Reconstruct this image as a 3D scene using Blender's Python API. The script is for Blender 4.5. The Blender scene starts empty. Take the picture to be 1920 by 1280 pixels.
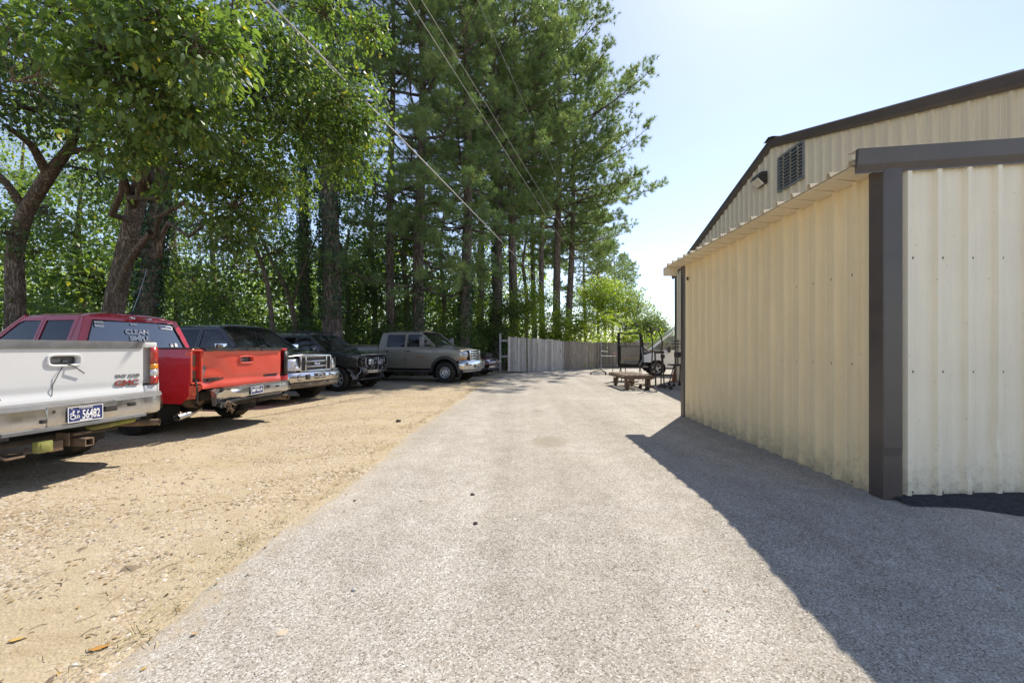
import bpy, bmesh, math, random
import numpy as np
from mathutils import Vector, Matrix, noise

# ------------------------------------------------------------------ camera, sky, sun, exposure
S = bpy.context.scene
COL = S.collection
FPX, CX, CY, CH = 780.0, 970.0, 652.0, 1.36       # focal length in photo pixels, vanishing point, eye height
cam = bpy.data.cameras.new('camera')
cam.sensor_width = 36.0
cam.lens = FPX / 1920 * 36
cam.shift_x = -(CX - 960) / 1920
cam.shift_y = (CY - 640) / 1920
cam.clip_start = 0.05
cam.clip_end = 3000
camo = bpy.data.objects.new('camera', cam)
camo.location = (0, 0, CH)
camo.rotation_euler = (math.radians(90), 0, 0)
COL.objects.link(camo)
S.camera = camo

SUN_EL = math.radians(50)
SUN_AZ = math.radians(32.3)                        # clockwise from +Y towards +X
world = bpy.data.worlds.new('World')
S.world = world
world.use_nodes = True
wn = world.node_tree
bgn = wn.nodes['Background']
sky = wn.nodes.new('ShaderNodeTexSky')
sky.sky_type = 'NISHITA'
sky.sun_disc = False
sky.sun_elevation = SUN_EL
sky.sun_rotation = SUN_AZ
sky.altitude = 100
sky.air_density = 1.0
sky.dust_density = 0.3
sky.ozone_density = 1.0
hsv = wn.nodes.new('ShaderNodeHueSaturation')             # hazy late-summer sky: paler than the clear model
hsv.inputs['Saturation'].default_value = 0.88
hsv.inputs['Hue'].default_value = 0.510
wn.links.new(sky.outputs[0], hsv.inputs['Color'])
wn.links.new(hsv.outputs[0], bgn.inputs[0])
bgn.inputs[1].default_value = 0.088
sun = bpy.data.lights.new('sun', 'SUN')
sun.energy = 2.9
sun.angle = math.radians(0.5)
sun.color = (1.0, 0.92, 0.80)
suno = bpy.data.objects.new('sun', sun)
sd = Vector((math.sin(SUN_AZ) * math.cos(SUN_EL), math.cos(SUN_AZ) * math.cos(SUN_EL), math.sin(SUN_EL)))
suno.rotation_euler = sd.to_track_quat('Z', 'Y').to_euler()
suno.location = (20, 30, 40)
COL.objects.link(suno)
S.view_settings.view_transform = 'Standard'
S.view_settings.look = 'None'
S.view_settings.exposure = 1.28
S.view_settings.gamma = 1.0
S.view_settings.use_curve_mapping = False
S.cycles.max_bounces = 7
S.cycles.diffuse_bounces = 4
S.cycles.transmission_bounces = 5
S.cycles.transparent_max_bounces = 8
S.cycles.caustics_reflective = False
S.cycles.caustics_refractive = False

rng = np.random.default_rng(7)
random.seed(11)
PI = math.pi

# ------------------------------------------------------------------ placement helpers
def gz(x, y):
    """height of the yard: flat, dipping a little towards the street"""
    t = min(max((3.7 - y) / 2.2, 0), 1)
    return -0.16 * t * t * (3 - 2 * t)
def P(px, py, y):
    """point at depth y that the photo shows at pixel px, py"""
    return Vector(((px - CX) / FPX * y, y, CH + (CY - py) / FPX * y))
def G(px, py):
    z = 0.0
    for _ in range(12):
        y = FPX * (CH - z) / (py - CY)
        x = (px - CX) / FPX * y
        z = gz(x, y)
    return Vector((x, y, z))
def sstep(a, b, x):
    t = min(max((x - a) / (b - a), 0), 1)
    return t * t * (3 - 2 * t)

# ------------------------------------------------------------------ object helpers
def tag(o, label=None, cat=None, group=None, kind=None):
    if label: o['label'] = label
    if cat: o['category'] = cat
    if group: o['group'] = group
    if kind: o['kind'] = kind
    return o
def link(o, parent=None):
    COL.objects.link(o)
    if parent is not None:
        o.parent = parent
    return o
def empty(name, loc=(0, 0, 0), rz=0, label=None, cat=None, group=None):
    o = bpy.data.objects.new(name, None)
    o.location = loc
    o.rotation_euler = (0, 0, rz)
    o.empty_display_size = 0.2
    link(o)
    return tag(o, label, cat, group)
def mesh_obj(name, verts, faces, mat, parent=None, smooth=False):
    me = bpy.data.meshes.new(name)
    me.from_pydata([tuple(v) for v in verts], [], faces)
    if smooth:
        me.polygons.foreach_set('use_smooth', [True] * len(me.polygons))
    me.materials.append(mat)
    me.update()
    return link(bpy.data.objects.new(name, me), parent)
def bm_obj(name, bm, mat, parent=None, smooth=False, sharp=None):
    bmesh.ops.recalc_face_normals(bm, faces=bm.faces)
    if smooth:
        for f in bm.faces: f.smooth = True
        if sharp:
            for e in bm.edges:
                if len(e.link_faces) == 2 and e.calc_face_angle(0) > sharp: e.smooth = False
    me = bpy.data.meshes.new(name)
    bm.to_mesh(me); bm.free()
    me.materials.append(mat)
    return link(bpy.data.objects.new(name, me), parent)
def np_obj(name, V, F, mat, parent=None, rnd=None, smooth=False):
    """V (n,3), F (m,k) int arrays, rnd: per-vertex float attribute"""
    me = bpy.data.meshes.new(name)
    V = np.asarray(V, dtype=np.float32); F = np.asarray(F, dtype=np.int32)
    k = F.shape[1]
    me.vertices.add(len(V)); me.vertices.foreach_set('co', V.ravel())
    me.loops.add(F.size); me.loops.foreach_set('vertex_index', F.ravel())
    me.polygons.add(len(F)); me.polygons.foreach_set('loop_start', np.arange(0, F.size, k, dtype=np.int32))
    if smooth: me.polygons.foreach_set('use_smooth', np.ones(len(F), dtype=bool))
    if rnd is not None:
        a = me.attributes.new('rnd', 'FLOAT', 'POINT')
        a.data.foreach_set('value', np.asarray(rnd, dtype=np.float32))
    me.materials.append(mat)
    me.update(calc_edges=True)
    return link(bpy.data.objects.new(name, me), parent)
def box(bm, c, s, rot=None, bevel=0):
    m = Matrix.Translation(Vector(c))
    if rot is not None: m = m @ rot
    m = m @ Matrix.Diagonal((s[0], s[1], s[2], 1))
    r = bmesh.ops.create_cube(bm, size=1, matrix=m)
    if bevel:
        es = list({e for v in r['verts'] for e in v.link_edges})
        bmesh.ops.bevel(bm, geom=es, offset=bevel, segments=2, affect='EDGES', profile=0.6)
def boxes(name, items, mat, parent=None, bevel=0):
    bm = bmesh.new()
    for it in items:
        box(bm, it[0], it[1], it[2] if len(it) > 2 else None, bevel)
    return bm_obj(name, bm, mat, parent, smooth=bool(bevel), sharp=0.6)
def frame_at(d):
    d = Vector(d).normalized()
    u = d.orthogonal().normalized() if abs(d.z) > 0.95 else d.cross(Vector((0, 0, 1))).normalized()
    return u, d.cross(u).normalized()
def tube(bm, pts, rad, n=8, cap=True):
    pts = [Vector(p) for p in pts]
    if not hasattr(rad, '__len__'): rad = [rad] * len(pts)
    rings = []
    u = None
    for i, p in enumerate(pts):
        d = (pts[min(i + 1, len(pts) - 1)] - pts[max(i - 1, 0)]).normalized()
        if u is None: u, v = frame_at(d)
        else:
            u = (u - d * u.dot(d)).normalized(); v = d.cross(u)
        rings.append([bm.verts.new(p + (u * math.cos(2 * PI * k / n) + v * math.sin(2 * PI * k / n)) * rad[i]) for k in range(n)])
    for a, b in zip(rings, rings[1:]):
        for k in range(n):
            bm.faces.new((a[k], a[(k + 1) % n], b[(k + 1) % n], b[k]))
    if cap:
        bm.faces.new(rings[0][::-1]); bm.faces.new(rings[-1])
def tubes(name, items, mat, parent=None, n=8):
    bm = bmesh.new()
    for it in items: tube(bm, it[0], it[1], n)
    return bm_obj(name, bm, mat, parent, smooth=True, sharp=0.9)
def lathe(bm, prof, n=32, axis='y', c=(0, 0, 0)):
    """prof: list of (r, a): radius and position along the axis"""
    rings = []
    c = Vector(c)
    for r, a in prof:
        ring = []
        for k in range(n):
            t = 2 * PI * k / n
            x, z = r * math.cos(t), r * math.sin(t)
            p = {'y': Vector((x, a, z)), 'z': Vector((x, z, a)), 'x': Vector((a, x, z))}[axis]
            ring.append(bm.verts.new(c + p))
        rings.append(ring)
    for a, b in zip(rings, rings[1:]):
        for k in range(n): bm.faces.new((a[k], a[(k + 1) % n], b[(k + 1) % n], b[k]))
    return rings
def text(name, parent, s, size, mat, mtx, extrude=0.004, sx=1.0, bold=0.0, align='CENTER'):
    cu = bpy.data.curves.new(name, 'FONT')
    cu.body = s; cu.size = size; cu.extrude = extrude; cu.offset = bold
    cu.align_x = align; cu.align_y = 'CENTER'; cu.resolution_u = 3
    o = bpy.data.objects.new(name, cu); COL.objects.link(o)
    me = bpy.data.meshes.new_from_object(o.evaluated_get(bpy.context.evaluated_depsgraph_get()))
    bpy.data.objects.remove(o)
    me.name = name
    me.transform(mtx @ Matrix.Diagonal((sx, 1, 1, 1)))
    me.materials.clear(); me.materials.append(mat)
    return link(bpy.data.objects.new(name, me), parent)
def axes_m(loc, a, b):
    a = Vector(a).normalized(); b = Vector(b).normalized(); c = a.cross(b)
    m = Matrix((a, b, c)).transposed().to_4x4()
    m.translation = Vector(loc)
    return m

# ------------------------------------------------------------------ materials
def new_mat(name):
    m = bpy.data.materials.new(name); m.use_nodes = True
    nt = m.node_tree
    return m, nt, nt.nodes['Principled BSDF']
def N(nt, t, **kw):
    n = nt.nodes.new(t)
    for k, v in kw.items(): setattr(n, k, v)
    return n
def L(nt, a, b): nt.links.new(a, b)
def noise_n(nt, vec, scale, detail=4, rough=0.55):
    n = N(nt, 'ShaderNodeTexNoise'); n.inputs['Scale'].default_value = scale
    n.inputs['Detail'].default_value = detail; n.inputs['Roughness'].default_value = rough
    if vec is not None: L(nt, vec, n.inputs['Vector'])
    return n
def ramp(nt, fac, stops, interp='LINEAR'):
    r = N(nt, 'ShaderNodeValToRGB'); r.color_ramp.interpolation = interp
    els = r.color_ramp.elements
    while len(els) < len(stops): els.new(0.5)
    for e, (p, c) in zip(els, stops):
        e.position = p
        e.color = (c, c, c, 1) if not hasattr(c, '__len__') else (*c, 1)
    L(nt, fac, r.inputs['Fac'])
    return r
def mix(nt, fac, a, b, mode='MIX'):
    m = N(nt, 'ShaderNodeMix', data_type='RGBA', blend_type=mode)
    for sock, v in ((m.inputs[0], fac), (m.inputs[6], a), (m.inputs[7], b)):
        if hasattr(v, 'is_linked'): L(nt, v, sock)
        elif hasattr(v, '__len__'): sock.default_value = (*v, 1)
        else: sock.default_value = v
    return m.outputs[2]
def math_n(nt, op, a, b=None, clamp=False):
    m = N(nt, 'ShaderNodeMath', operation=op, use_clamp=clamp)
    for i, v in enumerate((a, b)):
        if v is None: continue
        if hasattr(v, 'is_linked'): L(nt, v, m.inputs[i])
        else: m.inputs[i].default_value = v
    return m.outputs[0]
def bump(nt, b, h, strength=0.3, dist=0.01):
    n = N(nt, 'ShaderNodeBump'); n.inputs['Strength'].default_value = strength; n.inputs['Distance'].default_value = dist
    L(nt, h, n.inputs['Height']); L(nt, n.outputs[0], b.inputs['Normal'])
    return n
def simple(name, col, rough=0.5, metal=0.0, var=0.12, scale=6.0, spec=0.5, coat=0.0, bmp=0.0, bscale=60.0, dirt=0.0, dirtcol=(0.22, 0.17, 0.11)):
    m, nt, b = new_mat(name)
    tc = N(nt, 'ShaderNodeTexCoord')
    n = noise_n(nt, tc.outputs['Object'], scale)
    r = ramp(nt, n.outputs[0], [(0.3, tuple(max(c * (1 - var), 0) for c in col)), (0.7, tuple(min(c * (1 + var), 1) for c in col))])
    out = r.outputs[0]
    b.inputs['Roughness'].default_value = rough; b.inputs['Metallic'].default_value = metal
    b.inputs['Specular IOR Level'].default_value = spec; b.inputs['Coat Weight'].default_value = coat
    b.inputs['Coat Roughness'].default_value = 0.06
    if dirt:
        n2 = noise_n(nt, tc.outputs['Object'], 3.5, 8, 0.7)
        d = ramp(nt, n2.outputs[0], [(0.42, 0.0), (0.75, dirt)])
        out = mix(nt, d.outputs[0], out, dirtcol)
        rr = ramp(nt, d.outputs[0], [(0.0, rough), (1.0, 0.85)])
        L(nt, rr.outputs[0], b.inputs['Roughness'])
        if metal:
            mm = ramp(nt, d.outputs[0], [(0.0, metal), (1.0, 0.0)]); L(nt, mm.outputs[0], b.inputs['Metallic'])
        if coat:
            cc = ramp(nt, d.outputs[0], [(0.0, coat), (1.0, 0.0)]); L(nt, cc.outputs[0], b.inputs['Coat Weight'])
    L(nt, out, b.inputs['Base Color'])
    if bmp:
        n3 = noise_n(nt, tc.outputs['Object'], bscale, 5)
        bump(nt, b, n3.outputs[0], bmp, 0.01)
    return m
def glass_mat(name, tint, refl=1.0, dust=0.06):
    """thin window glass: tinted see-through with mirror reflections and a film of dust"""
    m, nt, b = new_mat(name)
    tr = N(nt, 'ShaderNodeBsdfTransparent'); tr.inputs[0].default_value = (*tint, 1)
    gl = N(nt, 'ShaderNodeBsdfGlossy'); gl.inputs['Roughness'].default_value = 0.02
    gl.inputs[0].default_value = (0.9, 0.9, 0.9, 1)
    fr = N(nt, 'ShaderNodeFresnel'); fr.inputs[0].default_value = 1.55
    f2 = math_n(nt, 'MULTIPLY', fr.outputs[0], refl, True)
    mx = N(nt, 'ShaderNodeMixShader'); L(nt, f2, mx.inputs[0]); L(nt, tr.outputs[0], mx.inputs[1]); L(nt, gl.outputs[0], mx.inputs[2])
    tc = N(nt, 'ShaderNodeTexCoord'); n = noise_n(nt, tc.outputs['Object'], 5, 6, 0.7)
    d = ramp(nt, n.outputs[0], [(0.35, dust * 0.3), (0.75, dust)])
    df = N(nt, 'ShaderNodeBsdfDiffuse'); df.inputs[0].default_value = (0.4, 0.38, 0.34, 1)
    m2 = N(nt, 'ShaderNodeMixShader'); L(nt, d.outputs[0], m2.inputs[0]); L(nt, mx.outputs[0], m2.inputs[1]); L(nt, df.outputs[0], m2.inputs[2])
    L(nt, m2.outputs[0], nt.nodes['Material Output'].inputs[0])
    return m
def leaf_mat(name, stops, trans=0.42, tcol=(1.25, 1.35, 0.45), rough=0.42, spec=0.45):
    m, nt, b = new_mat(name)
    at = N(nt, 'ShaderNodeAttribute', attribute_name='rnd')
    r = ramp(nt, at.outputs['Fac'], stops)
    L(nt, r.outputs[0], b.inputs['Base Color'])
    b.inputs['Roughness'].default_value = rough; b.inputs['Specular IOR Level'].default_value = spec
    t = N(nt, 'ShaderNodeBsdfTranslucent')
    c = mix(nt, 1.0, r.outputs[0], tcol, 'MULTIPLY')
    L(nt, c, t.inputs[0])
    mx = N(nt, 'ShaderNodeMixShader'); mx.inputs[0].default_value = trans
    L(nt, b.outputs[0], mx.inputs[1]); L(nt, t.outputs[0], mx.inputs[2])
    L(nt, mx.outputs[0], nt.nodes['Material Output'].inputs[0])
    return m
def bark_mat(name, dark, light, scale=6):
    m, nt, b = new_mat(name)
    tc = N(nt, 'ShaderNodeTexCoord')
    mp = N(nt, 'ShaderNodeMapping'); mp.inputs['Scale'].default_value = (1, 1, 0.15); L(nt, tc.outputs['Object'], mp.inputs[0])
    v = N(nt, 'ShaderNodeTexVoronoi', feature='DISTANCE_TO_EDGE'); v.inputs['Scale'].default_value = scale * 2.2
    nn = noise_n(nt, mp.outputs[0], scale * 0.9, 6, 0.65)
    wv = mix(nt, 0.25, mp.outputs[0], nn.outputs[1]); L(nt, wv, v.inputs['Vector'])
    h = ramp(nt, v.outputs[0], [(0.0, 0.0), (0.22, 1.0)])
    n2 = noise_n(nt, tc.outputs['Object'], scale * 3, 8, 0.7)
    hh = mix(nt, 0.45, h.outputs[0], n2.outputs[0])
    c = ramp(nt, hh, [(0.2, dark), (0.75, light)])
    L(nt, c.outputs[0], b.inputs['Base Color']); b.inputs['Roughness'].default_value = 0.9; b.inputs['Specular IOR Level'].default_value = 0.2
    bump(nt, b, hh, 0.9, 0.03)
    return m
# ------------------------------------------------------------------ ground
def dirt_material():
    m, nt, b = new_mat('gravelly_dirt')
    tc = N(nt, 'ShaderNodeTexCoord'); co = tc.outputs['Object']
    big = noise_n(nt, co, 0.55, 5, 0.6)
    mid = noise_n(nt, co, 2.6, 6, 0.65)
    fine = noise_n(nt, co, 45, 6, 0.7)
    sand = ramp(nt, mid.outputs[0], [(0.28, (0.33, 0.265, 0.16)), (0.5, (0.43, 0.362, 0.235)), (0.72, (0.50, 0.438, 0.31))])
    sand2 = mix(nt, 0.32, sand.outputs[0], ramp(nt, fine.outputs[0], [(0.3, (0.25, 0.19, 0.12)), (0.7, (0.56, 0.47, 0.34))]).outputs[0])
    # tyre scuffs: stretched noise
    mp = N(nt, 'ShaderNodeMapping'); mp.inputs['Scale'].default_value = (0.5, 2.4, 1); mp.inputs['Rotation'].default_value = (0, 0, 0.35); L(nt, co, mp.inputs[0])
    sc = noise_n(nt, mp.outputs[0], 2.2, 7, 0.7)
    scr = ramp(nt, sc.outputs[0], [(0.5, 0.0), (0.68, 0.5)])
    sand3 = mix(nt, scr.outputs[0], sand2, (0.25, 0.175, 0.09))
    # gravel: stones of many colours, in patches
    v = N(nt, 'ShaderNodeTexVoronoi'); v.inputs['Scale'].default_value = 58; L(nt, co, v.inputs['Vector'])
    sep = N(nt, 'ShaderNodeSeparateColor'); L(nt, v.outputs['Color'], sep.inputs[0])
    stone = ramp(nt, sep.outputs[0], [(0.0, (0.10, 0.08, 0.055)), (0.3, (0.30, 0.22, 0.13)), (0.55, (0.36, 0.31, 0.24)), (0.8, (0.42, 0.31, 0.18)), (1.0, (0.60, 0.57, 0.51))])
    pat = mix(nt, 0.5, big.outputs[0], mid.outputs[0])
    cov = ramp(nt, pat, [(0.46, 0.0), (0.53, 0.95)])
    pick = ramp(nt, sep.outputs[1], [(0.25, 0.0), (0.3, 1.0)])
    cv = math_n(nt, 'MULTIPLY', cov.outputs[0], pick.outputs[0])
    col = mix(nt, cv, sand3, stone.outputs[0])
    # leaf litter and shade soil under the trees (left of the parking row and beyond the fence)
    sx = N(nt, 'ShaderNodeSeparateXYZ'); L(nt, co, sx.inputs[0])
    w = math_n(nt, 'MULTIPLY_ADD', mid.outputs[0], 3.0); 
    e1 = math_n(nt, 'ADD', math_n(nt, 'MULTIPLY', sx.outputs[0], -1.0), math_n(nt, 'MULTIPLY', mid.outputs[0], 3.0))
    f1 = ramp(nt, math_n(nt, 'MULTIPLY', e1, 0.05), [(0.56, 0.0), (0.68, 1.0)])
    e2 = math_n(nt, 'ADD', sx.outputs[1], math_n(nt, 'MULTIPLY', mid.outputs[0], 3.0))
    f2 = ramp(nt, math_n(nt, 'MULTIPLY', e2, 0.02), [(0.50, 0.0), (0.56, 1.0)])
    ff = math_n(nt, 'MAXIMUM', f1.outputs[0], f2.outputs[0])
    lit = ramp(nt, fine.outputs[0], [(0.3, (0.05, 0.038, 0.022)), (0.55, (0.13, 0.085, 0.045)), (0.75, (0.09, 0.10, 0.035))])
    # wheel tracks curving in from the drive: packed pale sand with darker lug marks
    wv = N(nt, 'ShaderNodeTexWave', wave_type='RINGS', rings_direction='Z'); wv.inputs['Scale'].default_value = 0.22; wv.inputs['Distortion'].default_value = 2.5; wv.inputs['Detail'].default_value = 3
    mpw = N(nt, 'ShaderNodeMapping'); mpw.inputs['Location'].default_value = (-1.0, 4.0, 0); L(nt, co, mpw.inputs[0]); L(nt, mpw.outputs[0], wv.inputs[0])
    tw = ramp(nt, wv.outputs[0], [(0.55, 0.0), (0.8, 0.55)])
    wl = N(nt, 'ShaderNodeTexWave', wave_type='RINGS', rings_direction='Z'); wl.inputs['Scale'].default_value = 4.5; wl.inputs['Distortion'].default_value = 5.0; wl.inputs['Detail'].default_value = 4; L(nt, mpw.outputs[0], wl.inputs[0])
    trk = mix(nt, ramp(nt, wl.outputs[0], [(0.1, 0.35), (0.35, 0.0)]).outputs[0], (0.50, 0.42, 0.31), (0.30, 0.23, 0.15))
    col = mix(nt, math_n(nt, 'MULTIPLY', tw.outputs[0], mid.outputs[0]), col, trk)
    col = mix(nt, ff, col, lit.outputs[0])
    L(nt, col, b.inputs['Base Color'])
    b.inputs['Roughness'].default_value = 0.95; b.inputs['Specular IOR Level'].default_value = 0.15
    hgt = mix(nt, 0.5, fine.outputs[0], ramp(nt, v.outputs['Distance'], [(0.0, 1.0), (0.6, 0.0)]).outputs[0])
    bump(nt, b, hgt, 0.6, 0.009)
    return m
def asphalt_material():
    m, nt, b = new_mat('worn_asphalt')
    tc = N(nt, 'ShaderNodeTexCoord'); co = tc.outputs['Object']
    v = N(nt, 'ShaderNodeTexVoronoi'); v.inputs['Scale'].default_value = 140; L(nt, co, v.inputs['Vector'])
    sep = N(nt, 'ShaderNodeSeparateColor'); L(nt, v.outputs['Color'], sep.inputs[0])
    v2 = N(nt, 'ShaderNodeTexVoronoi'); v2.inputs['Scale'].default_value = 80; L(nt, co, v2.inputs['Vector'])
    sep2 = N(nt, 'ShaderNodeSeparateColor'); L(nt, v2.outputs['Color'], sep2.inputs[0])
    st = ramp(nt, sep.outputs[0], [(0.0, (0.13, 0.118, 0.10)), (0.22, (0.27, 0.252, 0.225)), (0.6, (0.37, 0.35, 0.318)), (0.88, (0.45, 0.43, 0.40)), (1.0, (0.62, 0.605, 0.575))])
    big2 = ramp(nt, sep2.outputs[0], [(0.0, (0.30, 0.26, 0.21)), (0.6, (0.36, 0.345, 0.32)), (1.0, (0.52, 0.50, 0.48))])
    pk = ramp(nt, sep2.outputs[1], [(0.80, 0.0), (0.83, 0.75)])
    col = mix(nt, pk.outputs[0], st.outputs[0], big2.outputs[0])
    n1 = noise_n(nt, co, 0.5, 6, 0.65); n2 = noise_n(nt, co, 3.5, 7, 0.7); n3 = noise_n(nt, co, 160, 3, 0.6)
    tone = ramp(nt, n1.outputs[0], [(0.3, (0.93, 0.925, 0.90)), (0.7, (1.18, 1.18, 1.155))])
    col = mix(nt, 1.0, col, tone.outputs[0], 'MULTIPLY')
    tone2 = ramp(nt, n2.outputs[0], [(0.32, (0.80, 0.77, 0.72)), (0.62, (1.06, 1.05, 1.04))])
    col = mix(nt, 0.7, col, tone2.outputs[0], 'MULTIPLY')
    # dust washed over the surface in patches
    n4 = noise_n(nt, co, 1.1, 8, 0.72)
    ds = ramp(nt, n4.outputs[0], [(0.52, 0.0), (0.8, 0.4)])
    col = mix(nt, ds.outputs[0], col, (0.43, 0.385, 0.30))
    # wheel lanes polished along the drive, and old oil drips
    ml = N(nt, 'ShaderNodeMapping'); ml.inputs['Scale'].default_value = (1.1, 0.07, 1); ml.inputs['Rotation'].default_value = (0, 0, -0.06); L(nt, co, ml.inputs[0])
    ln_ = noise_n(nt, ml.outputs[0], 1.3, 4, 0.5)
    lane = ramp(nt, ln_.outputs[0], [(0.38, (0.86, 0.84, 0.81)), (0.6, (1.07, 1.06, 1.05))])
    col = mix(nt, 0.8, col, lane.outputs[0], 'MULTIPLY')
    oil = noise_n(nt, co, 4.6, 3, 0.45)
    orr = ramp(nt, oil.outputs[0], [(0.70, 0.0), (0.76, 0.35)])
    col = mix(nt, orr.outputs[0], col, (0.16, 0.145, 0.125))
    # dirt spilling over the ragged left edge
    at = N(nt, 'ShaderNodeAttribute', attribute_name='rnd')
    ed = math_n(nt, 'ADD', at.outputs['Fac'], math_n(nt, 'MULTIPLY', math_n(nt, 'SUBTRACT', mix(nt, 0.5, n2.outputs[0], noise_n(nt, co, 14, 6, 0.7).outputs[0]), 0.5), 1.1))
    er = ramp(nt, ed, [(0.0, 0.95), (0.10, 0.5), (0.22, 0.12), (0.5, 0.0)])
    col = mix(nt, er.outputs[0], col, (0.42, 0.345, 0.24))
    # dried puddle and little sand patches
    def spot(cx, cy, rx, ry, c, amt):
        nonlocal col
        mp = N(nt, 'ShaderNodeMapping'); mp.vector_type = 'POINT'
        mp.inputs['Location'].default_value = (-cx / rx, -cy / ry, 0); mp.inputs['Scale'].default_value = (1 / rx, 1 / ry, 1)
        L(nt, co, mp.inputs[0])
        g = N(nt, 'ShaderNodeVectorMath', operation='LENGTH'); L(nt, mp.outputs[0], g.inputs[0])
        d = math_n(nt, 'ADD', g.outputs['Value'], math_n(nt, 'MULTIPLY', math_n(nt, 'SUBTRACT', noise_n(nt, co, 6, 7, 0.75).outputs[0], 0.5), 1.3))
        r = ramp(nt, d, [(0.55, amt), (1.1, 0.0)])
        col = mix(nt, r.outputs[0], col, c)
    q = G(1030, 828); spot(q.x, q.y, 0.30, 0.42, (0.27, 0.235, 0.175), 0.75)
    q = G(812, 936); spot(q.x, q.y, 0.08, 0.05, (0.48, 0.43, 0.35), 0.5)
    q = G(1010, 770); spot(q.x, q.y, 0.2, 0.1, (0.20, 0.17, 0.13), 0.6)
    q = G(530, 1185); spot(q.x, q.y, 0.035, 0.03, (0.55, 0.45, 0.32), 0.8)
    q = G(1230, 985); spot(q.x, q.y, 0.42, 0.2, (0.40, 0.35, 0.27), 0.12)
    L(nt, col, b.inputs['Base Color'])
    b.inputs['Roughness'].default_value = 0.88; b.inputs['Specular IOR Level'].default_value = 0.25
    h = mix(nt, 0.4, ramp(nt, v.outputs['Distance'], [(0.0, 1.0), (0.7, 0.0)]).outputs[0], n3.outputs[0])
    bump(nt, b, h, 0.5, 0.005)
    return m
M_DIRT = dirt_material()
M_ASPH = asphalt_material()
def axis_pts(a, b, fine_a, fine_b, step, coarse):
    pts = [a]
    x = a
    while x < b:
        s = step if fine_a <= x < fine_b else coarse * max(1, min(abs(x - fine_a), abs(x - fine_b)) / 20)
        x += s; pts.append(min(x, b))
    return pts
def gnoise(x, y):
    return 0.012 * noise.noise(Vector((x * 0.9, y * 0.9, 3.1))) + 0.006 * noise.noise(Vector((x * 3.1, y * 3.1, 7.7)))
def edge_x(y):
    """left edge of the asphalt at depth y"""
    ys = EDGE
    if y <= ys[0][1]: 
        (x0, y0), (x1, y1) = ys[0], ys[1]
    elif y >= ys[-1][1]:
        (x0, y0), (x1, y1) = ys[-2], ys[-1]
    else:
        for (x0, y0), (x1, y1) in zip(ys, ys[1:]):
            if y0 <= y <= y1: break
    return x0 + (x1 - x0) * (y - y0) / (y1 - y0)
EDGE = [(-1.9, 0.2)] + [(q.x, q.y) for q in (G(150, 1280), G(325, 1130), G(490, 1010), G(612, 932), G(705, 862), G(765, 808), G(830, 768), G(880, 734), G(920, 712), G(943, 702))] + [(-0.4, 22.5), (1.0, 30)]
def ground_z(x, y):
    d = edge_x(y) - x                               # metres to the left of the asphalt
    return gz(x, y) - 0.03 + 0.034 * sstep(-0.28, -0.05, d) + 0.012 * sstep(0.0, 0.5, d) + gnoise(x, y) * sstep(0.1, 0.5, max(d, 0.1))
def surf(x, y):
    return max(ground_z(x, y), gz(x, y) + 0.004) if edge_x(y) - x < 0.0 else ground_z(x, y)
xs = axis_pts(-420, 420, -9, 1.5, 0.10, 1.2)
ys = axis_pts(-30, 900, 0.6, 18, 0.10, 1.2)
V = [(x, y, ground_z(x, y)) for y in ys for x in xs]
nx = len(xs)
F = [(j * nx + i, j * nx + i + 1, (j + 1) * nx + i + 1, (j + 1) * nx + i) for j in range(len(ys) - 1) for i in range(nx - 1)]
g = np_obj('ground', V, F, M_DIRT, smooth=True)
tag(g, 'sandy gravel and dirt yard beside the asphalt', None, None, 'structure')
# asphalt drive: sheet lying a little above the dirt, ragged left edge
rows = axis_pts(-34, 30, 0.4, 22, 0.07, 0.6)
cols = [0, 0.06, 0.14, 0.26, 0.45, 0.8, 1.4, 2.2, 3.2, 4.6, 6.5, 9, 13, 18, 26]
V, R, F = [], [], []
for y in rows:
    ex = edge_x(y) + 0.14 * noise.noise(Vector((y * 1.1, 1.2, 0))) + 0.07 * noise.noise(Vector((y * 3.7, 4.2, 0))) + 0.03 * noise.noise(Vector((y * 11, 7.2, 0)))
    for c in cols:
        V.append((ex + c, y, gz(ex + c, y) + 0.004 * sstep(0, 0.5, c) - (0.016 if c == 0 else 0) + 0.006 * noise.noise(Vector(((ex + c) * 0.7, y * 0.7, 0))) * sstep(0, 1, c)))
        R.append(c)
nc = len(cols)
F = [(j * nc + i, j * nc + i + 1, (j + 1) * nc + i + 1, (j + 1) * nc + i) for j in range(len(rows) - 1) for i in range(nc - 1)]
a = np_obj('asphalt_drive', V, F, M_ASPH, rnd=R, smooth=True)
tag(a, 'worn pale asphalt drive running to the fence', None, None, 'structure')

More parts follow.
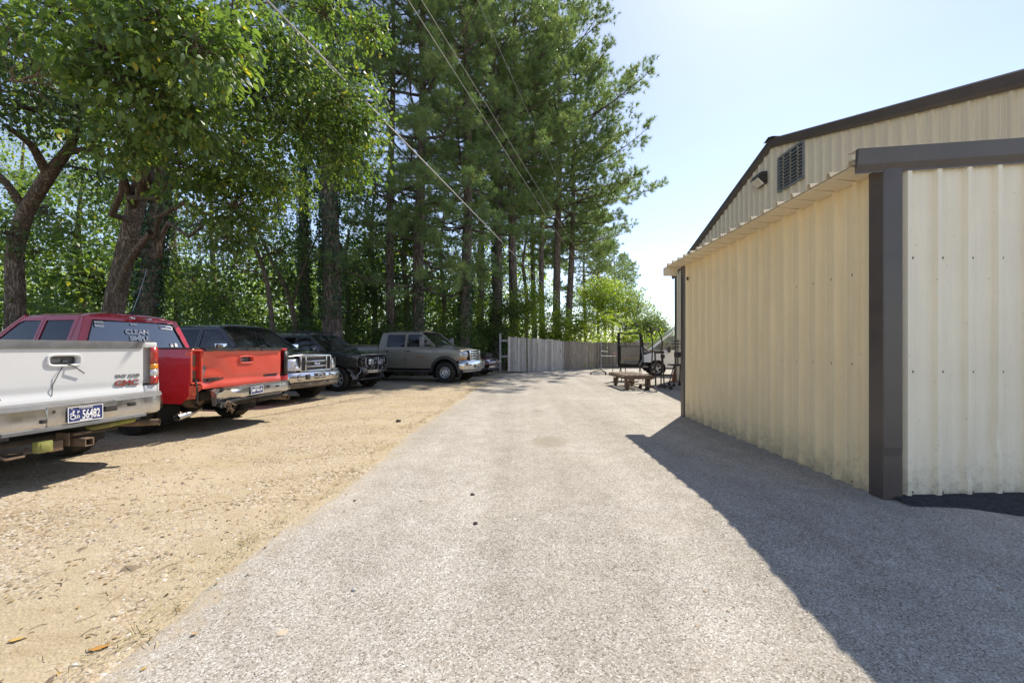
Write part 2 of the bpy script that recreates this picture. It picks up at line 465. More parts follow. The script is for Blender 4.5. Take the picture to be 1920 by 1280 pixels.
# ------------------------------------------------------------------ metal buildings
def metal_wall_material(name, col, splash=True):
    m, nt, b = new_mat(name)
    tc = N(nt, 'ShaderNodeTexCoord'); co = tc.outputs['Object']
    n = noise_n(nt, co, 1.4, 6, 0.65)
    mp = N(nt, 'ShaderNodeMapping'); mp.inputs['Scale'].default_value = (6, 6, 0.5); L(nt, co, mp.inputs[0])
    st = noise_n(nt, mp.outputs[0], 2.2, 6, 0.65)
    c = ramp(nt, mix(nt, 0.5, n.outputs[0], st.outputs[0]), [(0.3, tuple(x * 0.88 for x in col)), (0.7, tuple(x * 1.05 for x in col))]).outputs[0]
    if splash:
        sx = N(nt, 'ShaderNodeSeparateXYZ'); L(nt, co, sx.inputs[0])
        nn = noise_n(nt, co, 9, 8, 0.75)
        k = math_n(nt, 'ADD', sx.outputs[2], math_n(nt, 'MULTIPLY', math_n(nt, 'SUBTRACT', nn.outputs[0], 0.5), 1.3))
        r = ramp(nt, k, [(0.0, 0.42), (0.10, 0.2), (0.36, 0.0)])
        c = mix(nt, r.outputs[0], c, (0.17, 0.14, 0.105))
        sp = noise_n(nt, co, 26, 3, 0.5)
        s2 = ramp(nt, sp.outputs[0], [(0.70, 0.0), (0.73, 0.5)])
        c = mix(nt, s2.outputs[0], c, (0.33, 0.27, 0.19))
    L(nt, c, b.inputs['Base Color'])
    b.inputs['Roughness'].default_value = 0.42; b.inputs['Specular IOR Level'].default_value = 0.4
    f = noise_n(nt, co, 2.3, 3, 0.5)
    bump(nt, b, f.outputs[0], 0.12, 0.02)
    return m
M_WALL = metal_wall_material('siding_shade_tone', (0.85, 0.69, 0.425))  # same siding as the front, with eave shade and dirt bounce in its colour
M_WALLF = metal_wall_material('siding_skylit_tone', (0.90, 0.81, 0.63))  # same siding, open skylight on the front wall put into the colour
M_WALL2 = metal_wall_material('beige_metal_siding_weathered', (0.72, 0.65, 0.50), False)
M_ROOFB = metal_wall_material('beige_roof_sheet', (0.78, 0.68, 0.50), False)
M_TRIM = simple('brown_metal_trim', (0.082, 0.066, 0.058), 0.34, 0, 0.12, 3, 0.6, dirt=0.25, dirtcol=(0.16, 0.13, 0.10))
M_SCREW = simple('screw_head', (0.13, 0.12, 0.10), 0.45, 0.3)
M_DARK = simple('black_void', (0.012, 0.012, 0.013), 0.8)
M_GALV = simple('galvanised_steel', (0.42, 0.43, 0.44), 0.45, 0.75, 0.2, 8)
RIB, RH = 0.27, 0.042                                # rib spacing and height
def rib_profile(s0, s1):
    """points (s, height) of ribbed sheet between s0 and s1; ribs at multiples of RIB"""
    pts = [(s0, None)]
    k = math.floor(s0 / RIB) - 1
    while k * RIB < s1 + RIB:
        c = k * RIB
        for ds, h in ((-0.034, 0), (-0.018, RH), (0.018, RH), (0.034, 0), (0.085, 0), (0.092, 0.0035), (0.108, 0.0035), (0.115, 0), (0.155, 0), (0.162, 0.0035), (0.178, 0.0035), (0.185, 0)):
            if s0 < c + ds < s1: pts.append((c + ds, h))
        k += 1
    pts.append((s1, None))
    pts.sort(key=lambda t: t[0])
    out = []
    for i, (s, h) in enumerate(pts):
        if h is None:
            f = (s + 0.036) % RIB - 0.036
            h = RH if -0.018 <= f <= 0.018 else (RH * (0.034 - abs(f)) / 0.016 if abs(f) < 0.034 else 0)
        out.append((s, h))
    return out
def sheet(name, parent, mat, s0, s1, zbot, ztop, mapf, nrow=10, wob=0.003, dents=()):
    prof = rib_profile(s0, s1)
    V, F = [], []
    for s, h in prof:
        zt = ztop(s) if callable(ztop) else ztop
        for j in range(nrow + 1):
            z = zbot + (zt - zbot) * j / nrow
            d = h + wob * noise.noise(Vector((s * 2.2, z * 1.1, 5.0)))
            for (ds, dz, r, amp) in dents:
                q = ((s - ds) / (r * 0.5)) ** 2 + ((z - dz) / r) ** 2
                if q < 1: d += amp * (1 - q) ** 2
            V.append(mapf(s, d, z))
    m = nrow + 1
    for i in range(len(prof) - 1):
        for j in range(nrow):
            F.append((i * m + j, (i + 1) * m + j, (i + 1) * m + j + 1, i * m + j + 1))
    return mesh_obj(name, V, F, mat, parent)
XW, YF, YB = 3.32, 3.76, 8.27                        # shed: left wall, front wall, back wall
XG = 6.77                                            # gable wall of the large building
EX, EZ, SL = 3.02, 3.00, 0.067                       # eave edge, its height, roof slope
roofz = lambda x: EZ + SL * (x - EX)
shed = empty('metal_shed', (XW, YF, 0), 0, 'low beige ribbed metal shed with brown corner trim beside the drive', 'shed')
def L2(p): return (p[0] - XW, p[1] - YF, p[2])       # into the shed's own frame
s = YF
while s < YB - 0.05:                                  # left wall, sheet by sheet
    e = min(s + 3 * RIB - (s % RIB if s == YF else 0) + (0.11 if s == YF else 0), YB)
    sheet('wall_panel', shed, M_WALL, s, e, -0.02, roofz(XW) - 0.02, lambda s_, d, z: L2((XW - d, s_, z)), 14)
    s = e
s = XW
first = True
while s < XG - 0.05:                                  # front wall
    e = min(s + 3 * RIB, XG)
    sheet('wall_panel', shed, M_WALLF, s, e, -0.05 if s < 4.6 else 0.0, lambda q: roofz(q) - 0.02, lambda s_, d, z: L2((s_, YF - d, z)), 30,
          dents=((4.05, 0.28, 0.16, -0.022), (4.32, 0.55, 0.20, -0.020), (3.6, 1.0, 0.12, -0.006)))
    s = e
sheet('wall_panel', shed, M_WALL, XW, XG, -0.02, lambda q: roofz(q) - 0.02, lambda s_, d, z: L2((s_, YB + d, z)), 4)
# roof sheets, ribs running up the slope
s = YF - 0.06
while s < YB + 0.2:
    e = min(s + 3 * RIB, YB + 0.22)
    prof = rib_profile(s, e)
    V, F = [], []
    for q, h in prof:
        for x in (EX, EX + 0.3, XG):
            V.append(L2((x, q, roofz(x) + h * 1.2 + (0.004 if x == EX else 0))))
    for i in range(len(prof) - 1):
        for j in range(2): F.append((i * 3 + j, (i + 1) * 3 + j, (i + 1) * 3 + j + 1, i * 3 + j + 1))
    o = mesh_obj('roof_panel', V, F, M_ROOFB, shed)
    md = o.modifiers.new('thickness', 'SOLIDIFY'); md.thickness = 0.004
    s = e
# eave closure: scalloped lip hanging under each rib pair
s = YF
bm = bmesh.new()
while s < YB + 0.12:
    q = [Vector(L2((EX + 0.015, s + 0.004, roofz(EX) - 0.008))), Vector(L2((EX + 0.015, s + RIB - 0.004, roofz(EX) - 0.008))), Vector(L2((XW - 0.01, s + RIB - 0.004, roofz(XW) - 0.05 + 0.004))), Vector(L2((XW - 0.01, s + 0.004, roofz(XW) - 0.05 - 0.004)))]
    v1 = [bm.verts.new(p) for p in q]; v2 = [bm.verts.new(p + Vector((0, 0, 0.006))) for p in q]
    bm.faces.new(v1); bm.faces.new(v2[::-1])
    for k in range(4): bm.faces.new((v1[k], v1[(k + 1) % 4], v2[(k + 1) % 4], v2[k]))
    s += RIB
bm_obj('soffit', bm, M_ROOFB, shed)
# gutter end at the far eave
boxes('gutter_end', [(L2((EX + 0.10, YB + 0.20, EZ - 0.09)), (0.26, 0.12, 0.16))], M_ROOFB, shed, 0.008)
# rake trim on the front (sloping), face + lower return
bm = bmesh.new()
x0, x1, yf = EX - 0.01, XG, YF - 0.06
for (za, zb, ya, yb) in ((0.115, -0.02, yf - 0.035, yf - 0.02), (-0.02, -0.075, yf - 0.02, yf + 0.012), (-0.075, -0.09, yf + 0.012, yf + 0.012)):
    q = [(x0, ya, roofz(x0) + za), (x1, ya, roofz(x1) + za), (x1, yb, roofz(x1) + zb), (x0, yb, roofz(x0) + zb)]
    bm.faces.new([bm.verts.new(L2(p)) for p in q])
q = [(x0, yf - 0.035, roofz(x0) + 0.115), (x1, yf - 0.035, roofz(x1) + 0.115), (x1, yf + 0.10, roofz(x1) + 0.122), (x0, yf + 0.10, roofz(x0) + 0.122)]
bm.faces.new([bm.verts.new(L2(p)) for p in q])
q = [(x0, yf - 0.035, roofz(x0) + 0.115), (x0, yf + 0.0, roofz(x0) + 0.118), (x0, yf + 0.012, roofz(x0) - 0.09), (x0, yf - 0.02, roofz(x0) - 0.02)]
bm.faces.new([bm.verts.new(L2(p)) for p in q])
bm_obj('rake_trim', bm, M_TRIM, shed)
# corner trim (near) with a dent low down, and far corner trim
def corner_trim(yc, sgn, nm, wf, ws):
    bm = bmesh.new()
    zt = roofz(XW) - 0.03
    rows_ = []
    for j in range(41):
        z = -0.06 + (zt + 0.06) * j / 40
        k = 0.018 * math.exp(-((z - 0.42) / 0.10) ** 2) * noise.noise(Vector((z * 9, 2, 1))) * 0.5 if sgn < 0 else 0
        prof = [(XW - 0.004, yc - sgn * ws), (XW - 0.050, yc - sgn * (ws - 0.02)), (XW - 0.054, yc + sgn * 0.044), (XW - 0.048, yc + sgn * 0.054), (XW + wf - 0.02, yc + sgn * 0.056), (XW + wf, yc + sgn * 0.006)]
        rows_.append([bm.verts.new(L2((x + (abs(k) if i in (2, 3) else 0), y + k * (1 if i in (3, 4) else 0), z))) for i, (x, y) in enumerate(prof)])
    for a_, b_ in zip(rows_, rows_[1:]):
        for i in range(5): bm.faces.new((a_[i], a_[i + 1], b_[i + 1], b_[i]))
    bm_obj(nm, bm, M_TRIM, shed)
corner_trim(YF, -1, 'corner_trim', 0.13, 0.13)
corner_trim(YB, 1, 'corner_trim', 0.12, 0.10)
bm = bmesh.new(); lathe(bm, [(0.0, 0.0), (0.032, 0.0), (0.034, 0.006), (0.0, 0.006)], 16, 'x', L2((XW - 0.034, YB - 0.22, 2.70)))
bm_obj('vent_hole', bm, M_DARK, shed)
bm = bmesh.new()
for z in (0.04, 1.20, 2.08):                          # screw rows
    k = math.ceil((YF + 0.15) / RIB)
    while k * RIB < YB - 0.12:
        box(bm, L2((XW - 0.008, k * RIB + 0.055, z)), (0.018, 0.022, 0.022), None, 0.004); k += 1
for z in (0.06, 1.145, 2.17):
    k = math.ceil((XW + 0.15) / RIB)
    while k * RIB < XG:
        box(bm, L2((k * RIB + 0.05, YF - 0.008, z)), (0.020, 0.018, 0.020), None, 0.004); k += 1
tag(bm_obj('screws', bm, M_SCREW, shed), kind='stuff')
boxes('skirt', [(L2((XW + 0.03, (YF + YB) / 2, 0.02)), (0.02, YB - YF - 0.1, 0.10)), (L2(((XW + XG) / 2, YF + 0.03, 0.0)), (XG - XW - 0.1, 0.02, 0.16))], M_DARK, shed)

# large building with its gable end behind the shed
PKY, PKZ, GS = 11.0, 6.80, 0.335
gy0, gy1 = 4.25, 17.75
gable_z = lambda y: PKZ - GS * abs(y - PKY)
ware = empty('gable_building', (XG, PKY, 0), 0, 'tall beige metal building with brown gable trim behind the shed', 'building')
def L3(p): return (p[0] - XG, p[1] - PKY, p[2])
s = gy0
while s < gy1 - 0.02:
    e = min(s + 3 * RIB, gy1)
    for (a_, b_) in ([(s, PKY), (PKY, e)] if s < PKY < e else [(s, e)]):
        sheet('wall_panel', ware, M_WALL2, a_, b_, 0.0, lambda q: gable_z(q) - 0.06, lambda s_, d, z: L3((XG - d, s_, z)), 12)
    s = e
ez = gable_z(gy0)
sheet('wall_panel', ware, M_WALL2, XG, 24, 0, ez - 0.06, lambda s_, d, z: L3((s_, gy1 + d, z)), 4)
sheet('wall_panel', ware, M_WALL2, XG, 24, 0, ez - 0.06, lambda s_, d, z: L3((s_, gy0 - d, z)), 4)
for sg in (-1, 1):
    ya = PKY + sg * 0.0; yb = PKY + sg * (gy1 - PKY + 0.22)
    V, F = [], []
    for (x, y) in ((XG - 0.05, ya), (XG - 0.05, yb), (24, yb), (24, ya)):
        V.append(L3((x, y, gable_z(y) + 0.03)))
    o = mesh_obj('roof_panel', V, [(0, 1, 2, 3)], M_TRIM, ware)
    md = o.modifiers.new('thickness', 'SOLIDIFY'); md.thickness = 0.02
    bm = bmesh.new()
    prof = [(0.02, 0.10), (-0.10, 0.085), (-0.115, 0.06), (-0.105, -0.10), (-0.06, -0.15), (-0.03, -0.15)]
    ra = [bm.verts.new(L3((XG + dx, ya, gable_z(ya) + dz))) for dx, dz in prof]
    rb = [bm.verts.new(L3((XG + dx, yb, gable_z(yb) + dz))) for dx, dz in prof]
    for i in range(len(prof) - 1): bm.faces.new((ra[i], ra[i + 1], rb[i + 1], rb[i]))
    bm.faces.new(rb)
    bm_obj('rake_trim', bm, M_TRIM, ware)
bm = bmesh.new()                                      # ridge cap
for sg in (-1, 1):
    q = [L3((XG - 0.14, PKY, PKZ + 0.125)), L3((XG - 0.14, PKY + sg * 0.2, gable_z(PKY + sg * 0.2) + 0.125)), L3((24, PKY + sg * 0.2, gable_z(PKY + sg * 0.2) + 0.125)), L3((24, PKY, PKZ + 0.125))]
    bm.faces.new([bm.verts.new(p) for p in q])
    bm.faces.new([bm.verts.new(Vector(p) - Vector((0, 0, dz))) for p, dz in ((q[0], 0.0), (q[1], 0.0), (q[1], 0.03), (q[0], 0.03))])
bm_obj('ridge_cap', bm, M_TRIM, ware)
boxes('corner_trim', [(L3((XG - 0.035, gy1 - 0.03, ez / 2 - 0.05)), (0.03, 0.14, ez - 0.1)), (L3((XG + 0.06, gy1 + 0.04, ez / 2 - 0.05)), (0.18, 0.02, ez - 0.1))], M_TRIM, ware)
# louvre vent in the gable
lv = empty('louver_vent', (0, 0, 0)); lv.parent = ware
y0, y1, z0, z1 = 9.76, 10.70, 5.37, 6.22
M_LOUV = simple('louver_grey', (0.24, 0.26, 0.27), 0.5, 0.3, 0.2)
boxes('frame', [(L3((XG - 0.045, y, (z0 + z1) / 2)), (0.06, 0.05, z1 - z0)) for y in (y0, y1)] + [(L3((XG - 0.044, (y0 + y1) / 2, z)), (0.06, y1 - y0, 0.05)) for z in (z0, z1)], M_LOUV, lv)
boxes('backing', [(L3((XG - 0.030, (y0 + y1) / 2, (z0 + z1) / 2)), (0.008, y1 - y0, z1 - z0))], M_DARK, lv)
for k in range(9):
    z = z0 + 0.07 + k * (z1 - z0 - 0.1) / 9
    boxes('slat', [(L3((XG - 0.052, (y0 + y1) / 2, z + 0.02)), (0.012, y1 - y0 - 0.05, 0.085), Matrix.Rotation(0.6, 4, 'Y'))], M_LOUV, lv)
# wall pack flood light
M_LENS = simple('lamp_lens', (0.62, 0.60, 0.52), 0.25, 0, 0.1)
M_BLACKM = simple('black_painted_metal', (0.03, 0.03, 0.032), 0.45, 0, 0.2, 6, dirt=0.25)
fl = empty('wall_light', (XG, 11.42, 5.97), 0, 'black wall pack light with glass lens on the gable wall beside the louver', 'lamp')
bm = bmesh.new()
prof = [(0, 0.16), (-0.16, 0.14), (-0.24, 0.02), (-0.05, -0.17), (0, -0.17)]
va = [bm.verts.new((x - 0.03, -0.20, z)) for x, z in prof]; vb = [bm.verts.new((x - 0.03, 0.20, z)) for x, z in prof]
for i in range(5): bm.faces.new((va[i], va[(i + 1) % 5], vb[(i + 1) % 5], vb[i]))
bm.faces.new(va); bm.faces.new(vb[::-1])
bm_obj('housing', bm, M_BLACKM, fl)
d = Vector((0.19, 0, -0.19)).normalized()
bm = bmesh.new()
q = [(-0.265, -0.17, -0.005), (-0.095, -0.17, -0.165), (-0.095, 0.17, -0.165), (-0.265, 0.17, -0.005)]
q2 = [(x - 0.02, y * 0.9, z - 0.02) for x, y, z in q]
v1 = [bm.verts.new(p) for p in q]; v2 = [bm.verts.new(p) for p in q2]
for i in range(4): bm.faces.new((v1[i], v1[(i + 1) % 4], v2[(i + 1) % 4], v2[i]))
bm.faces.new(v2)
bm_obj('lens', bm, M_LENS, fl)
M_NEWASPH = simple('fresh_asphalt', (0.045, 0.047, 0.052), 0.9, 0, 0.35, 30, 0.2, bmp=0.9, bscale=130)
# dark patch of newer asphalt against the front wall
V, F = [], []
n_ = 40
for i in range(n_ + 1):
    x = 3.36 + i * 0.10
    far = YF - 0.02
    near = 3.55 - 0.05 * i * 0.1 + 0.05 * noise.noise(Vector((x * 3, 0, 0))) - 0.25 * sstep(3.5, 4.6, x)
    for y in (far, (far + near) / 2, near):
        V.append((x, y, gz(x, y) + 0.012 + (0.02 if y != near else -0.012) + (0.01 if y == far else 0) + 0.02 * sstep(3.6, 4.4, x)))
for i in range(n_):
    for j in range(2): F.append((i * 3 + j, i * 3 + j + 1, (i + 1) * 3 + j + 1, (i + 1) * 3 + j))
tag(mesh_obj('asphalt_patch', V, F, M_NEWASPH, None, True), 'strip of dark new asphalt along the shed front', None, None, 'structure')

# ------------------------------------------------------------------ picket fence with gates
def wood_mat(name, c0, c1):
    m, nt, b = new_mat(name)
    tc = N(nt, 'ShaderNodeTexCoord'); oi = N(nt, 'ShaderNodeObjectInfo')
    mp = N(nt, 'ShaderNodeMapping'); mp.inputs['Scale'].default_value = (9, 9, 0.8); L(nt, tc.outputs['Object'], mp.inputs[0])
    ad = N(nt, 'ShaderNodeVectorMath', operation='ADD'); L(nt, mp.outputs[0], ad.inputs[0])
    cr = N(nt, 'ShaderNodeCombineXYZ'); L(nt, math_n(nt, 'MULTIPLY', oi.outputs['Random'], 40.0), cr.inputs[0]); L(nt, cr.outputs[0], ad.inputs[1])
    n = noise_n(nt, ad.outputs[0], 3.0, 8, 0.7)
    c = ramp(nt, n.outputs[0], [(0.3, c0), (0.7, c1)])
    tone = ramp(nt, oi.outputs['Random'], [(0.0, (0.7, 0.68, 0.66)), (0.5, (1, 0.98, 0.95)), (1.0, (1.25, 1.22, 1.2))])
    L(nt, mix(nt, 1.0, c.outputs[0], tone.outputs[0], 'MULTIPLY'), b.inputs['Base Color'])
    b.inputs['Roughness'].default_value = 0.9
    bump(nt, b, n.outputs[0], 0.5, 0.01)
    return m
M_PALE = wood_mat('pale_weathered_wood', (0.30, 0.275, 0.24), (0.58, 0.555, 0.51))
M_GREYW = wood_mat('grey_weathered_wood', (0.13, 0.11, 0.085), (0.36, 0.32, 0.265))
def fence_run(root, a, b, ya, yb, n, mat, gap=0.006, rails=(0.35, 0.85), side=1, rise=0.03):
    """pickets from pixel a=(x, top, bottom) at depth ya to pixel b at depth yb"""
    A0, A1 = P(a[0], a[2], ya), P(a[0], a[1], ya); B0, B1 = P(b[0], b[2], yb), P(b[0], b[1], yb)
    dirn = (B0 - A0); dirn.z = 0
    wdt = dirn.length / n - gap
    ang = math.atan2(dirn.y, dirn.x)
    for k in range(n):
        t = (k + 0.5) / n
        lo, hi = A0.lerp(B0, t), A1.lerp(B1, t)
        h = hi.z - lo.z + random.uniform(-1, 1) * rise
        bm = bmesh.new()
        x = wdt / 2
        o2 = [(-x, 0), (x, 0), (x, h - 0.03), (x * 0.55, h), (-x * 0.55, h), (-x, h - 0.03)]
        f = [bm.verts.new((u, -0.009, w)) for u, w in o2]; g_ = [bm.verts.new((u, 0.009, w)) for u, w in o2]
        bm.faces.new(f); bm.faces.new(g_[::-1])
        for i in range(6): bm.faces.new((f[i], f[(i + 1) % 6], g_[(i + 1) % 6], g_[i]))
        ob = bm_obj('picket', bm, mat, root)
        ob.location = Vector((lo.x, lo.y, lo.z)) - root.location
        ob.rotation_euler = (random.uniform(-0.01, 0.01), random.uniform(-0.012, 0.012), ang)
    L_ = dirn.length
    for f in rails:
        pa = A0.lerp(A1, f); pb = B0.lerp(B1, f); off = Vector((-dirn.y, dirn.x, 0)).normalized() * 0.03 * side
        c = (pa + pb) / 2 + off - root.location
        boxes('rail', [(c, (L_, 0.038, 0.09), Matrix.Rotation(ang, 4, 'Z') @ Matrix.Rotation(-math.atan2(pb.z - pa.z, L_), 4, 'Y'))], mat, root)
q = P(952, 695, 22.3)
f1 = empty('picket_gate', q, 0, 'short pale weathered picket gate leaf next to the white gate post', 'gate')
fence_run(f1, (952, 631, 696), (987, 632.5, 696), 22.3, 23.3, 8, M_PALE)
q = P(989, 695, 23.4)
f2 = empty('picket_gate', q, 0, 'long pale weathered picket gate leaf, lighter than the fence beyond', 'gate')
fence_run(f2, (989.5, 633, 696), (1058, 638.5, 695.5), 23.4, 25.5, 16, M_PALE)
A, B = P(1010, 636, 24.0), P(993, 690, 23.5)
q = P(1058, 695, 25.5)
f3 = empty('picket_fence', q, 0, 'dark grey weathered picket fence running from the pale gate to a post', 'fence')
fence_run(f3, (1058.5, 639, 696), (1120, 642, 696), 25.5, 27, 16, M_GREYW)
boxes('post', [((P(1121.5, 668, 27.0)) - f3.location, (0.10, 0.10, 1.9))], M_GREYW, f3)
q = P(1123, 692, 28.6)
f4 = empty('picket_fence', q, 0, 'grey picket fence with rails showing, behind the yard carts and van', 'fence')
fence_run(f4, (1123, 641.5, 691), (1350, 642.5, 691), 28.6, 29.0, 58, M_GREYW, rails=(0.12, 0.5, 0.88), side=-1)
M_POST = simple('white_painted_post', (0.42, 0.42, 0.41), 0.7, 0, 0.25, 9, dirt=0.5)
gp = empty('gate_post', P(938, 697, 22.0), 0, 'slim pale gate post with two short arms at the end of the gate', 'post')
h = P(938, 625, 22).z - P(938, 697, 22).z
boxes('post', [((0, 0, h / 2), (0.10, 0.10, h))], M_POST, gp)
for py in (638.5, 668):
    z = P(938, py, 22).z - gp.location.z
    boxes('arm', [((0.22, 0.03, z), (0.40, 0.04, 0.10))], M_POST, gp)
# ------------------------------------------------------------------ vegetation
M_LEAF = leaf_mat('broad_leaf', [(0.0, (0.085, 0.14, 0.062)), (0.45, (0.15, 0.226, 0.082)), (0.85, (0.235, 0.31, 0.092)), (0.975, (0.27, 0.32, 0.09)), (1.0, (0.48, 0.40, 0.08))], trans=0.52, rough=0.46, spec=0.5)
M_LEAFY = leaf_mat('sunny_leaf', [(0.0, (0.15, 0.23, 0.045)), (0.5, (0.30, 0.40, 0.07)), (0.9, (0.42, 0.48, 0.085)), (1.0, (0.55, 0.46, 0.09))], trans=0.58)  # yellow-green leaves, with sunshine put into the colour as extra brightness
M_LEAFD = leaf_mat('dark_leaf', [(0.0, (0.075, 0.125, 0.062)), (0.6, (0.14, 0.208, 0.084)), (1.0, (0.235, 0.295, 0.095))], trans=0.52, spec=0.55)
M_IVY = leaf_mat('ivy_leaf', [(0.0, (0.035, 0.075, 0.035)), (0.7, (0.065, 0.125, 0.05)), (1.0, (0.12, 0.18, 0.06))], trans=0.25, rough=0.32)
M_NEED = leaf_mat('pine_needle', [(0.0, (0.15, 0.235, 0.11)), (0.5, (0.24, 0.335, 0.14)), (0.9, (0.34, 0.41, 0.17)), (1.0, (0.40, 0.25, 0.11))], trans=0.46, tcol=(1.15, 1.2, 0.6), rough=0.4, spec=0.55)
M_BARKP = bark_mat('pine_bark', (0.045, 0.034, 0.027), (0.27, 0.215, 0.175), 7)
M_BARK = bark_mat('broadleaf_bark', (0.075, 0.055, 0.04), (0.36, 0.285, 0.215), 10)
M_TWIG = simple('bare_twig', (0.20, 0.14, 0.09), 0.9, 0, 0.3, 9)

def unit(a):
    return a / np.maximum(np.linalg.norm(a, axis=-1, keepdims=True), 1e-9)
def leaf_arrays(pos, ax, nr, ln, wd, six, rv):
    """diamond (4 verts) or ovate curled (6 verts) leaves; returns V, F(tri), rnd"""
    n = len(pos)
    ax = unit(ax); sd_ = unit(np.cross(ax, nr)); up = np.cross(sd_, ax)
    ln = ln[:, None]; wd = wd[:, None]
    if six:
        v = np.stack([pos, pos + ax * ln * .30 + sd_ * wd * .46 + up * ln * .05, pos + ax * ln * .30 - sd_ * wd * .46 + up * ln * .05,
                      pos + ax * ln * .66 + sd_ * wd * .36 - up * ln * .01, pos + ax * ln * .66 - sd_ * wd * .36 - up * ln * .01, pos + ax * ln - up * ln * .14], axis=1)
        f = np.array([[0, 2, 1], [1, 2, 4], [1, 4, 3], [3, 4, 5]])
    else:
        v = np.stack([pos, pos + ax * ln * .42 + sd_ * wd * .5 + up * ln * .08, pos + ax * ln * .42 - sd_ * wd * .5 + up * ln * .08, pos + ax * ln], axis=1)
        f = np.array([[0, 2, 1], [1, 2, 3]])
    k = v.shape[1]
    F = (f[None] + (np.arange(n) * k)[:, None, None]).reshape(-1, 3)
    return v.reshape(-1, 3), F, np.repeat(rv, k)
def merge(parts):
    V, F, R, o = [], [], [], 0
    for v, f, r in parts:
        V.append(v); F.append(f + o); R.append(r); o += len(v)
    return np.concatenate(V), np.concatenate(F), np.concatenate(R)
def tube_np(pts, rad, n=5):
    """tapered tube as arrays (quads split into triangles)"""
    pts = np.asarray(pts, float); rad = np.asarray(rad, float)
    d = unit(np.gradient(pts, axis=0))
    ref = np.array([[1., 0.13, 0]]) if abs(unit(pts[-1] - pts[0])[2]) > 0.6 else np.array([[0.1, 0.07, 1.]])
    u = unit(np.cross(d, ref)); v = np.cross(d, u)
    t = np.arange(n) * 2 * PI / n
    ring = pts[:, None] + rad[:, None, None] * (u[:, None] * np.cos(t)[None, :, None] + v[:, None] * np.sin(t)[None, :, None])
    m = len(pts)
    i = np.arange(m - 1)[:, None] * n; k = np.arange(n)[None]; k2 = (k + 1) % n
    F = np.concatenate([np.stack([i + k, i + k2, i + n + k2], -1).reshape(-1, 3), np.stack([i + k, i + n + k2, i + n + k], -1).reshape(-1, 3)])
    return ring.reshape(-1, 3), F, np.zeros(m * n)
def curve_pts(a, b, sag, n=7, wob=0.1, r=None):
    t = np.linspace(0, 1, n)[:, None]
    a = np.asarray(a, float); b = np.asarray(b, float)
    p = a + (b - a) * t
    p[:, 2] += sag * np.sin(t[:, 0] * PI)
    L_ = np.linalg.norm(b - a)
    w = (r or rng).normal(0, wob * L_ * 0.25, (n, 3)); w[0] = 0; w[-1] = 0
    return p + w
def ground_pt(x, y): return np.array([x, y, ground_z(x, y) - 0.05])

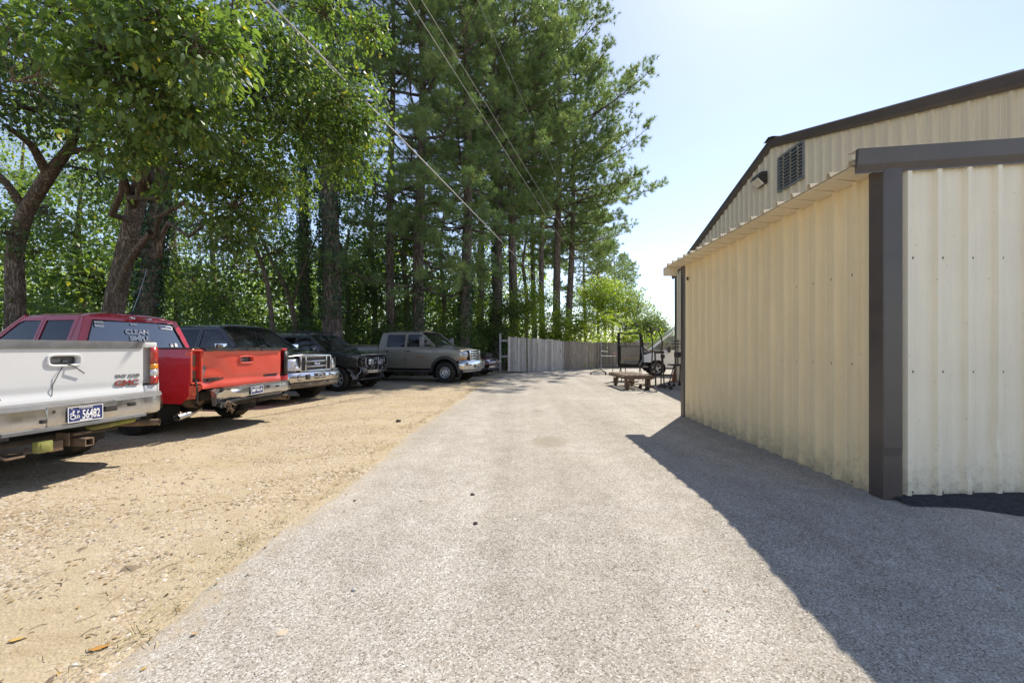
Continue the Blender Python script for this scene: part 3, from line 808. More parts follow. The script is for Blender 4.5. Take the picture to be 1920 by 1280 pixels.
def broad_tree(name, label, trunk, radii, blobs, mat=M_LEAF, leaf=0.10, six=False, group=None, cat='tree', bark=M_BARK, extra=(), limb=True, droop=0.45, seed=0, nt=10, per=1.0):
    """trunk: points; blobs: (centre, (rx, ry, rz), clumps, leaves per clump, clump radius)"""
    r = np.random.default_rng(seed + 100)
    trunk = np.array([np.array(p, float) for p in trunk])
    base = trunk[0].copy()
    root = empty(name, tuple(base), 0, label, cat, group)
    fine = []
    tt = np.linspace(0, len(trunk) - 1, (len(trunk) - 1) * 5 + 1)
    tp = np.stack([np.interp(tt, np.arange(len(trunk)), trunk[:, k]) for k in range(3)], 1)
    for _ in range(2): tp[1:-1] = (tp[:-2] + 2 * tp[1:-1] + tp[2:]) / 4
    tr = np.interp(tt, np.arange(len(radii)), radii)
    tr[0] *= 1.35; tr[1] *= 1.12
    parts = [tube_np(tp, tr, nt)]
    for (pts, rad) in extra:
        pts = np.array([np.array(p, float) for p in pts]); q = np.linspace(0, len(pts) - 1, 9)
        pp = np.stack([np.interp(q, np.arange(len(pts)), pts[:, k]) for k in range(3)], 1)
        pp[1:-1] = (pp[:-2] + 2 * pp[1:-1] + pp[2:]) / 4
        parts.append(tube_np(pp, np.linspace(rad[0], rad[1], 9), 7))
    P_, A_, N_, S_ = [], [], [], []
    for (c, rad, ncl, nlf, cr) in blobs:
        c = np.array(c, float); rad = np.array(rad, float)
        d = unit(r.normal(size=(ncl, 3))); q = d * (r.random((ncl, 1)) ** 0.45)
        cc = c + q * rad
        if limb:
            k = int(np.argmin(np.linalg.norm(tp - c, axis=1) + np.maximum(tp[:, 2] - c[2], 0) * 2))
            k = min(k, len(tp) - 1)
            L_ = np.linalg.norm(c - tp[k])
            if L_ > 0.4:
                lp = curve_pts(tp[k], c, 0.12 * L_, 8, 0.16, r)
                parts.append(tube_np(lp, np.linspace(min(tr[k] * 0.4, 0.03 + L_ * 0.013), 0.018, 8), 6))
            for j in range(min(ncl, 26)):
                parts.append(tube_np(curve_pts(c + (cc[j] - c) * 0.05, cc[j], 0.05, 5, 0.18, r), np.linspace(0.016, 0.004, 5), 4))
        n = ncl * nlf
        o = r.normal(size=(n, 3)) * cr * np.array([1, 1, 0.6]); ci = np.repeat(np.arange(ncl), nlf)
        pos = cc[ci] + o
        outw = unit(pos - c)
        ax = outw * 0.7 + r.normal(size=(n, 3)) * 0.55 + np.array([0, 0, -droop])
        nr = np.array([0, 0, 1.0]) + r.normal(size=(n, 3)) * 0.45 + outw * 0.35
        P_.append(pos); A_.append(ax); N_.append(nr)
        S_.append(np.clip(r.normal(0.42, 0.2, n) + (r.random(n) < 0.03) * 0.6 + np.repeat(r.normal(0, 0.12, ncl), nlf), 0, 1))
    V, F, R = merge(parts)
    np_obj('trunk', V - base, F, bark, root, smooth=True)
    if P_:
        pos = np.concatenate(P_); n = len(pos)
        ln = leaf * r.uniform(0.45, 1.3, n); wd = ln * r.uniform(0.40, 0.62, n)
        V, F, R = leaf_arrays(pos, np.concatenate(A_), np.concatenate(N_), ln, wd, six, np.concatenate(S_))
        tag(np_obj('crown', V - base, F, mat, root, R), kind='stuff')
    return root, tp, tr

def ivy_on(root, tp, tr, z0, z1, n, seed, thick=0.16):
    r = np.random.default_rng(seed)
    sel = np.where((tp[:, 2] >= z0) & (tp[:, 2] <= z1))[0]
    i = r.choice(sel, n); a = r.uniform(0, 2 * PI, n)
    a = np.where(r.random(n) < 0.6, r.choice(r.uniform(0, 2 * PI, 5), n) + r.normal(0, 0.5, n), a)
    out = np.stack([np.cos(a), np.sin(a), 0 * a], 1)
    bulge = thick * np.abs(np.sin(tp[i, 2] * 1.7 + a)) * r.random(n)
    pos = tp[i] + out * (tr[i] + bulge + 0.015)[:, None] + np.stack([0 * a, 0 * a, r.uniform(-.5, .5, n)], 1)
    ax = out * 0.5 + np.array([0, 0, -0.8]) + r.normal(size=(n, 3)) * 0.4
    ln = r.uniform(0.07, 0.13, n)
    V, F, R = leaf_arrays(pos, ax, out + r.normal(size=(n, 3)) * 0.4, ln, ln * 0.8, False, r.random(n))
    tag(np_obj('ivy', V - np.array(root.location), F, M_IVY, root, R), kind='stuff')

def pine_crown(H, cs, Rm, seed, zmax=0.4, tuft=36, dens=1.0, nl=0.29, nw=0.023, lean=(0, 0), low=0.55, pw=1.6):
    """limbs and needle tufts of one pine around the z axis; returns (limb arrays, needle arrays)"""
    r = np.random.default_rng(seed)
    limbs, TP, TD, TR = [], [], [], []
    h = cs; az = r.uniform(0, 6)
    while h < H - 0.4:
        t = (h - cs) / (H - cs)
        prof = low + (1 - low) * math.sin(min(t / zmax, 1) * PI / 2) if t < zmax else max(1 - ((t - zmax) / (1 - zmax)) ** pw, 0.06)
        for _ in range(int(r.integers(2, 5) if t < 0.85 else 4)):
            az += 2.4 + r.normal(0, 0.35)
            Lm = Rm * prof * r.uniform(0.62, 1.1)
            if r.random() < 0.10: continue
            el0 = -0.12 + 0.75 * t + r.normal(0, 0.12)
            n = 9
            tt = np.linspace(0, 1, n)
            el = el0 + (tt - 0.3) * 0.5
            azs = az + np.cumsum(r.normal(0, 0.10, n))
            step = Lm / (n - 1)
            dx = np.stack([np.cos(el) * np.cos(azs), np.cos(el) * np.sin(azs), np.sin(el)], 1) * step
            p = np.cumsum(dx, 0); p -= p[0]; p += np.array([lean[0] * t, lean[1] * t, h])
            limbs.append(tube_np(p, np.linspace(0.022 + Lm * 0.011, 0.010, n), 5))
            m = max(int(Lm * 1.9 * dens), 3)
            for j in range(m):
                f = 0.28 + 0.72 * (j + r.random()) / m
                k = f * (n - 1); i0 = min(int(k), n - 2)
                q = p[i0] + (p[i0 + 1] - p[i0]) * (k - i0)
                sgn = 1 if j % 2 else -1
                a2 = azs[i0] + sgn * r.uniform(0.5, 1.15)
                e2 = el[i0] + r.normal(0.10, 0.28)
                L2_ = (0.45 + 0.42 * Lm * (1 - f) + 0.3 * r.random()) * (0.75 + 0.35 * r.random())
                d2 = np.array([math.cos(e2) * math.cos(a2), math.cos(e2) * math.sin(a2), math.sin(e2)])
                end = q + d2 * L2_ + np.array([0, 0, 0.12 * L2_])
                limbs.append(tube_np(np.stack([q, (q + end) / 2 - np.array([0, 0, 0.03]), end]), np.array([0.014, 0.010, 0.006]), 3))
                shade_ = r.random()
                for w in range(5):                    # a pad of tufts at the twig end
                    o_ = r.normal(0, 1, 3) * np.array([0.20, 0.20, 0.11])
                    TP.append(end + o_); TD.append(d2 * 0.6 + o_ * 2.5 + np.array([0, 0, 0.4])); TR.append(0.18 + 0.45 * shade_ + 0.1 * r.random())
                nt_ = max(int(L2_ / 0.6), 1)
                for w in range(nt_):
                    g_ = 0.75 - w * 0.5 / max(L2_, 0.6) 
                    TP.append(q + (end - q) * g_ + r.normal(0, 0.05, 3)); TD.append(d2 + np.array([0, 0, 0.35]) + r.normal(0, 0.3, 3))
                    TR.append(0.25 + 0.35 * r.random())
            TP.append(p[-1]); TD.append(dx[-1] / step); TR.append(0.6)
        h += r.uniform(0.50, 0.95)
    TP, TD, TR = np.array(TP), unit(np.array(TD)), np.array(TR)
    n = len(TP) * tuft
    ti = np.repeat(np.arange(len(TP)), tuft)
    d = unit(TD[ti] * 0.75 + unit(r.normal(size=(n, 3))) * 0.9)
    st = TP[ti] + TD[ti] * r.uniform(-0.12, 0.06, n)[:, None]
    ln = nl * r.uniform(0.7, 1.15, n)
    sd_ = unit(np.cross(d, r.normal(size=(n, 3)))) * nw * 0.5
    v = np.stack([st + sd_, st - sd_, st + d * ln[:, None] + np.array([0, 0, -0.02])], 1).reshape(-1, 3)
    F = np.arange(n * 3).reshape(-1, 3)
    rv = np.clip(TR[ti] + r.normal(0, 0.12, n), 0, 0.93); rv[r.random(n) < 0.012] = 1.0
    return merge(limbs), (v, F, np.repeat(rv, 3))
PINE_GROUP = 'tall pines behind the parked trucks and gate'
def pine(label, px, Y, rad, H, crown_mesh=None, kw=None, rz=0, sc=1.0, lean=0.0, ivy=None, seed=0, group=PINE_GROUP):
    x = (px - CX) / FPX * Y
    b = ground_pt(x, Y)
    root = empty('pine_tree', tuple(b), 0, label, 'tree', group)
    r = np.random.default_rng(seed + 500)
    t = np.linspace(0, 1, 26)
    tp = np.stack([lean * H * t ** 1.5 + 0.12 * np.sin(t * 7 + seed), 0.12 * np.cos(t * 5 + seed * 2) - 0.12, H * t], 1)
    tp[0, :2] = 0
    tr = rad * (1 - t * 0.86) ; tr[0] *= 1.3; tr[1] *= 1.05
    v, f, _ = tube_np(tp, tr, 12)
    np_obj('trunk', v, f, M_BARKP, root, smooth=True)
    if crown_mesh is None:
        (lv, lf, _), (nv, nf, nr_) = pine_crown(H, seed=seed, **kw)
        if lean:
            for a_ in (lv, nv): a_[:, 0] += lean * H * np.clip(a_[:, 2] / H, 0, 1.1) ** 1.5
        lo = np_obj('limbs', lv, lf, M_BARKP, root, smooth=True)
        no = np_obj('crown', nv, nf, M_NEED, root, nr_)
        tag(no, kind='stuff')
        cm = (lo.data, no.data)
    else:
        cm = crown_mesh
        for nm, me in zip(('limbs', 'crown'), cm):
            o = link(bpy.data.objects.new(nm, me), root)
            o.rotation_euler = (0, 0, rz); o.scale = (sc, sc, sc)
            if nm == 'crown': tag(o, kind='stuff')
    if ivy: ivy_on(root, tp + b, tr, b[2] + ivy[0], b[2] + ivy[1], ivy[2], seed + 9)
    return root, cm

# --- the pines, near to far
K = dict
pine('thick pine trunk wrapped in ivy, just behind the dark wrecked SUV', 622, 17.5, 0.44, 26, None, K(cs=12.5, Rm=4.6), seed=1, ivy=(2.6, 12, 5200))
_, C2 = pine('slimmer ivy-covered pine standing close left of the thick ivy pine', 574, 19.5, 0.27, 23, None, K(cs=11.5, Rm=4.0), seed=2, ivy=(1.5, 11, 3800))
pine('thin dark pine trunk above the rear cab window of the olive truck', 736, 20.5, 0.24, 24, None, K(cs=8, Rm=4.2, low=0.75), seed=3)
DROOP, _ = pine('pine with low drooping needle boughs above the olive truck', 790, 20.5, 0.31, 27, None, K(cs=4.4, Rm=5.6, low=0.85, zmax=0.3, nw=0.02, dens=1.0), seed=4, ivy=(1, 5, 900))
pine('straight bare-trunked pine behind the hood of the olive truck', 874, 23, 0.34, 28, None, K(cs=7.5, Rm=5.2, low=0.75), seed=5, ivy=(0.5, 6, 2200))
_, C6 = pine('dark ivy-clad pine left of the gate post', 930, 26, 0.36, 28, None, K(cs=10, Rm=5.6), seed=6, ivy=(0.5, 13, 5200))
pine('pine with sunlit ragged bark right behind the gate post', 962, 28, 0.34, 28, None, K(cs=10, Rm=5.6, dens=1.1), seed=8)
pine('slim pine behind the middle of the picket gate', 1018, 31, 0.26, 24, C2, rz=1.9, sc=1.0, seed=9)
pine('pine with wide boughs that reach farthest over the drive', 1046, 33, 0.36, 31, None, K(cs=9.5, Rm=8.0, zmax=0.42, low=0.7, dens=1.5, nl=0.31, pw=1.0), seed=10)
_, C11 = pine('pine at the right of its clump with a big limb forking towards the drive', 1066, 35, 0.34, 26, None, K(cs=9, Rm=7.0, zmax=0.4, dens=1.4, nl=0.31, pw=1.05), seed=11, lean=0.03)
pine('pine half hidden between the ivy pine and the gate pines', 900, 32, 0.30, 29, C6, rz=2.2, seed=12)
pine('rear pine behind the wide-boughed pine by the gate', 1000, 40, 0.30, 27, C11, rz=0.9, sc=1.05, seed=14)
for i, (px, Y, H, sc, cm, lb) in enumerate(((1096, 50, 19, 0.74, C11, 'distant pine nearest to the gate clump, left of the utility pole'), (1122, 58, 20, 0.76, C6, 'distant pine directly behind the utility pole'),
                                (1150, 66, 19, 0.72, C11, 'distant pine right of the utility pole'), (1172, 74, 16.5, 0.64, C6, 'small distant pine at the right end of the far pines'))):
    pine(lb, px, Y, 0.25, H, cm, rz=1.3 * i + 0.4, sc=sc, seed=20 + i, group='distant pines beyond the fence')

def bough(root, a, b, seed, n=75, spread=0.85, nl=0.30, tuft=64):
    """one long limb with brush-like needle tufts, hung on a pine"""
    r = np.random.default_rng(seed); base = np.array(root.location)
    a = np.array(a, float); b = np.array(b, float)
    main = curve_pts(a, b, 0.35, 12, 0.05, r); parts = [tube_np(main, np.linspace(0.06, 0.014, 12), 6)]
    d0 = unit(b - a)
    TP, TD = [], []
    for k in range(n):
        f = 0.35 + 0.65 * r.random() ** 0.7
        i = f * 11; i0 = min(int(i), 10); q = main[i0] + (main[i0 + 1] - main[i0]) * (i - i0)
        d = unit(d0 * 0.5 + r.normal(size=3) * np.array([1, 1, 0.55]) + np.array([0, 0, -0.05]))
        e = q + d * spread * r.uniform(0.25, 1.0) * (1.15 - 0.5 * f)
        parts.append(tube_np(np.stack([q, (q + e) / 2 + np.array([0, 0, -0.04]), e]), np.array([0.012, 0.009, 0.006]), 4))
        TP.append(e); TD.append(d + np.array([0, 0, 0.45]))
    TP, TD = np.array(TP), unit(np.array(TD)); m = n * tuft; ti = np.repeat(np.arange(n), tuft)
    d = unit(TD[ti] * 0.8 + unit(r.normal(size=(m, 3))) * 0.85); st = TP[ti] - TD[ti] * r.uniform(0, 0.16, m)[:, None]
    ln = nl * r.uniform(0.7, 1.1, m); sd_ = unit(np.cross(d, r.normal(size=(m, 3)))) * 0.006
    v = np.stack([st + sd_, st - sd_, st + d * ln[:, None] - np.array([0, 0, 0.025])], 1).reshape(-1, 3)
    rv = np.clip(np.repeat(r.uniform(0.35, 0.8, n), tuft) + r.normal(0, 0.1, m), 0, 0.93); rv[r.random(m) < 0.03] = 1.0
    V, F, _ = merge(parts); np_obj('bough', V - base, F, M_BARKP, root, smooth=True)
    tag(np_obj('needles', v - base, np.arange(m * 3).reshape(-1, 3), M_NEED, root, np.repeat(rv, 3)), kind='stuff')
for i, (a_, b_) in enumerate((((788, 470, 20.4), (872, 520, 16.4)), ((789, 440, 20.4), (820, 455, 16.8)), ((789, 330, 20.4), (800, 330, 15.8)), ((789, 300, 20.4), (735, 345, 16.4)), ((789, 390, 20.4), (850, 400, 17.2)), ((789, 420, 20.4), (745, 420, 17.4)), ((789, 190, 20.4), (830, 110, 15.6)), ((789, 230, 20.4), (770, 235, 16)))):
    bough(DROOP, P(*a_), P(*b_), 300 + i, 70 + 10 * (i == 0))
# --- broadleaf trees by the trucks
def B(px, py, Y, r, ncl, nlf, cr, flat=0.8):
    p = P(px, py, Y); rr = r if hasattr(r, '__len__') else (r, r, r * flat)
    return (tuple(p), rr, ncl, nlf, cr)
def T(*pts): return [tuple(P(*p)) for p in pts]
def gp_(px, Y): 
    x = (px - CX) / FPX * Y
    return tuple(ground_pt(x, Y))
root, tp, tr = broad_tree('broadleaf_tree', 'leaning brown trunk behind the red truck whose leafy boughs hang over the cars',
    [gp_(190, 11.6)] + T((213, 575, 11.6), (240, 450, 11.5), (262, 360, 11.3), (290, 240, 10.6), (330, 120, 9.4), (380, 20, 8.6)), [0.25, 0.25, 0.22, 0.20, 0.15, 0.11, 0.06],
    [B(300, 40, 5.6, 0.95, 46, 33, 0.17), B(370, 95, 5.6, 0.75, 34, 33, 0.15), B(190, 90, 6.0, 0.95, 44, 33, 0.18), B(270, 165, 6.2, 0.9, 44, 33, 0.17), B(110, 20, 6.2, 1.0, 44, 33, 0.18),
     B(350, 215, 6.8, 0.8, 40, 33, 0.16), B(430, 60, 7.2, 1.0, 40, 33, 0.18), B(240, 260, 7.2, 0.75, 32, 33, 0.16), B(470, 170, 8.0, 1.15, 52, 33, 0.2), B(560, 120, 8.4, 1.05, 50, 33, 0.2),
     B(640, 190, 9.0, 1.0, 50, 33, 0.2), B(560, 240, 9.0, 1.15, 56, 33, 0.2), B(440, 290, 8.6, 1.05, 52, 33, 0.18), B(640, 290, 9.6, 0.85, 44, 33, 0.17), B(680, 240, 9.6, 0.6, 24, 33, 0.15),
     B(350, 320, 8.8, 0.85, 40, 33, 0.16), B(440, 390, 9.2, 0.75, 40, 33, 0.15), B(520, 350, 9.6, 0.8, 40, 33, 0.16), B(430, 445, 9.6, 0.42, 18, 33, 0.13), B(700, 60, 10.0, 0.5, 14, 36, 0.15), B(610, 30, 9.4, 0.7, 22, 36, 0.18)],
    M_LEAF, 0.128, True, extra=[(T((222, 545, 11.3), (236, 500, 11.0), (258, 465, 10.7), (283, 436, 10.4)), (0.11, 0.075)), (T((290, 240, 10.6), (400, 220, 9.4), (540, 230, 9.0)), (0.09, 0.03)), (T((330, 120, 9.4), (300, 100, 7), (250, 90, 6.0)), (0.09, 0.02))], seed=1)
broad_tree('broadleaf_tree', 'crooked dark trunk at the edge of view behind the red truck cab',
    [gp_(22, 10.6)] + T((30, 590, 10.6), (26, 470, 10.5), (48, 395, 10.4), (90, 330, 10.2), (125, 285, 10), (150, 240, 9.6)), [0.22, 0.19, 0.17, 0.16, 0.14, 0.10, 0.06],
    [B(40, 200, 9, 1.2, 34, 34, 0.22), B(150, 200, 9.4, 1.1, 30, 34, 0.22), B(60, 120, 8.0, 1.2, 36, 34, 0.22), B(-60, 150, 8, 1.3, 36, 34, 0.22), B(20, 60, 7.4, 1.2, 40, 36, 0.2), B(10, 440, 10.2, 0.5, 12, 30, 0.16), B(190, 330, 11, 0.9, 22, 34, 0.2), B(90, 400, 12, 0.8, 20, 34, 0.2)],
    M_LEAFD, 0.11, True, extra=[(T((90, 330, 10.2), (60, 270, 9.6), (10, 235, 9)), (0.11, 0.05)), (T((48, 395, 10.4), (10, 340, 10), (-40, 300, 9.6)), (0.10, 0.05)), (T((125, 285, 10), (170, 280, 9.8), (200, 270, 9.6)), (0.09, 0.03))], seed=2)
root, tp, tr = broad_tree('broadleaf_tree', 'dark vine-covered trunk right of the leaning brown trunk',
    [gp_(268, 14.5)] + T((276, 570, 14.5), (288, 470, 14.5), (298, 380, 14.4), (305, 260, 14.2), (310, 100, 14)), [0.32, 0.32, 0.30, 0.27, 0.22, 0.12],
    [B(300, 120, 13, 2.0, 44, 36, 0.3), B(180, 200, 14, 1.9, 40, 36, 0.3), B(400, 180, 14, 1.9, 40, 36, 0.3), B(250, 20, 12, 2.0, 44, 36, 0.3), B(370, 420, 14.5, 0.9, 14, 34, 0.24)],
    M_LEAFD, 0.13, seed=3)
ivy_on(root, tp, tr, 1.5, 8, 3200, 31)
broad_tree('broadleaf_tree', 'slim tree with thin grey stem behind the black pickup',
    [gp_(515, 16.5)] + T((510, 600, 16.5), (500, 520, 16.5), (470, 440, 16.4), (450, 360, 16.2)), [0.10, 0.09, 0.085, 0.06, 0.04],
    [B(470, 430, 16, 1.1, 26, 34, 0.24), B(520, 470, 16.5, 1.0, 24, 34, 0.24), B(440, 500, 16.5, 1.0, 22, 34, 0.24), B(520, 390, 16.5, 1.2, 28, 34, 0.25), B(580, 460, 17, 0.9, 20, 34, 0.24)], M_LEAF, 0.13, seed=4)
broad_tree('broadleaf_tree', 'small forked tree in the gap left of the ivy pines',
    [gp_(560, 18)] + T((555, 620, 18), (545, 560, 18), (500, 470, 18.2), (470, 400, 18.2)), [0.12, 0.11, 0.10, 0.06, 0.04],
    [B(420, 560, 17.5, 0.9, 16, 34, 0.24), B(360, 520, 17.5, 1.3, 30, 34, 0.26), B(540, 540, 18, 0.9, 14, 30, 0.24), B(400, 470, 18, 1.1, 20, 34, 0.26), B(590, 360, 19, 1.4, 30, 34, 0.28)], M_LEAF, 0.13,
    extra=[(T((548, 570, 18), (570, 500, 18), (600, 430, 18)), (0.07, 0.03))], seed=5)
for i, (px, Y, hpx, lb, bl) in enumerate((
        (150, 19, 330, 'dark-stemmed tree between the crooked trunk and the leaning trunk', ((120, 430, 18.5, 1.7, 34), (200, 370, 18.5, 1.6, 30), (60, 470, 18, 1.6, 30), (170, 520, 18, 1.5, 30))),
        (700, 25, 330, 'leafy tree filling the gap right of the thick ivy pine', ((690, 470, 24, 1.8, 36), (720, 400, 25, 1.9, 30), (660, 360, 24, 1.8, 28), (700, 560, 23, 1.4, 34))),
        (830, 27, 380, 'leafy tree between the pines behind the olive truck', ((830, 520, 26, 1.6, 28), (815, 440, 27, 1.7, 24), (850, 590, 25, 1.4, 30))),
        (760, 23, 400, 'leafy tree between the thin pine and the drooping pine', ((755, 520, 23, 1.3, 30), (770, 450, 23, 1.3, 26), (745, 580, 22, 1.1, 26))),
        (650, 22, 430, 'leafy sapling close right of the thick ivy pine', ((660, 500, 21, 1.2, 26), (672, 580, 21, 1.2, 30), (690, 540, 22, 1.2, 26))),
        (900, 28, 420, 'leafy tree between the bare pine and the dark ivy pine', ((900, 500, 27, 1.5, 30), (890, 570, 26, 1.4, 30), (905, 430, 28, 1.5, 24))),
        (330, 21, 330, 'bushy tree behind the vine-covered trunk', ((330, 540, 20, 1.6, 40), (390, 560, 20, 1.4, 34), (300, 480, 20.5, 1.5, 34))),
        (985, 34, 430, 'slender leafy tree behind the picket gate', ((985, 520, 33, 1.8, 26), (1000, 450, 34, 2.0, 24), (975, 570, 32, 1.3, 24))),
        (40, 24, 260, 'tall leafy tree far behind the crooked trunk', ((20, 330, 23, 2.6, 44), (90, 260, 23, 2.6, 44), (-30, 450, 22, 2.4, 40), (130, 330, 24, 2.4, 36))),
        (400, 25, 260, 'tall leafy tree rising behind the black pickup', ((390, 330, 24, 2.4, 34), (460, 260, 24, 2.6, 36), (330, 420, 24, 2.0, 28), (500, 330, 25, 2.4, 30))))):
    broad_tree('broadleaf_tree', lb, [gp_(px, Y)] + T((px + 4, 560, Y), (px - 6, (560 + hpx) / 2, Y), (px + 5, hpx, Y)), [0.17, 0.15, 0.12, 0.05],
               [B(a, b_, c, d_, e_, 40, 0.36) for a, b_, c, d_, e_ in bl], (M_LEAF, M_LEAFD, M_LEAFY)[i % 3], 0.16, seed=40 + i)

# --- shrubs and trees beyond the fence
def shrub(label, px, py, Y, r, mat, leaf, n, seed, name='shrub', flat=0.85, cat='shrub'):
    c = P(px, py, Y); b = ground_pt(c.x, Y)
    rr = np.random.default_rng(seed)
    bl = []
    for k in range(n):
        d = unit(rr.normal(size=3)); q = np.array(c) + d * np.array([r, r * 0.7, max(c.z - 0.2, 0.3) * flat]) * (0.35 + 0.45 * rr.random())
        bl.append((tuple(q), (r * 0.42, r * 0.42, r * 0.36), 12, 34, r * 0.15))
    return broad_tree(name, label, [tuple(b), tuple(b + np.array([0.05, 0, 0.5])), (c.x, Y, c.z)], [0.06, 0.05, 0.025], bl, mat, leaf, seed=seed, cat=cat, nt=6)
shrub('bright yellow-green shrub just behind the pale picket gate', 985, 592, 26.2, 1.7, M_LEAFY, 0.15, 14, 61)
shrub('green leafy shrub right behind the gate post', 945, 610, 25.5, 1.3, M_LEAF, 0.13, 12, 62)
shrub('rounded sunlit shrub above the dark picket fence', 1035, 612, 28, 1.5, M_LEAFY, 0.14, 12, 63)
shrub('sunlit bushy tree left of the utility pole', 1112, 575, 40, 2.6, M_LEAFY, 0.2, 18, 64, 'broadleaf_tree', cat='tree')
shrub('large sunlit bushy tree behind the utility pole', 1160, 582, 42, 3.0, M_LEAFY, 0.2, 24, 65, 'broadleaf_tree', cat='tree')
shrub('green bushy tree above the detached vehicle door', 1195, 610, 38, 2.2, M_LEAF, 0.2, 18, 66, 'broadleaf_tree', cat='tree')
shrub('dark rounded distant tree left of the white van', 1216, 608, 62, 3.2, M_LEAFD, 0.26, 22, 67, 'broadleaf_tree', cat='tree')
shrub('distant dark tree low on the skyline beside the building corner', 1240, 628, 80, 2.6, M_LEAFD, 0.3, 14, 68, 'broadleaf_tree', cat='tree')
def frond_plant(label, px, py, Y, n, size, seed):
    """pinnate sunlit fronds on thin stems (tree of heaven)"""
    r = np.random.default_rng(seed)
    c = P(px, py, Y); b = ground_pt(c.x, Y)
    root = empty('frond_shrub', tuple(b), 0, label, 'shrub', None)
    parts, P_, A_, N_ = [], [], [], []
    H = c.z - b[2]
    for k in range(n):
        top = np.array([c.x + r.normal(0, 0.8) * size, Y + r.normal(0, 0.5), b[2] + H * r.uniform(0.75, 1.15)])
        parts.append(tube_np(curve_pts(b + r.normal(0, .1, 3) * np.array([1, 1, 0]), top, 0.1, 6, 0.06, r), np.linspace(0.03, 0.012, 6), 5))
        for j in range(7):
            a = r.uniform(0, 2 * PI); e = r.uniform(0.05, 0.9); Lf = size * r.uniform(0.55, 0.95)
            t = np.linspace(0, 1, 12)[:, None]
            d = np.array([math.cos(a) * math.cos(e), math.sin(a) * math.cos(e), math.sin(e)])
            sp = top - np.array([0, 0, 0.15 * j * 0.5]) + d * Lf * t + np.array([0, 0, -0.45 * Lf]) * t ** 2
            parts.append(tube_np(sp, np.linspace(0.008, 0.003, 12), 3))
            sd_ = unit(np.cross(d, np.array([0, 0, 1.0])))
            for s_ in (-1, 1):
                P_.append(sp[1:]); A_.append(np.repeat((s_ * sd_ + d * 0.35 + np.array([0, 0, -0.25]))[None], 11, 0) + r.normal(0, 0.15, (11, 3))); N_.append(np.repeat(np.array([[0, 0, 1.0]]), 11, 0) + r.normal(0, .2, (11, 3)))
    V, F, R = merge(parts); np_obj('stems', V - b, F, M_BARK, root, smooth=True)
    pos = np.concatenate(P_); n_ = len(pos); ln = size * 0.17 * r.uniform(0.8, 1.2, n_)
    V, F, R = leaf_arrays(pos, np.concatenate(A_), np.concatenate(N_), ln, ln * 0.42, False, np.clip(r.normal(0.65, 0.2, n_), 0, 0.97))
    tag(np_obj('crown', V - b, F, M_LEAFY, root, R), kind='stuff')
frond_plant('sunlit plant with long feathery fronds above the middle of the fence', 1078, 595, 29.5, 12, 1.7, 71)
frond_plant('feathery yellow-green plant at the right above the dark fence', 1105, 612, 30, 9, 1.4, 72)
frond_plant('feathery plant above the fence behind the utility pole foot', 1050, 618, 28, 8, 1.2, 73)
frond_plant('feathery plant showing through the detached door window', 1182, 628, 31, 7, 1.1, 74)

# --- undergrowth and the wood behind, which read as one mass each
def mass(name, label, centers, leaf, mat, per, cr, seed, droop=0.4):
    r = np.random.default_rng(seed)
    c = np.array(centers); n = len(c) * per
    ci = np.repeat(np.arange(len(c)), per)
    pos = c[ci, :3] + r.normal(size=(n, 3)) * cr * c[ci, 3:4] * np.array([1, 1, 0.75])
    pos[:, 2] = np.maximum(pos[:, 2], 0.04)
    ax = r.normal(size=(n, 3)) + np.array([0, 0, -droop])
    nr = np.array([0, 0, 1.0]) + r.normal(size=(n, 3)) * 0.5
    ln = leaf * r.uniform(0.6, 1.25, n)
    rv = np.clip(np.repeat(r.normal(0.45, 0.18, len(c)), per) + r.normal(0, 0.15, n), 0, 0.99)
    V, F, R = leaf_arrays(pos, ax, nr, ln, ln * 0.55, False, rv)
    return tag(np_obj(name, V, F, mat, None, R), label, 'undergrowth', None, 'stuff')
r = np.random.default_rng(5)
cs = []
def row_x(y):                                        # where the wood begins at depth y
    return np.interp(y, [5, 9, 13, 17, 20, 22, 26, 32, 40], [-14.5, -13.2, -11.8, -9.6, -5.0, -2.4, -1.0, 0.6, 3])
for _ in range(1250):
    y = r.uniform(6, 32); x = row_x(y) - abs(r.normal(0, 1.8)) - 0.3
    hmax = 1.6 + 1.5 * (0.5 + noise.noise(Vector((x * 0.35, y * 0.35, 1.0))))
    cs.append((x, y, r.uniform(0.05, 1.0) ** 0.8 * hmax, r.uniform(0.8, 1.3)))
mass('undergrowth', 'tangled green undergrowth along the foot of the trees behind the vehicles', cs, 0.12, M_LEAF, 60, 0.26, 81)
cs = []
for _ in range(1750):
    y = r.uniform(16, 44); x = row_x(min(y, 40)) - 2.5 - abs(r.normal(0, 1)) * (7 + y * 0.35)
    zc = r.beta(1.3, 2.0) * 11 + 0.3
    if noise.noise(Vector((x * 0.28, y * 0.28, zc * 0.33))) < -0.06 and zc > 2.2: continue
    cs.append((x, y, zc, r.uniform(0.9, 1.6)))
mass('woodland_foliage', 'mass of woodland foliage filling the gaps behind the trunks', cs, 0.27, M_LEAF, 90, 0.52, 82)
cs = []
for _ in range(900):
    y = r.uniform(46, 75); x = r.uniform(-85, 3); zc = r.uniform(0.4, 14)
    if noise.noise(Vector((x * 0.12, y * 0.12, zc * 0.2))) < -0.12 and zc > 4: continue
    cs.append((x, y, zc, r.uniform(1.4, 2.4)))
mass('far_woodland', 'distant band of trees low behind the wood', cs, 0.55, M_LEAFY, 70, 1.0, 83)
cs = []
for _ in range(190):
    y = r.uniform(26, 36); x = r.uniform(-0.5 + (y - 26) * 0.3, 11)
    if y < 30.5 and x > 4.5: y = 31.5
    cs.append((x, y, r.uniform(0.1, 2.4), r.uniform(0.9, 1.5)))
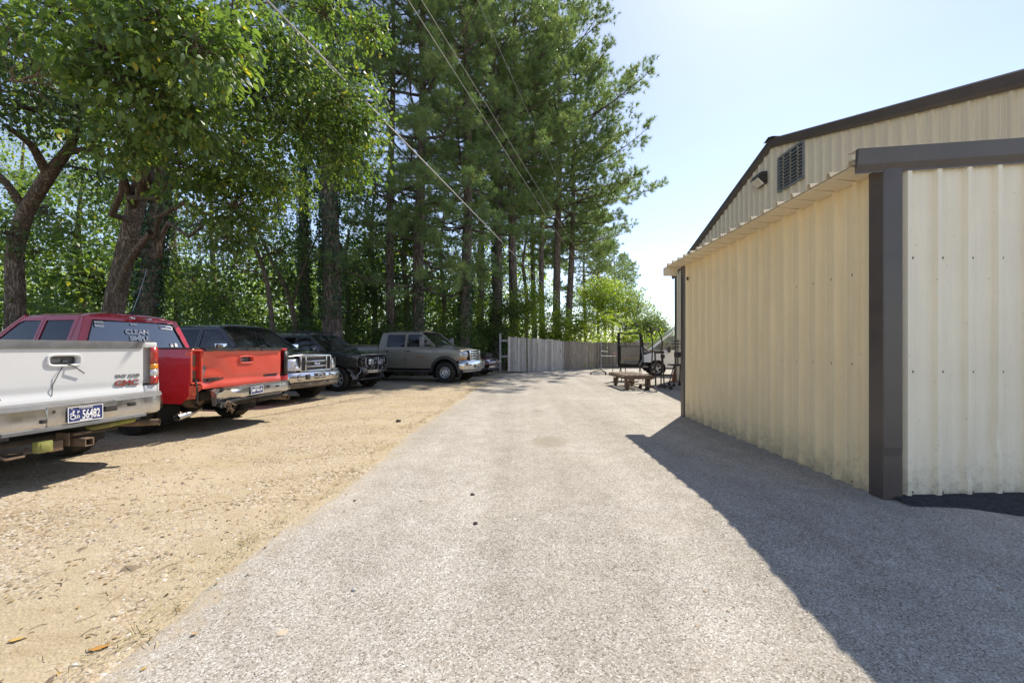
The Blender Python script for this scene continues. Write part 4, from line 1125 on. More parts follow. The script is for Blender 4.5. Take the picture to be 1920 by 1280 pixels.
mass('fence_undergrowth', 'low green undergrowth just beyond the picket fence', cs, 0.17, M_LEAFY, 60, 0.4, 84)
# bare twiggy dead branch hanging in the crown by the crooked trunk
def twig_fan(label, a, n, L_, seed, aim):
    r = np.random.default_rng(seed); a = np.array(a)
    parts = []
    root = empty('dead_branch', tuple(a), 0, label, 'branch')
    main = curve_pts(a, a + np.array(aim), -0.1, 7, 0.12, r); parts.append(tube_np(main, np.linspace(0.022, 0.008, 7), 5))
    for k in range(n):
        p = main[r.integers(1, 7)]; d = unit(np.array(aim) / np.linalg.norm(aim) * 0.7 + r.normal(size=3) * 0.7)
        q = curve_pts(p, p + d * L_ * r.uniform(0.4, 1), -0.06, 6, 0.16, r); parts.append(tube_np(q, np.linspace(0.009, 0.003, 6), 4))
        for _ in range(3):
            p2 = q[r.integers(2, 6)]; d2 = unit(d + r.normal(size=3) * 0.8)
            parts.append(tube_np(curve_pts(p2, p2 + d2 * L_ * 0.4 * r.random(), 0, 4, 0.12, r), np.linspace(0.005, 0.002, 4), 3))
    V, F, R = merge(parts)
    np_obj('twigs', V - a, F, M_TWIG, root)
twig_fan('bare dead twigs hanging in the leaves at upper left', P(20, 150, 6.2), 16, 0.9, 91, (0.75, -0.2, 0.15))
twig_fan('bare brown twigs drooping under the overhanging boughs', P(340, 380, 10.0), 22, 1.6, 92, (1.2, 0.2, -0.9))
# ------------------------------------------------------------------ vehicles
def paint_mat(name, col, rough=0.22, dust=0.22, flake=0.0, dustcol=(0.30, 0.25, 0.18), coat=1.0, scr=0.0):
    m, nt, b = new_mat(name)
    tc = N(nt, 'ShaderNodeTexCoord'); co = tc.outputs['Object']
    n = noise_n(nt, co, 2.2, 7, 0.7)
    d = ramp(nt, n.outputs[0], [(0.3, dust * 0.25), (0.75, dust)])
    c = mix(nt, d.outputs[0], col, dustcol)
    if scr:
        mp = N(nt, 'ShaderNodeMapping'); mp.inputs['Scale'].default_value = (1, 1, 4); mp.inputs['Rotation'].default_value = (0.5, 0.3, 0); L(nt, co, mp.inputs[0])
        s = noise_n(nt, mp.outputs[0], 5, 8, 0.8); sr = ramp(nt, s.outputs[0], [(0.64, 0.0), (0.70, scr)])
        c = mix(nt, sr.outputs[0], c, (0.55, 0.42, 0.38))
    L(nt, c, b.inputs['Base Color'])
    b.inputs['Roughness'].default_value = rough; b.inputs['Metallic'].default_value = flake
    rr = ramp(nt, n.outputs[0], [(0.3, rough), (0.8, rough + 0.25)]); L(nt, rr.outputs[0], b.inputs['Roughness'])
    b.inputs['Coat Weight'].default_value = coat * 0.8; b.inputs['Coat Roughness'].default_value = 0.07
    return m
M_CHROME = simple('chrome', (0.62, 0.62, 0.63), 0.08, 1.0, 0.03, 4, dirt=0.2)
M_CHROMED = simple('dull_dented_chrome', (0.62, 0.61, 0.60), 0.16, 1.0, 0.06, 5, dirt=0.28)
M_PLAS = simple('black_plastic', (0.022, 0.022, 0.024), 0.55, 0, 0.25, 8, dirt=0.25)
M_GREYP = simple('grey_plastic', (0.17, 0.175, 0.18), 0.6, 0, 0.2, 8, dirt=0.3)
M_RUB = simple('tyre_rubber', (0.022, 0.021, 0.020), 0.85, 0, 0.3, 14, 0.25, bmp=0.3, bscale=40, dirt=0.45, dirtcol=(0.14, 0.115, 0.08))
M_ALU = simple('alloy_wheel', (0.66, 0.66, 0.67), 0.32, 0.45, 0.08, 6, dirt=0.3)
M_UNDER = simple('underbody', (0.035, 0.031, 0.027), 0.85, 0, 0.4, 7, dirt=0.6, dirtcol=(0.12, 0.085, 0.055))
M_RUSTY = simple('rusty_steel', (0.17, 0.115, 0.075), 0.85, 0.1, 0.4, 11, dirt=0.5, dirtcol=(0.24, 0.16, 0.10), bmp=0.4)
M_SEAT = simple('beige_seat', (0.33, 0.28, 0.21), 0.75)
M_SEATG = simple('grey_seat', (0.10, 0.10, 0.105), 0.8)
M_DASH = simple('dark_dash', (0.03, 0.03, 0.033), 0.7)
M_REDL = simple('red_lens', (0.42, 0.03, 0.02), 0.15, 0, 0.1, 5, coat=0.8, dirt=0.2)
M_AMB = simple('amber_lens', (0.80, 0.30, 0.02), 0.15, 0, 0.1, 5, coat=0.8)
M_CLR = simple('clear_lens', (0.66, 0.68, 0.70), 0.08, 0.35, 0.1, 12, coat=1.0)
M_GLASS = glass_mat('window_glass', (0.78, 0.84, 0.80), 1.3, 0.06)
M_TINT = glass_mat('tinted_glass', (0.07, 0.075, 0.085), 1.2, 0.03)
M_TINTR = glass_mat('reflective_tinted_glass', (0.07, 0.075, 0.085), 4.0, 0.04)
M_WHITEP = simple('white_print', (0.86, 0.86, 0.85), 0.5, 0, 0.02)
M_PLATE = simple('plate_blue', (0.035, 0.045, 0.17), 0.4)
M_BLUEB = simple('badge_blue', (0.012, 0.035, 0.16), 0.2, 0.2, coat=0.8)
M_YELD = simple('yellow_green_paint', (0.25, 0.26, 0.055), 0.7, 0, 0.3, 9, dirt=0.8)

def panel(name, parent, mat, outer, mapf, holes=(), flange=0.02, step=(0.22, 0.07), inward=None, edge=None):
    """flat outline (u, v) with holes, sliced and laid on the surface mapf(u, v) -> xyz; rim turned inward"""
    bm = bmesh.new()
    for lp in [outer] + list(holes):
        vs = [bm.verts.new((u, 0, v)) for u, v in lp]
        for i in range(len(vs)): bm.edges.new((vs[i], vs[(i + 1) % len(vs)]))
    bmesh.ops.triangle_fill(bm, use_beauty=True, use_dissolve=False, edges=bm.edges[:], normal=(0, -1, 0))
    us = [p[0] for p in outer]; vs = [p[1] for p in outer]
    for a, b_, st, no in ((min(us), max(us), step[0], (1, 0, 0)), (min(vs), max(vs), step[1], (0, 0, 1))):
        k = a + st
        while k < b_ - 1e-3:
            bmesh.ops.bisect_plane(bm, geom=bm.verts[:] + bm.edges[:] + bm.faces[:], dist=1e-5, plane_co=(k * no[0], 0, k * no[2]), plane_no=no)
            k += st
    bmesh.ops.remove_doubles(bm, verts=bm.verts, dist=1e-4)
    if flange:
        be = [e for e in bm.edges if len(e.link_faces) == 1]
        ex = bmesh.ops.extrude_edge_only(bm, edges=be)
        nv = {v for v in ex['geom'] if isinstance(v, bmesh.types.BMVert)}
        for e in be: e.smooth = False
    else: nv = set()
    inward = Vector(inward) if inward else Vector((0, 0, 0))
    for v in bm.verts:
        p = Vector(mapf(v.co.x, v.co.z))
        if v in nv: p = p + inward * flange
        v.co = p
    for f in bm.faces: f.smooth = True
    bmesh.ops.recalc_face_normals(bm, faces=bm.faces)
    me = bpy.data.meshes.new(name); bm.to_mesh(me); bm.free()
    me.materials.append(mat)
    return link(bpy.data.objects.new(name, me), parent)
def patch(name, parent, mat, rows_, thick=0.0):
    V = [tuple(p) for r_ in rows_ for p in r_]; n = len(rows_[0])
    F = [(j * n + i, j * n + i + 1, (j + 1) * n + i + 1, (j + 1) * n + i) for j in range(len(rows_) - 1) for i in range(n - 1)]
    o = mesh_obj(name, V, F, mat, parent, True)
    if thick:
        md = o.modifiers.new('thickness', 'SOLIDIFY'); md.thickness = thick; md.offset = 0
    return o
def arc(cx, cz, r, a0, a1, n=18):
    return [(cx + r * math.cos(math.radians(a0 + (a1 - a0) * k / n)), cz + r * math.sin(math.radians(a0 + (a1 - a0) * k / n))) for k in range(n + 1)]
def sweep(name, parent, mat, path, sec, smooth=True, warp=None):
    """closed section (out, z) carried along a plan path (x, y); out is to the path's right-hand outside"""
    path = [Vector((p[0], p[1], 0)) for p in path]
    bm = bmesh.new(); rings = []
    for i, p in enumerate(path):
        d = (path[min(i + 1, len(path) - 1)] - path[max(i - 1, 0)]).normalized()
        o = Vector((d.y, -d.x, 0))
        rings.append([bm.verts.new(p + o * a + Vector((0, 0, z))) for a, z in sec])
    n = len(sec)
    for a, b_ in zip(rings, rings[1:]):
        for k in range(n): bm.faces.new((a[k], a[(k + 1) % n], b_[(k + 1) % n], b_[k]))
    bm.faces.new(rings[0]); bm.faces.new(rings[-1][::-1])
    if warp:
        for v in bm.verts: v.co = Vector(warp(v.co))
    return bm_obj(name, bm, mat, parent, smooth, 0.7)
WHEELS = {}
def wheel(root, x, y, R, w, rim_r, style, out, steer=0.0, rimmat=None):
    """wheel centred at height R; out = +1/-1: side of its face"""
    e = empty('wheel'); e.parent = root
    e.location = (x, y, R); e.rotation_euler = (0, 0, steer + (0 if out < 0 else PI))
    key = (R, w, rim_r, style)
    if key not in WHEELS:
        bm = bmesh.new()
        h = w / 2; s = R - rim_r
        prof = [(rim_r - 0.01, -h * 0.72), (rim_r + 0.012, -h * 0.86), (rim_r + s * 0.45, -h), (R - s * 0.20, -h * 0.95), (R - 0.012, -h * 0.80)]
        prof += [(R, -h * 0.66), (R, -h * 0.30), (R - 0.009, -h * 0.28), (R - 0.009, -h * 0.22), (R, -h * 0.20), (R, h * 0.20), (R - 0.009, h * 0.22), (R - 0.009, h * 0.28), (R, h * 0.30), (R, h * 0.66)]
        prof += [(R - 0.012, h * 0.80), (R - s * 0.20, h * 0.95), (rim_r + s * 0.45, h), (rim_r + 0.012, h * 0.86), (rim_r - 0.01, h * 0.72)]
        rings = lathe(bm, prof, 48, 'y')
        for k in range(48):                           # shoulder lugs
            if k % 2:
                for ri in (4, 5, 14, 15):
                    v = rings[ri][k]; q = Vector((v.co.x, 0, v.co.z)).normalized() * 0.010; v.co -= q
        bm_t = bm
        bm = bmesh.new()
        f = -h * 0.62
        lathe(bm, [(rim_r, -h * 0.80), (rim_r - 0.008, -h * 0.84), (rim_r - 0.022, -h * 0.74), (rim_r - 0.03, f * 0.5), (rim_r - 0.035, h * 0.7), (rim_r, h * 0.75)], 48, 'y')
        if style == 'steel':
            lathe(bm, [(rim_r - 0.03, f * 0.55), (rim_r * 0.80, f * 0.72), (rim_r * 0.62, f * 1.0), (rim_r * 0.42, f * 0.80), (rim_r * 0.32, f * 0.85), (rim_r * 0.30, f * 1.35), (rim_r * 0.2, f * 1.5), (0.001, f * 1.5)], 48, 'y')
        else:
            n = {'five': 5, 'six': 6, 'seven': 7}.get(style, 5)
            for k in range(n):
                a = 2 * PI * k / n + 0.3
                for t0, t1, w0, w1, d0, d1 in ((0.2, 0.6, 0.30, 0.22, 1.0, 1.12), (0.6, 0.98, 0.22, 0.30, 1.12, 0.92)):
                    r0, r1 = rim_r * t0, rim_r * t1
                    q = []
                    for r_, ww, dd in ((r0, w0, d0), (r1, w1, d1)):
                        for sg in (-1, 1):
                            for dep in (0, 0.05):
                                x_, z_ = r_, sg * ww * rim_r / 2
                                q.append(bm.verts.new((x_ * math.cos(a) - z_ * math.sin(a), f * dd + dep, x_ * math.sin(a) + z_ * math.cos(a))))
                    for idx in ((0, 2, 6, 4), (1, 5, 7, 3), (0, 4, 5, 1), (2, 3, 7, 6), (0, 1, 3, 2), (4, 6, 7, 5)):
                        bm.faces.new([q[i] for i in idx])
            lathe(bm, [(rim_r * 0.30, f * 0.6), (rim_r * 0.28, f * 1.08), (rim_r * 0.14, f * 1.15), (0.001, f * 1.15)], 20, 'y')
        tm = bm_obj('tyre', bm_t, M_RUB, e, True, 0.5)
        rm = bm_obj('rim', bm, rimmat or M_ALU, e, True, 0.5)
        bm = bmesh.new()
        lathe(bm, [(0.001, f * 0.1), (rim_r - 0.03, f * 0.1), (rim_r - 0.03, f * 0.1 + 0.02), (0.001, f * 0.1 + 0.02)], 24, 'y')
        bk = bm_obj('brake_disc', bm, M_UNDER, e)
        bm = bmesh.new()
        nb = 8 if style == 'steel' else 5
        for k in range(nb):
            a = 2 * PI * k / nb
            if style == 'steel':
                lathe(bm, [(0.001, f * 0.9), (0.030, f * 0.9), (0.030, f * 0.9 - 0.004), (0.001, f * 0.9 - 0.004)], 12, 'y', (rim_r * 0.71 * math.cos(a), -0.006, rim_r * 0.71 * math.sin(a)))
            else:
                lathe(bm, [(0.010, f * 0.9), (0.010, f * 1.14), (0.001, f * 1.16)], 8, 'y', (rim_r * 0.19 * math.cos(a), 0, rim_r * 0.19 * math.sin(a)))
        lg = bm_obj('lug', bm, M_DARK if style == 'steel' else M_CHROMED, e)
        WHEELS[key] = (tm.data, rm.data, bk.data, lg.data)
    else:
        for nm, me in zip(('tyre', 'rim', 'brake_disc', 'lug'), WHEELS[key]):
            link(bpy.data.objects.new(nm, me), e)
    return e
def seat(root, x, y, z, mat, w=0.5):
    e = empty('seat'); e.parent = root
    boxes('seat_cushion', [((x, y, z + 0.09), (0.5, w, 0.18))], mat, e, 0.04)
    boxes('seat_back', [((x - 0.30, y, z + 0.46), (0.16, w, 0.62), Matrix.Rotation(-0.22, 4, 'Y'))], mat, e, 0.05)
    boxes('headrest', [((x - 0.40, y, z + 0.86), (0.10, 0.26, 0.18), Matrix.Rotation(-0.2, 4, 'Y'))], mat, e, 0.035)

class Car:
    """Common body: local x forward (0 at the front axle), y to the car's left, z up."""
    def __init__(s, root, paint, **k):
        s.root = root; s.paint = paint
        s.W = 1.0; s.WB = 3.65; s.zb = 0.46; s.belt = 1.18; s.roof = 1.86; s.R = 0.39; s.arch = 0.47
        s.nose = 0.78; s.zn = 1.05; s.zcowl = 1.22; s.xw = -0.40; s.xt = -1.12       # nose, cowl and windscreen
        s.x1 = -0.62; s.x2 = -1.62; s.x3 = -2.42; s.x4 = -2.62; s.xr = -4.80          # door cuts, cab back, rear
        s.th = 0.26; s.capw = 0.05; s.bed = True; s.zrail = 1.33; s.bump_top = 0.72; s.tap = 0.10; s.rear_lean = 0.10; s.trim = M_PLAS
        s.hump = 0.055
        s.__dict__.update(k)
        s.re = s.roof - 0.07                          # height of the roof edge
    def y(s, x, z):
        W = s.W
        if z <= s.belt:
            t = (z - (s.zb + 0.32)) / 0.5
            yy = W - 0.035 * t * t if t > 0 else W - 0.075 * (t * t)
            yy -= 0.012 * math.exp(-((z - (s.zb + 0.46)) / 0.03) ** 2)     # crease
        else:
            yb = W - 0.035 * ((s.belt - (s.zb + 0.32)) / 0.5) ** 2 - 0.012
            yy = yb - (z - s.belt) * s.th - 0.05 * ((z - s.belt) / (s.roof - s.belt)) ** 2
        if x > 0.25: yy -= s.tap * ((x - 0.25) / (s.nose - 0.25)) ** 2
        if s.x4 > x and not s.bed: yy -= 0.05 * min((s.x4 - x) / 0.6, 1.5) ** 2
        return yy
    def side(s, name, mat, outer, sg, holes=(), off=0.0, flange=0.02, parent=None, step=(0.22, 0.07)):
        return panel(name, parent or s.root, mat, outer, lambda u, v: (u, sg * (s.y(u, v) - off), v), holes, flange, step, (0, -sg, 0))
    def ftop(s, x):                                   # top edge of the front wing
        t = (x - s.x1) / (s.nose - s.x1)
        return s.zcowl - 0.03 + (s.zn - s.zcowl + 0.0) * t ** 1.6
    def ws(s, t): return s.xw + (s.xt - s.xw) * t, s.zcowl + (s.re - s.zcowl) * t   # windscreen edge line in side view
    def build(s, sides=(1, -1), glass=None, rglass=None, frontdoors=True, seats=M_SEATG):
        g = 0.006
        glass = glass or M_GLASS; rglass = rglass or M_TINT
        A = s.arch; R = s.R
        xwb, zwb = s.ws(0); xwt, zwt = s.ws(1)
        apil = lambda z: xwb + (xwt - xwb) * (z - zwb) / (zwt - zwb) - 0.055
        for sg in sides:
            th0 = math.degrees(math.asin(max(min((s.zb - R) / A, 1), -1)))
            # front wing with wheel opening
            nz = s.bump_top
            th1 = math.degrees(math.asin(max(min((nz - R) / A, 1), -1)))
            o = [(s.x1 - g, s.zb), (s.x1 - g, s.zcowl - 0.02)]
            o += [(s.x1 + (s.nose - s.x1) * k / 8, s.ftop(s.x1 + (s.nose - s.x1) * k / 8)) for k in range(1, 9)]
            o += [(s.nose + 0.02, nz)] + arc(0, R, A, th1, 180 - th0, 20)
            s.side('fender', s.paint, o, sg)
            if s.zcowl - 0.02 > s.belt: pass
            # doors, each a frame round its window
            def door(xa, xb, sl, name):
                zt = s.re - 0.015
                if sl:
                    zA = max(s.belt, zwb) + 0.0
                    o = [(xa + g, s.zb), (xb - g, s.zb)] if xa < xb else [(xb + g, s.zb), (xa - g, s.zb)]
                    o = [(xb + g, s.zb), (xa - g, s.zb), (xa - g, s.belt + 0.015), (apil(s.belt + 0.05), s.belt + 0.05), (apil(zt), zt), (xb + g, zt)]
                    h = [(xb + 0.055, s.belt + 0.035), (apil(s.belt + 0.06) - 0.05, s.belt + 0.035), (apil(zt - 0.09) - 0.03, zt - 0.10), (apil(zt - 0.06) - 0.09, zt - 0.065), (xb + 0.055, zt - 0.065)]
                else:
                    o = [(xb + g, s.zb), (xa - g, s.zb), (xa - g, zt), (xb + g, zt)]
                    h = [(xb + 0.075, s.belt + 0.035), (xa - 0.055, s.belt + 0.035), (xa - 0.055, zt - 0.065), (xb + 0.085, zt - 0.065)]
                    if not s.bed and xb - A < -s.WB + A:      # rear door cut by the wheel opening
                        pass
                d = s.side(name, s.paint, o, sg, [h])
                gl = s.side('window', glass if sl else rglass, h, sg, off=0.014, flange=0, parent=d)
                hz = s.belt - 0.13; hx = xb + 0.14
                bm = bmesh.new(); box(bm, (hx, sg * (s.y(hx, hz) + 0.012), hz), (0.13, 0.03, 0.045), None, 0.01)
                bm_obj('door_handle', bm, s.handle if hasattr(s, 'handle') else M_PLAS, d, True, 0.6)
                return d
            s.fdoor = door(s.x1, s.x2, True, 'front_door')
            if s.x3 < s.x2 - 0.2: door(s.x2, s.x3, False, 'rear_door')
            # pillar behind the doors
            zt = s.re - 0.015
            if s.bed:
                lean = s.rear_lean
                o = [(s.x4, s.zb), (s.x3 - g, s.zb), (s.x3 - g, zt), (s.x4 + lean, zt), (s.x4 + 0.02, s.belt)]
                s.side('cab_corner', s.paint, o, sg)
                # bed side with wheel opening
                xa = s.x4 - 0.025; zb = s.zb + 0.02
                th2 = math.degrees(math.asin(max(min((zb - R) / A, 1), -1)))
                o = [(xa, zb), (xa, s.zrail)] + [(xa + (s.xr - xa) * k / 6, s.zrail) for k in range(1, 7)] + [(s.xr, s.zb + 0.16), (s.xr + 0.18, zb)]
                o += [p for p in arc(-s.WB, R, A, 180 - th2, th2, 22)]
                s.side('bed_side', s.bedpaint if hasattr(s, 'bedpaint') else s.paint, o, sg)
            else:
                o = [(s.x3 - g, s.zb)] if s.x3 - 0.02 > -s.WB + A else []
                lean = s.rear_lean
                th2 = math.degrees(math.asin(max(min((s.zb - R) / A, 1), -1)))
                o = [(s.x3 - g, s.zb), (s.x3 - g, zt), (s.xr + lean, zt), (s.xr + 0.02, s.belt), (s.xr, s.zb + 0.12), (s.xr + 0.1, s.zb)] + arc(-s.WB, R, A, 180 - th2, th2, 22)
                h = [(s.xr + lean + 0.12, s.belt + 0.04), (s.x3 - 0.09, s.belt + 0.04), (s.x3 - 0.09, zt - 0.07), (s.xr + lean + 0.16, zt - 0.07)]
                q = s.side('quarter_panel', s.paint, o, sg, [h])
                s.side('window', rglass, h, sg, off=0.014, flange=0, parent=q)
            # roof edge strip joins door tops and roof
            # A pillar
            pts = []
            for t in np.linspace(-0.02, 1.0, 7):
                x, z = s.ws(t); x -= 0.022
                pts.append((x, sg * (s.y(x, z) - 0.028), z))
            tubes('pillar', [(pts, 0.036)], s.paint, s.root, 8)
            # inner wheel houses
            for xx in (0, -s.WB):
                bm = bmesh.new()
                rr = A + 0.01
                aa = [math.radians(-25 + 230 * k / 16) for k in range(17)]
                r0 = [bm.verts.new((xx + rr * math.cos(t), sg * (s.W - 0.06), R + rr * math.sin(t))) for t in aa]
                r1 = [bm.verts.new((xx + rr * math.cos(t), sg * (s.W - 0.42), R + rr * math.sin(t))) for t in aa]
                for k in range(16): bm.faces.new((r0[k], r0[k + 1], r1[k + 1], r1[k]))
                bm.faces.new(r1)
                bm_obj('wheel_house', bm, M_DARK, s.root, True)
        # roof
        rows_ = []
        xe = s.x4 + s.rear_lean if s.bed else s.xr + s.rear_lean
        nx_ = 24
        for i in range(nx_ + 1):
            x = s.xt + 0.02 + (xe - s.xt - 0.02) * i / nx_
            fr = min(1, (i / nx_) / 0.12) ; bk = min(1, (1 - i / nx_) / 0.12)
            ye = s.y(x, s.re) + 0.004
            hgt = (s.roof - s.re) * (0.30 + 0.70 * math.sin(fr * PI / 2)) * (0.08 + 0.92 * math.sin(bk * PI / 2))
            rows_.append([(x, ye * c, s.re - 0.022 + hgt * (1 - abs(c) ** 3.5) + 0.026 * (1 - abs(c) ** 8) * (0.1 + 0.9 * bk)) for c in np.sin(np.linspace(-PI / 2, PI / 2, 17))])
        s.roofo = patch('roof', s.root, s.paint, rows_, 0.012)
        # windscreen
        rows_ = []
        for t in np.linspace(0, 1, 7):
            x, z = s.ws(t); ye = s.y(x, z) - 0.02
            rows_.append([(x + 0.10 * (1 - (c) ** 2) * (1 - 0.4 * t), ye * c, z + 0.012 * (1 - c * c)) for c in np.linspace(-1, 1, 11)])
        s.wind = patch('windshield', s.root, glass, rows_)
        x, z = s.ws(0)
        rows_ = [[(x + 0.10 * (1 - c * c) + d, (s.y(x, z) - 0.02) * c, z + dz) for c in np.linspace(-1, 1, 11)] for d, dz in ((-0.005, 0.012), (0.05, -0.012), (0.12, -0.02))]
        patch('cowl', s.root, M_PLAS, rows_)
        for sg_ in (-0.35, 0.25):
            tubes('wiper', [([(x + 0.10, sg_ - 0.25, z + 0.025), (x + 0.03, sg_ + 0.05, z + 0.06), (x - 0.02, sg_ + 0.33, z + 0.075)], 0.008)], M_PLAS, s.root, 5)
        # hood
        rows_ = []
        x0 = s.ws(0)[0] + 0.14
        for i in range(13):
            t = i / 12
            x = x0 + (s.nose + 0.02 - x0) * t
            ye = s.y(x, s.ftop(x)) - 0.012
            ze = s.ftop(x) + 0.012
            rows_.append([(x - 0.03 * abs(c) ** 3 * t + 0.05 * (1 - c * c) * t ** 2, ye * c, ze + s.hump * (1 - abs(c) ** 2.6) * (1 - 0.25 * t) - (0.03 * max(0, t - 0.9) / 0.1) + (0.012 if abs(c) < 0.55 else 0) * (1 - t * 0.3)) for c in np.linspace(-1, 1, 17)])
        s.hoodrows = rows_
        s.hood = patch('hood', s.root, s.paint, rows_, 0.015)
        # back of the cab / rear
        if s.bed:
            s.back_panel(s.x4, s.rear_lean, s.zb, s.bglass if hasattr(s, 'bglass') else rglass)
            s.bed_box()
        # floor pan, chassis and axles
        boxes('underbody', [(((s.nose + s.xr) / 2 - 0.1, 0, s.zb + 0.10), (s.nose - s.xr - 0.5, s.W * 1.35, 0.14)), ((-s.WB / 2, 0.42, s.zb - 0.02), (s.WB + 1.2, 0.09, 0.14)), ((-s.WB / 2, -0.42, s.zb - 0.02), (s.WB + 1.2, 0.09, 0.14)),
                            (((s.x1 + s.x4) / 2, 0, s.zb + 0.16), (abs(s.x4 - s.x1) + 0.05, s.W * 1.86, 0.2)), ((s.nose * 0.45, 0, 0.85), (s.nose * 0.7, s.W * 1.0, 0.5))], M_UNDER, s.root)
        tubes('axle', [([(-s.WB, -s.W + 0.2, R), (-s.WB, s.W - 0.2, R)], 0.05), ([(-s.WB, -0.13, R), (-s.WB, 0.13, R)], 0.15), ([(0, -s.W + 0.2, R), (0, s.W - 0.2, R)], 0.05)], M_UNDER, s.root)
        # cabin
        boxes('dashboard', [((s.x1 - 0.05, 0, s.belt - 0.08), (0.42, s.W * 1.7, 0.22))], M_DASH, s.root, 0.05)
        bm = bmesh.new()
        lathe(bm, [(0.19 + 0.016 * math.cos(t), 0.016 * math.sin(t)) for t in np.linspace(0, 2 * PI, 9)], 24, 'x', (0, 0, 0))
        sw = bm_obj('steering_wheel', bm, M_DASH, s.root, True); sw.location = (s.x1 - 0.36, 0.38, s.belt - 0.02); sw.rotation_euler = (0, 0.4, 0)
        for yy in (-0.4, 0.4):
            seat(s.root, s.x1 - 0.75, yy, s.zb + 0.26, seats)
        if s.x3 < s.x2 - 0.2: seat(s.root, s.x3 + (0.42 if s.bed else 0.1), 0, s.zb + 0.26, seats, 1.3)
        boxes('mirror_inside', [((s.xt + 0.22, 0, s.roof - 0.20), (0.02, 0.22, 0.06))], M_DASH, s.root, 0.008)
    def back_panel(s, xb, lean, zb, gl):
        zt = s.re - 0.02
        half = lambda z: s.y(s.x4 - 0.001, z) - 0.004
        n = 10
        zs = [zb + (zt - zb) * k / n for k in range(n + 1)]
        o = [(-half(z), z) for z in zs] + [(half(z), z) for z in zs[::-1]]
        zw0, zw1 = s.belt + 0.10, zt - 0.055
        w0, w1 = half(zw0) - 0.10, half(zw1) - 0.12
        h = [(-w0, zw0), (w0, zw0), (w1, zw1), (-w1, zw1)]
        f = lambda u, v: (xb + (lean * max(0, (v - s.belt) / (zt - s.belt)) if v > s.belt else 0) - 0.03 * (1 - (u / s.W) ** 2), u, v)
        b_ = panel('cab_back', s.root, s.paint, o, f, [h], 0.02, (0.2, 0.12), (1, 0, 0))
        s.rwin = panel('rear_window', b_, gl, h, lambda u, v: tuple(Vector(f(u, v)) + Vector((0.012, 0, 0))), (), 0, (0.2, 0.12))
        s.rear_f = f
        pts = [Vector(f(u, v)) - Vector((0.004, 0, 0)) for u, v in h + [h[0]]]
        tubes('window_seal', [([a, a.lerp(c, 0.5), c], 0.010) for a, c in zip(pts, pts[1:])], M_PLAS, b_, 5)
    def bed_box(s):
        xa = s.x4 - 0.03; W = s.W; zf = s.zb + 0.36
        L_ = xa - s.xr
        boxes('bed_floor', [((xa - L_ / 2, 0, zf), (L_ - 0.04, W * 1.8, 0.05))], M_UNDER, s.root)
        boxes('bed_front', [((xa - 0.02, 0, (zf + s.zrail) / 2), (0.03, W * 1.84, s.zrail - zf))], s.paint, s.root)
        for sg in (-1, 1):
            yo = s.y(s.x4 - 0.3, s.zrail)
            boxes('bed_inner', [((xa - L_ / 2, sg * (yo - 0.10), (zf + s.zrail) / 2), (L_ - 0.05, 0.012, s.zrail - zf))], s.paint, s.root)
            boxes('bed_rail_cap', [((xa - L_ / 2, sg * (yo - 0.05), s.zrail + 0.008), (L_, 0.13, 0.022))], M_PLAS, s.root, 0.006)
    def tailgate(s, mat, wid=0.80, top=None, bot=None, cap=M_PLAS, handle=True, roll=True):
        """tailgate between the bed sides with an oval handle opening"""
        z1 = top or s.zrail; z0 = bot or s.zb + 0.20
        x = s.xr - 0.005
        o = [(-wid, z0), (wid, z0), (wid, z1 - 0.06), (wid - 0.03, z1), (-wid + 0.03, z1), (-wid, z1 - 0.06)]
        hz = z0 + (z1 - z0) * 0.70
        hole = [(0.115 * math.copysign(abs(math.cos(t)) ** 0.45, math.cos(t)), hz + 0.042 * math.copysign(abs(math.sin(t)) ** 0.45, math.sin(t))) for t in np.linspace(0, 2 * PI, 25)[:-1]]
        f = lambda u, v: (x - 0.012 - 0.014 * math.exp(-((v - z0 - 0.03) / 0.05) ** 2) + (0.010 * math.exp(-((v - z0 - 0.135) / 0.025) ** 2)) - (0.012 * sstep(z1 - 0.10, z1, v)) - 0.01 * (1 - (u / wid) ** 2), u, v)
        t = panel('tailgate', s.root, mat, o, f, [hole] if handle else [], 0.035, (0.12, 0.03), (1, 0, 0))
        s.tg = t; s.tgf = f
        boxes('inner_skin', [((x + 0.05, 0, (z0 + z1) / 2), (0.012, wid * 1.96, z1 - z0 - 0.03))], M_GREYP, t)
        if handle:
            ring = [Vector(f(u * 1.22, hz + (v - hz) * 1.35)) - Vector((0.004, 0, 0)) for u, v in hole]
            tubes('handle_bezel', [(ring + ring[:1], 0.012)], mat, t, 6)
            boxes('latch', [((x + 0.02, 0.05, hz), (0.02, 0.08, 0.05)), ((x + 0.025, -0.04, hz - 0.012), (0.015, 0.05, 0.03))], M_GREYP, t, 0.006)
        # black cap on the top edge
        if cap:
            sec = []
            o2 = [(-wid + 0.02, z1 - s.capw), (wid - 0.02, z1 - s.capw), (wid - 0.02, z1 + 0.012), (-wid + 0.02, z1 + 0.012)]
            panel('edge_cap', t, cap, o2, lambda u, v: (f(u, v)[0] - 0.010, u, v), (), 0.08, (0.2, 0.04), (1, 0, 0))
        return t
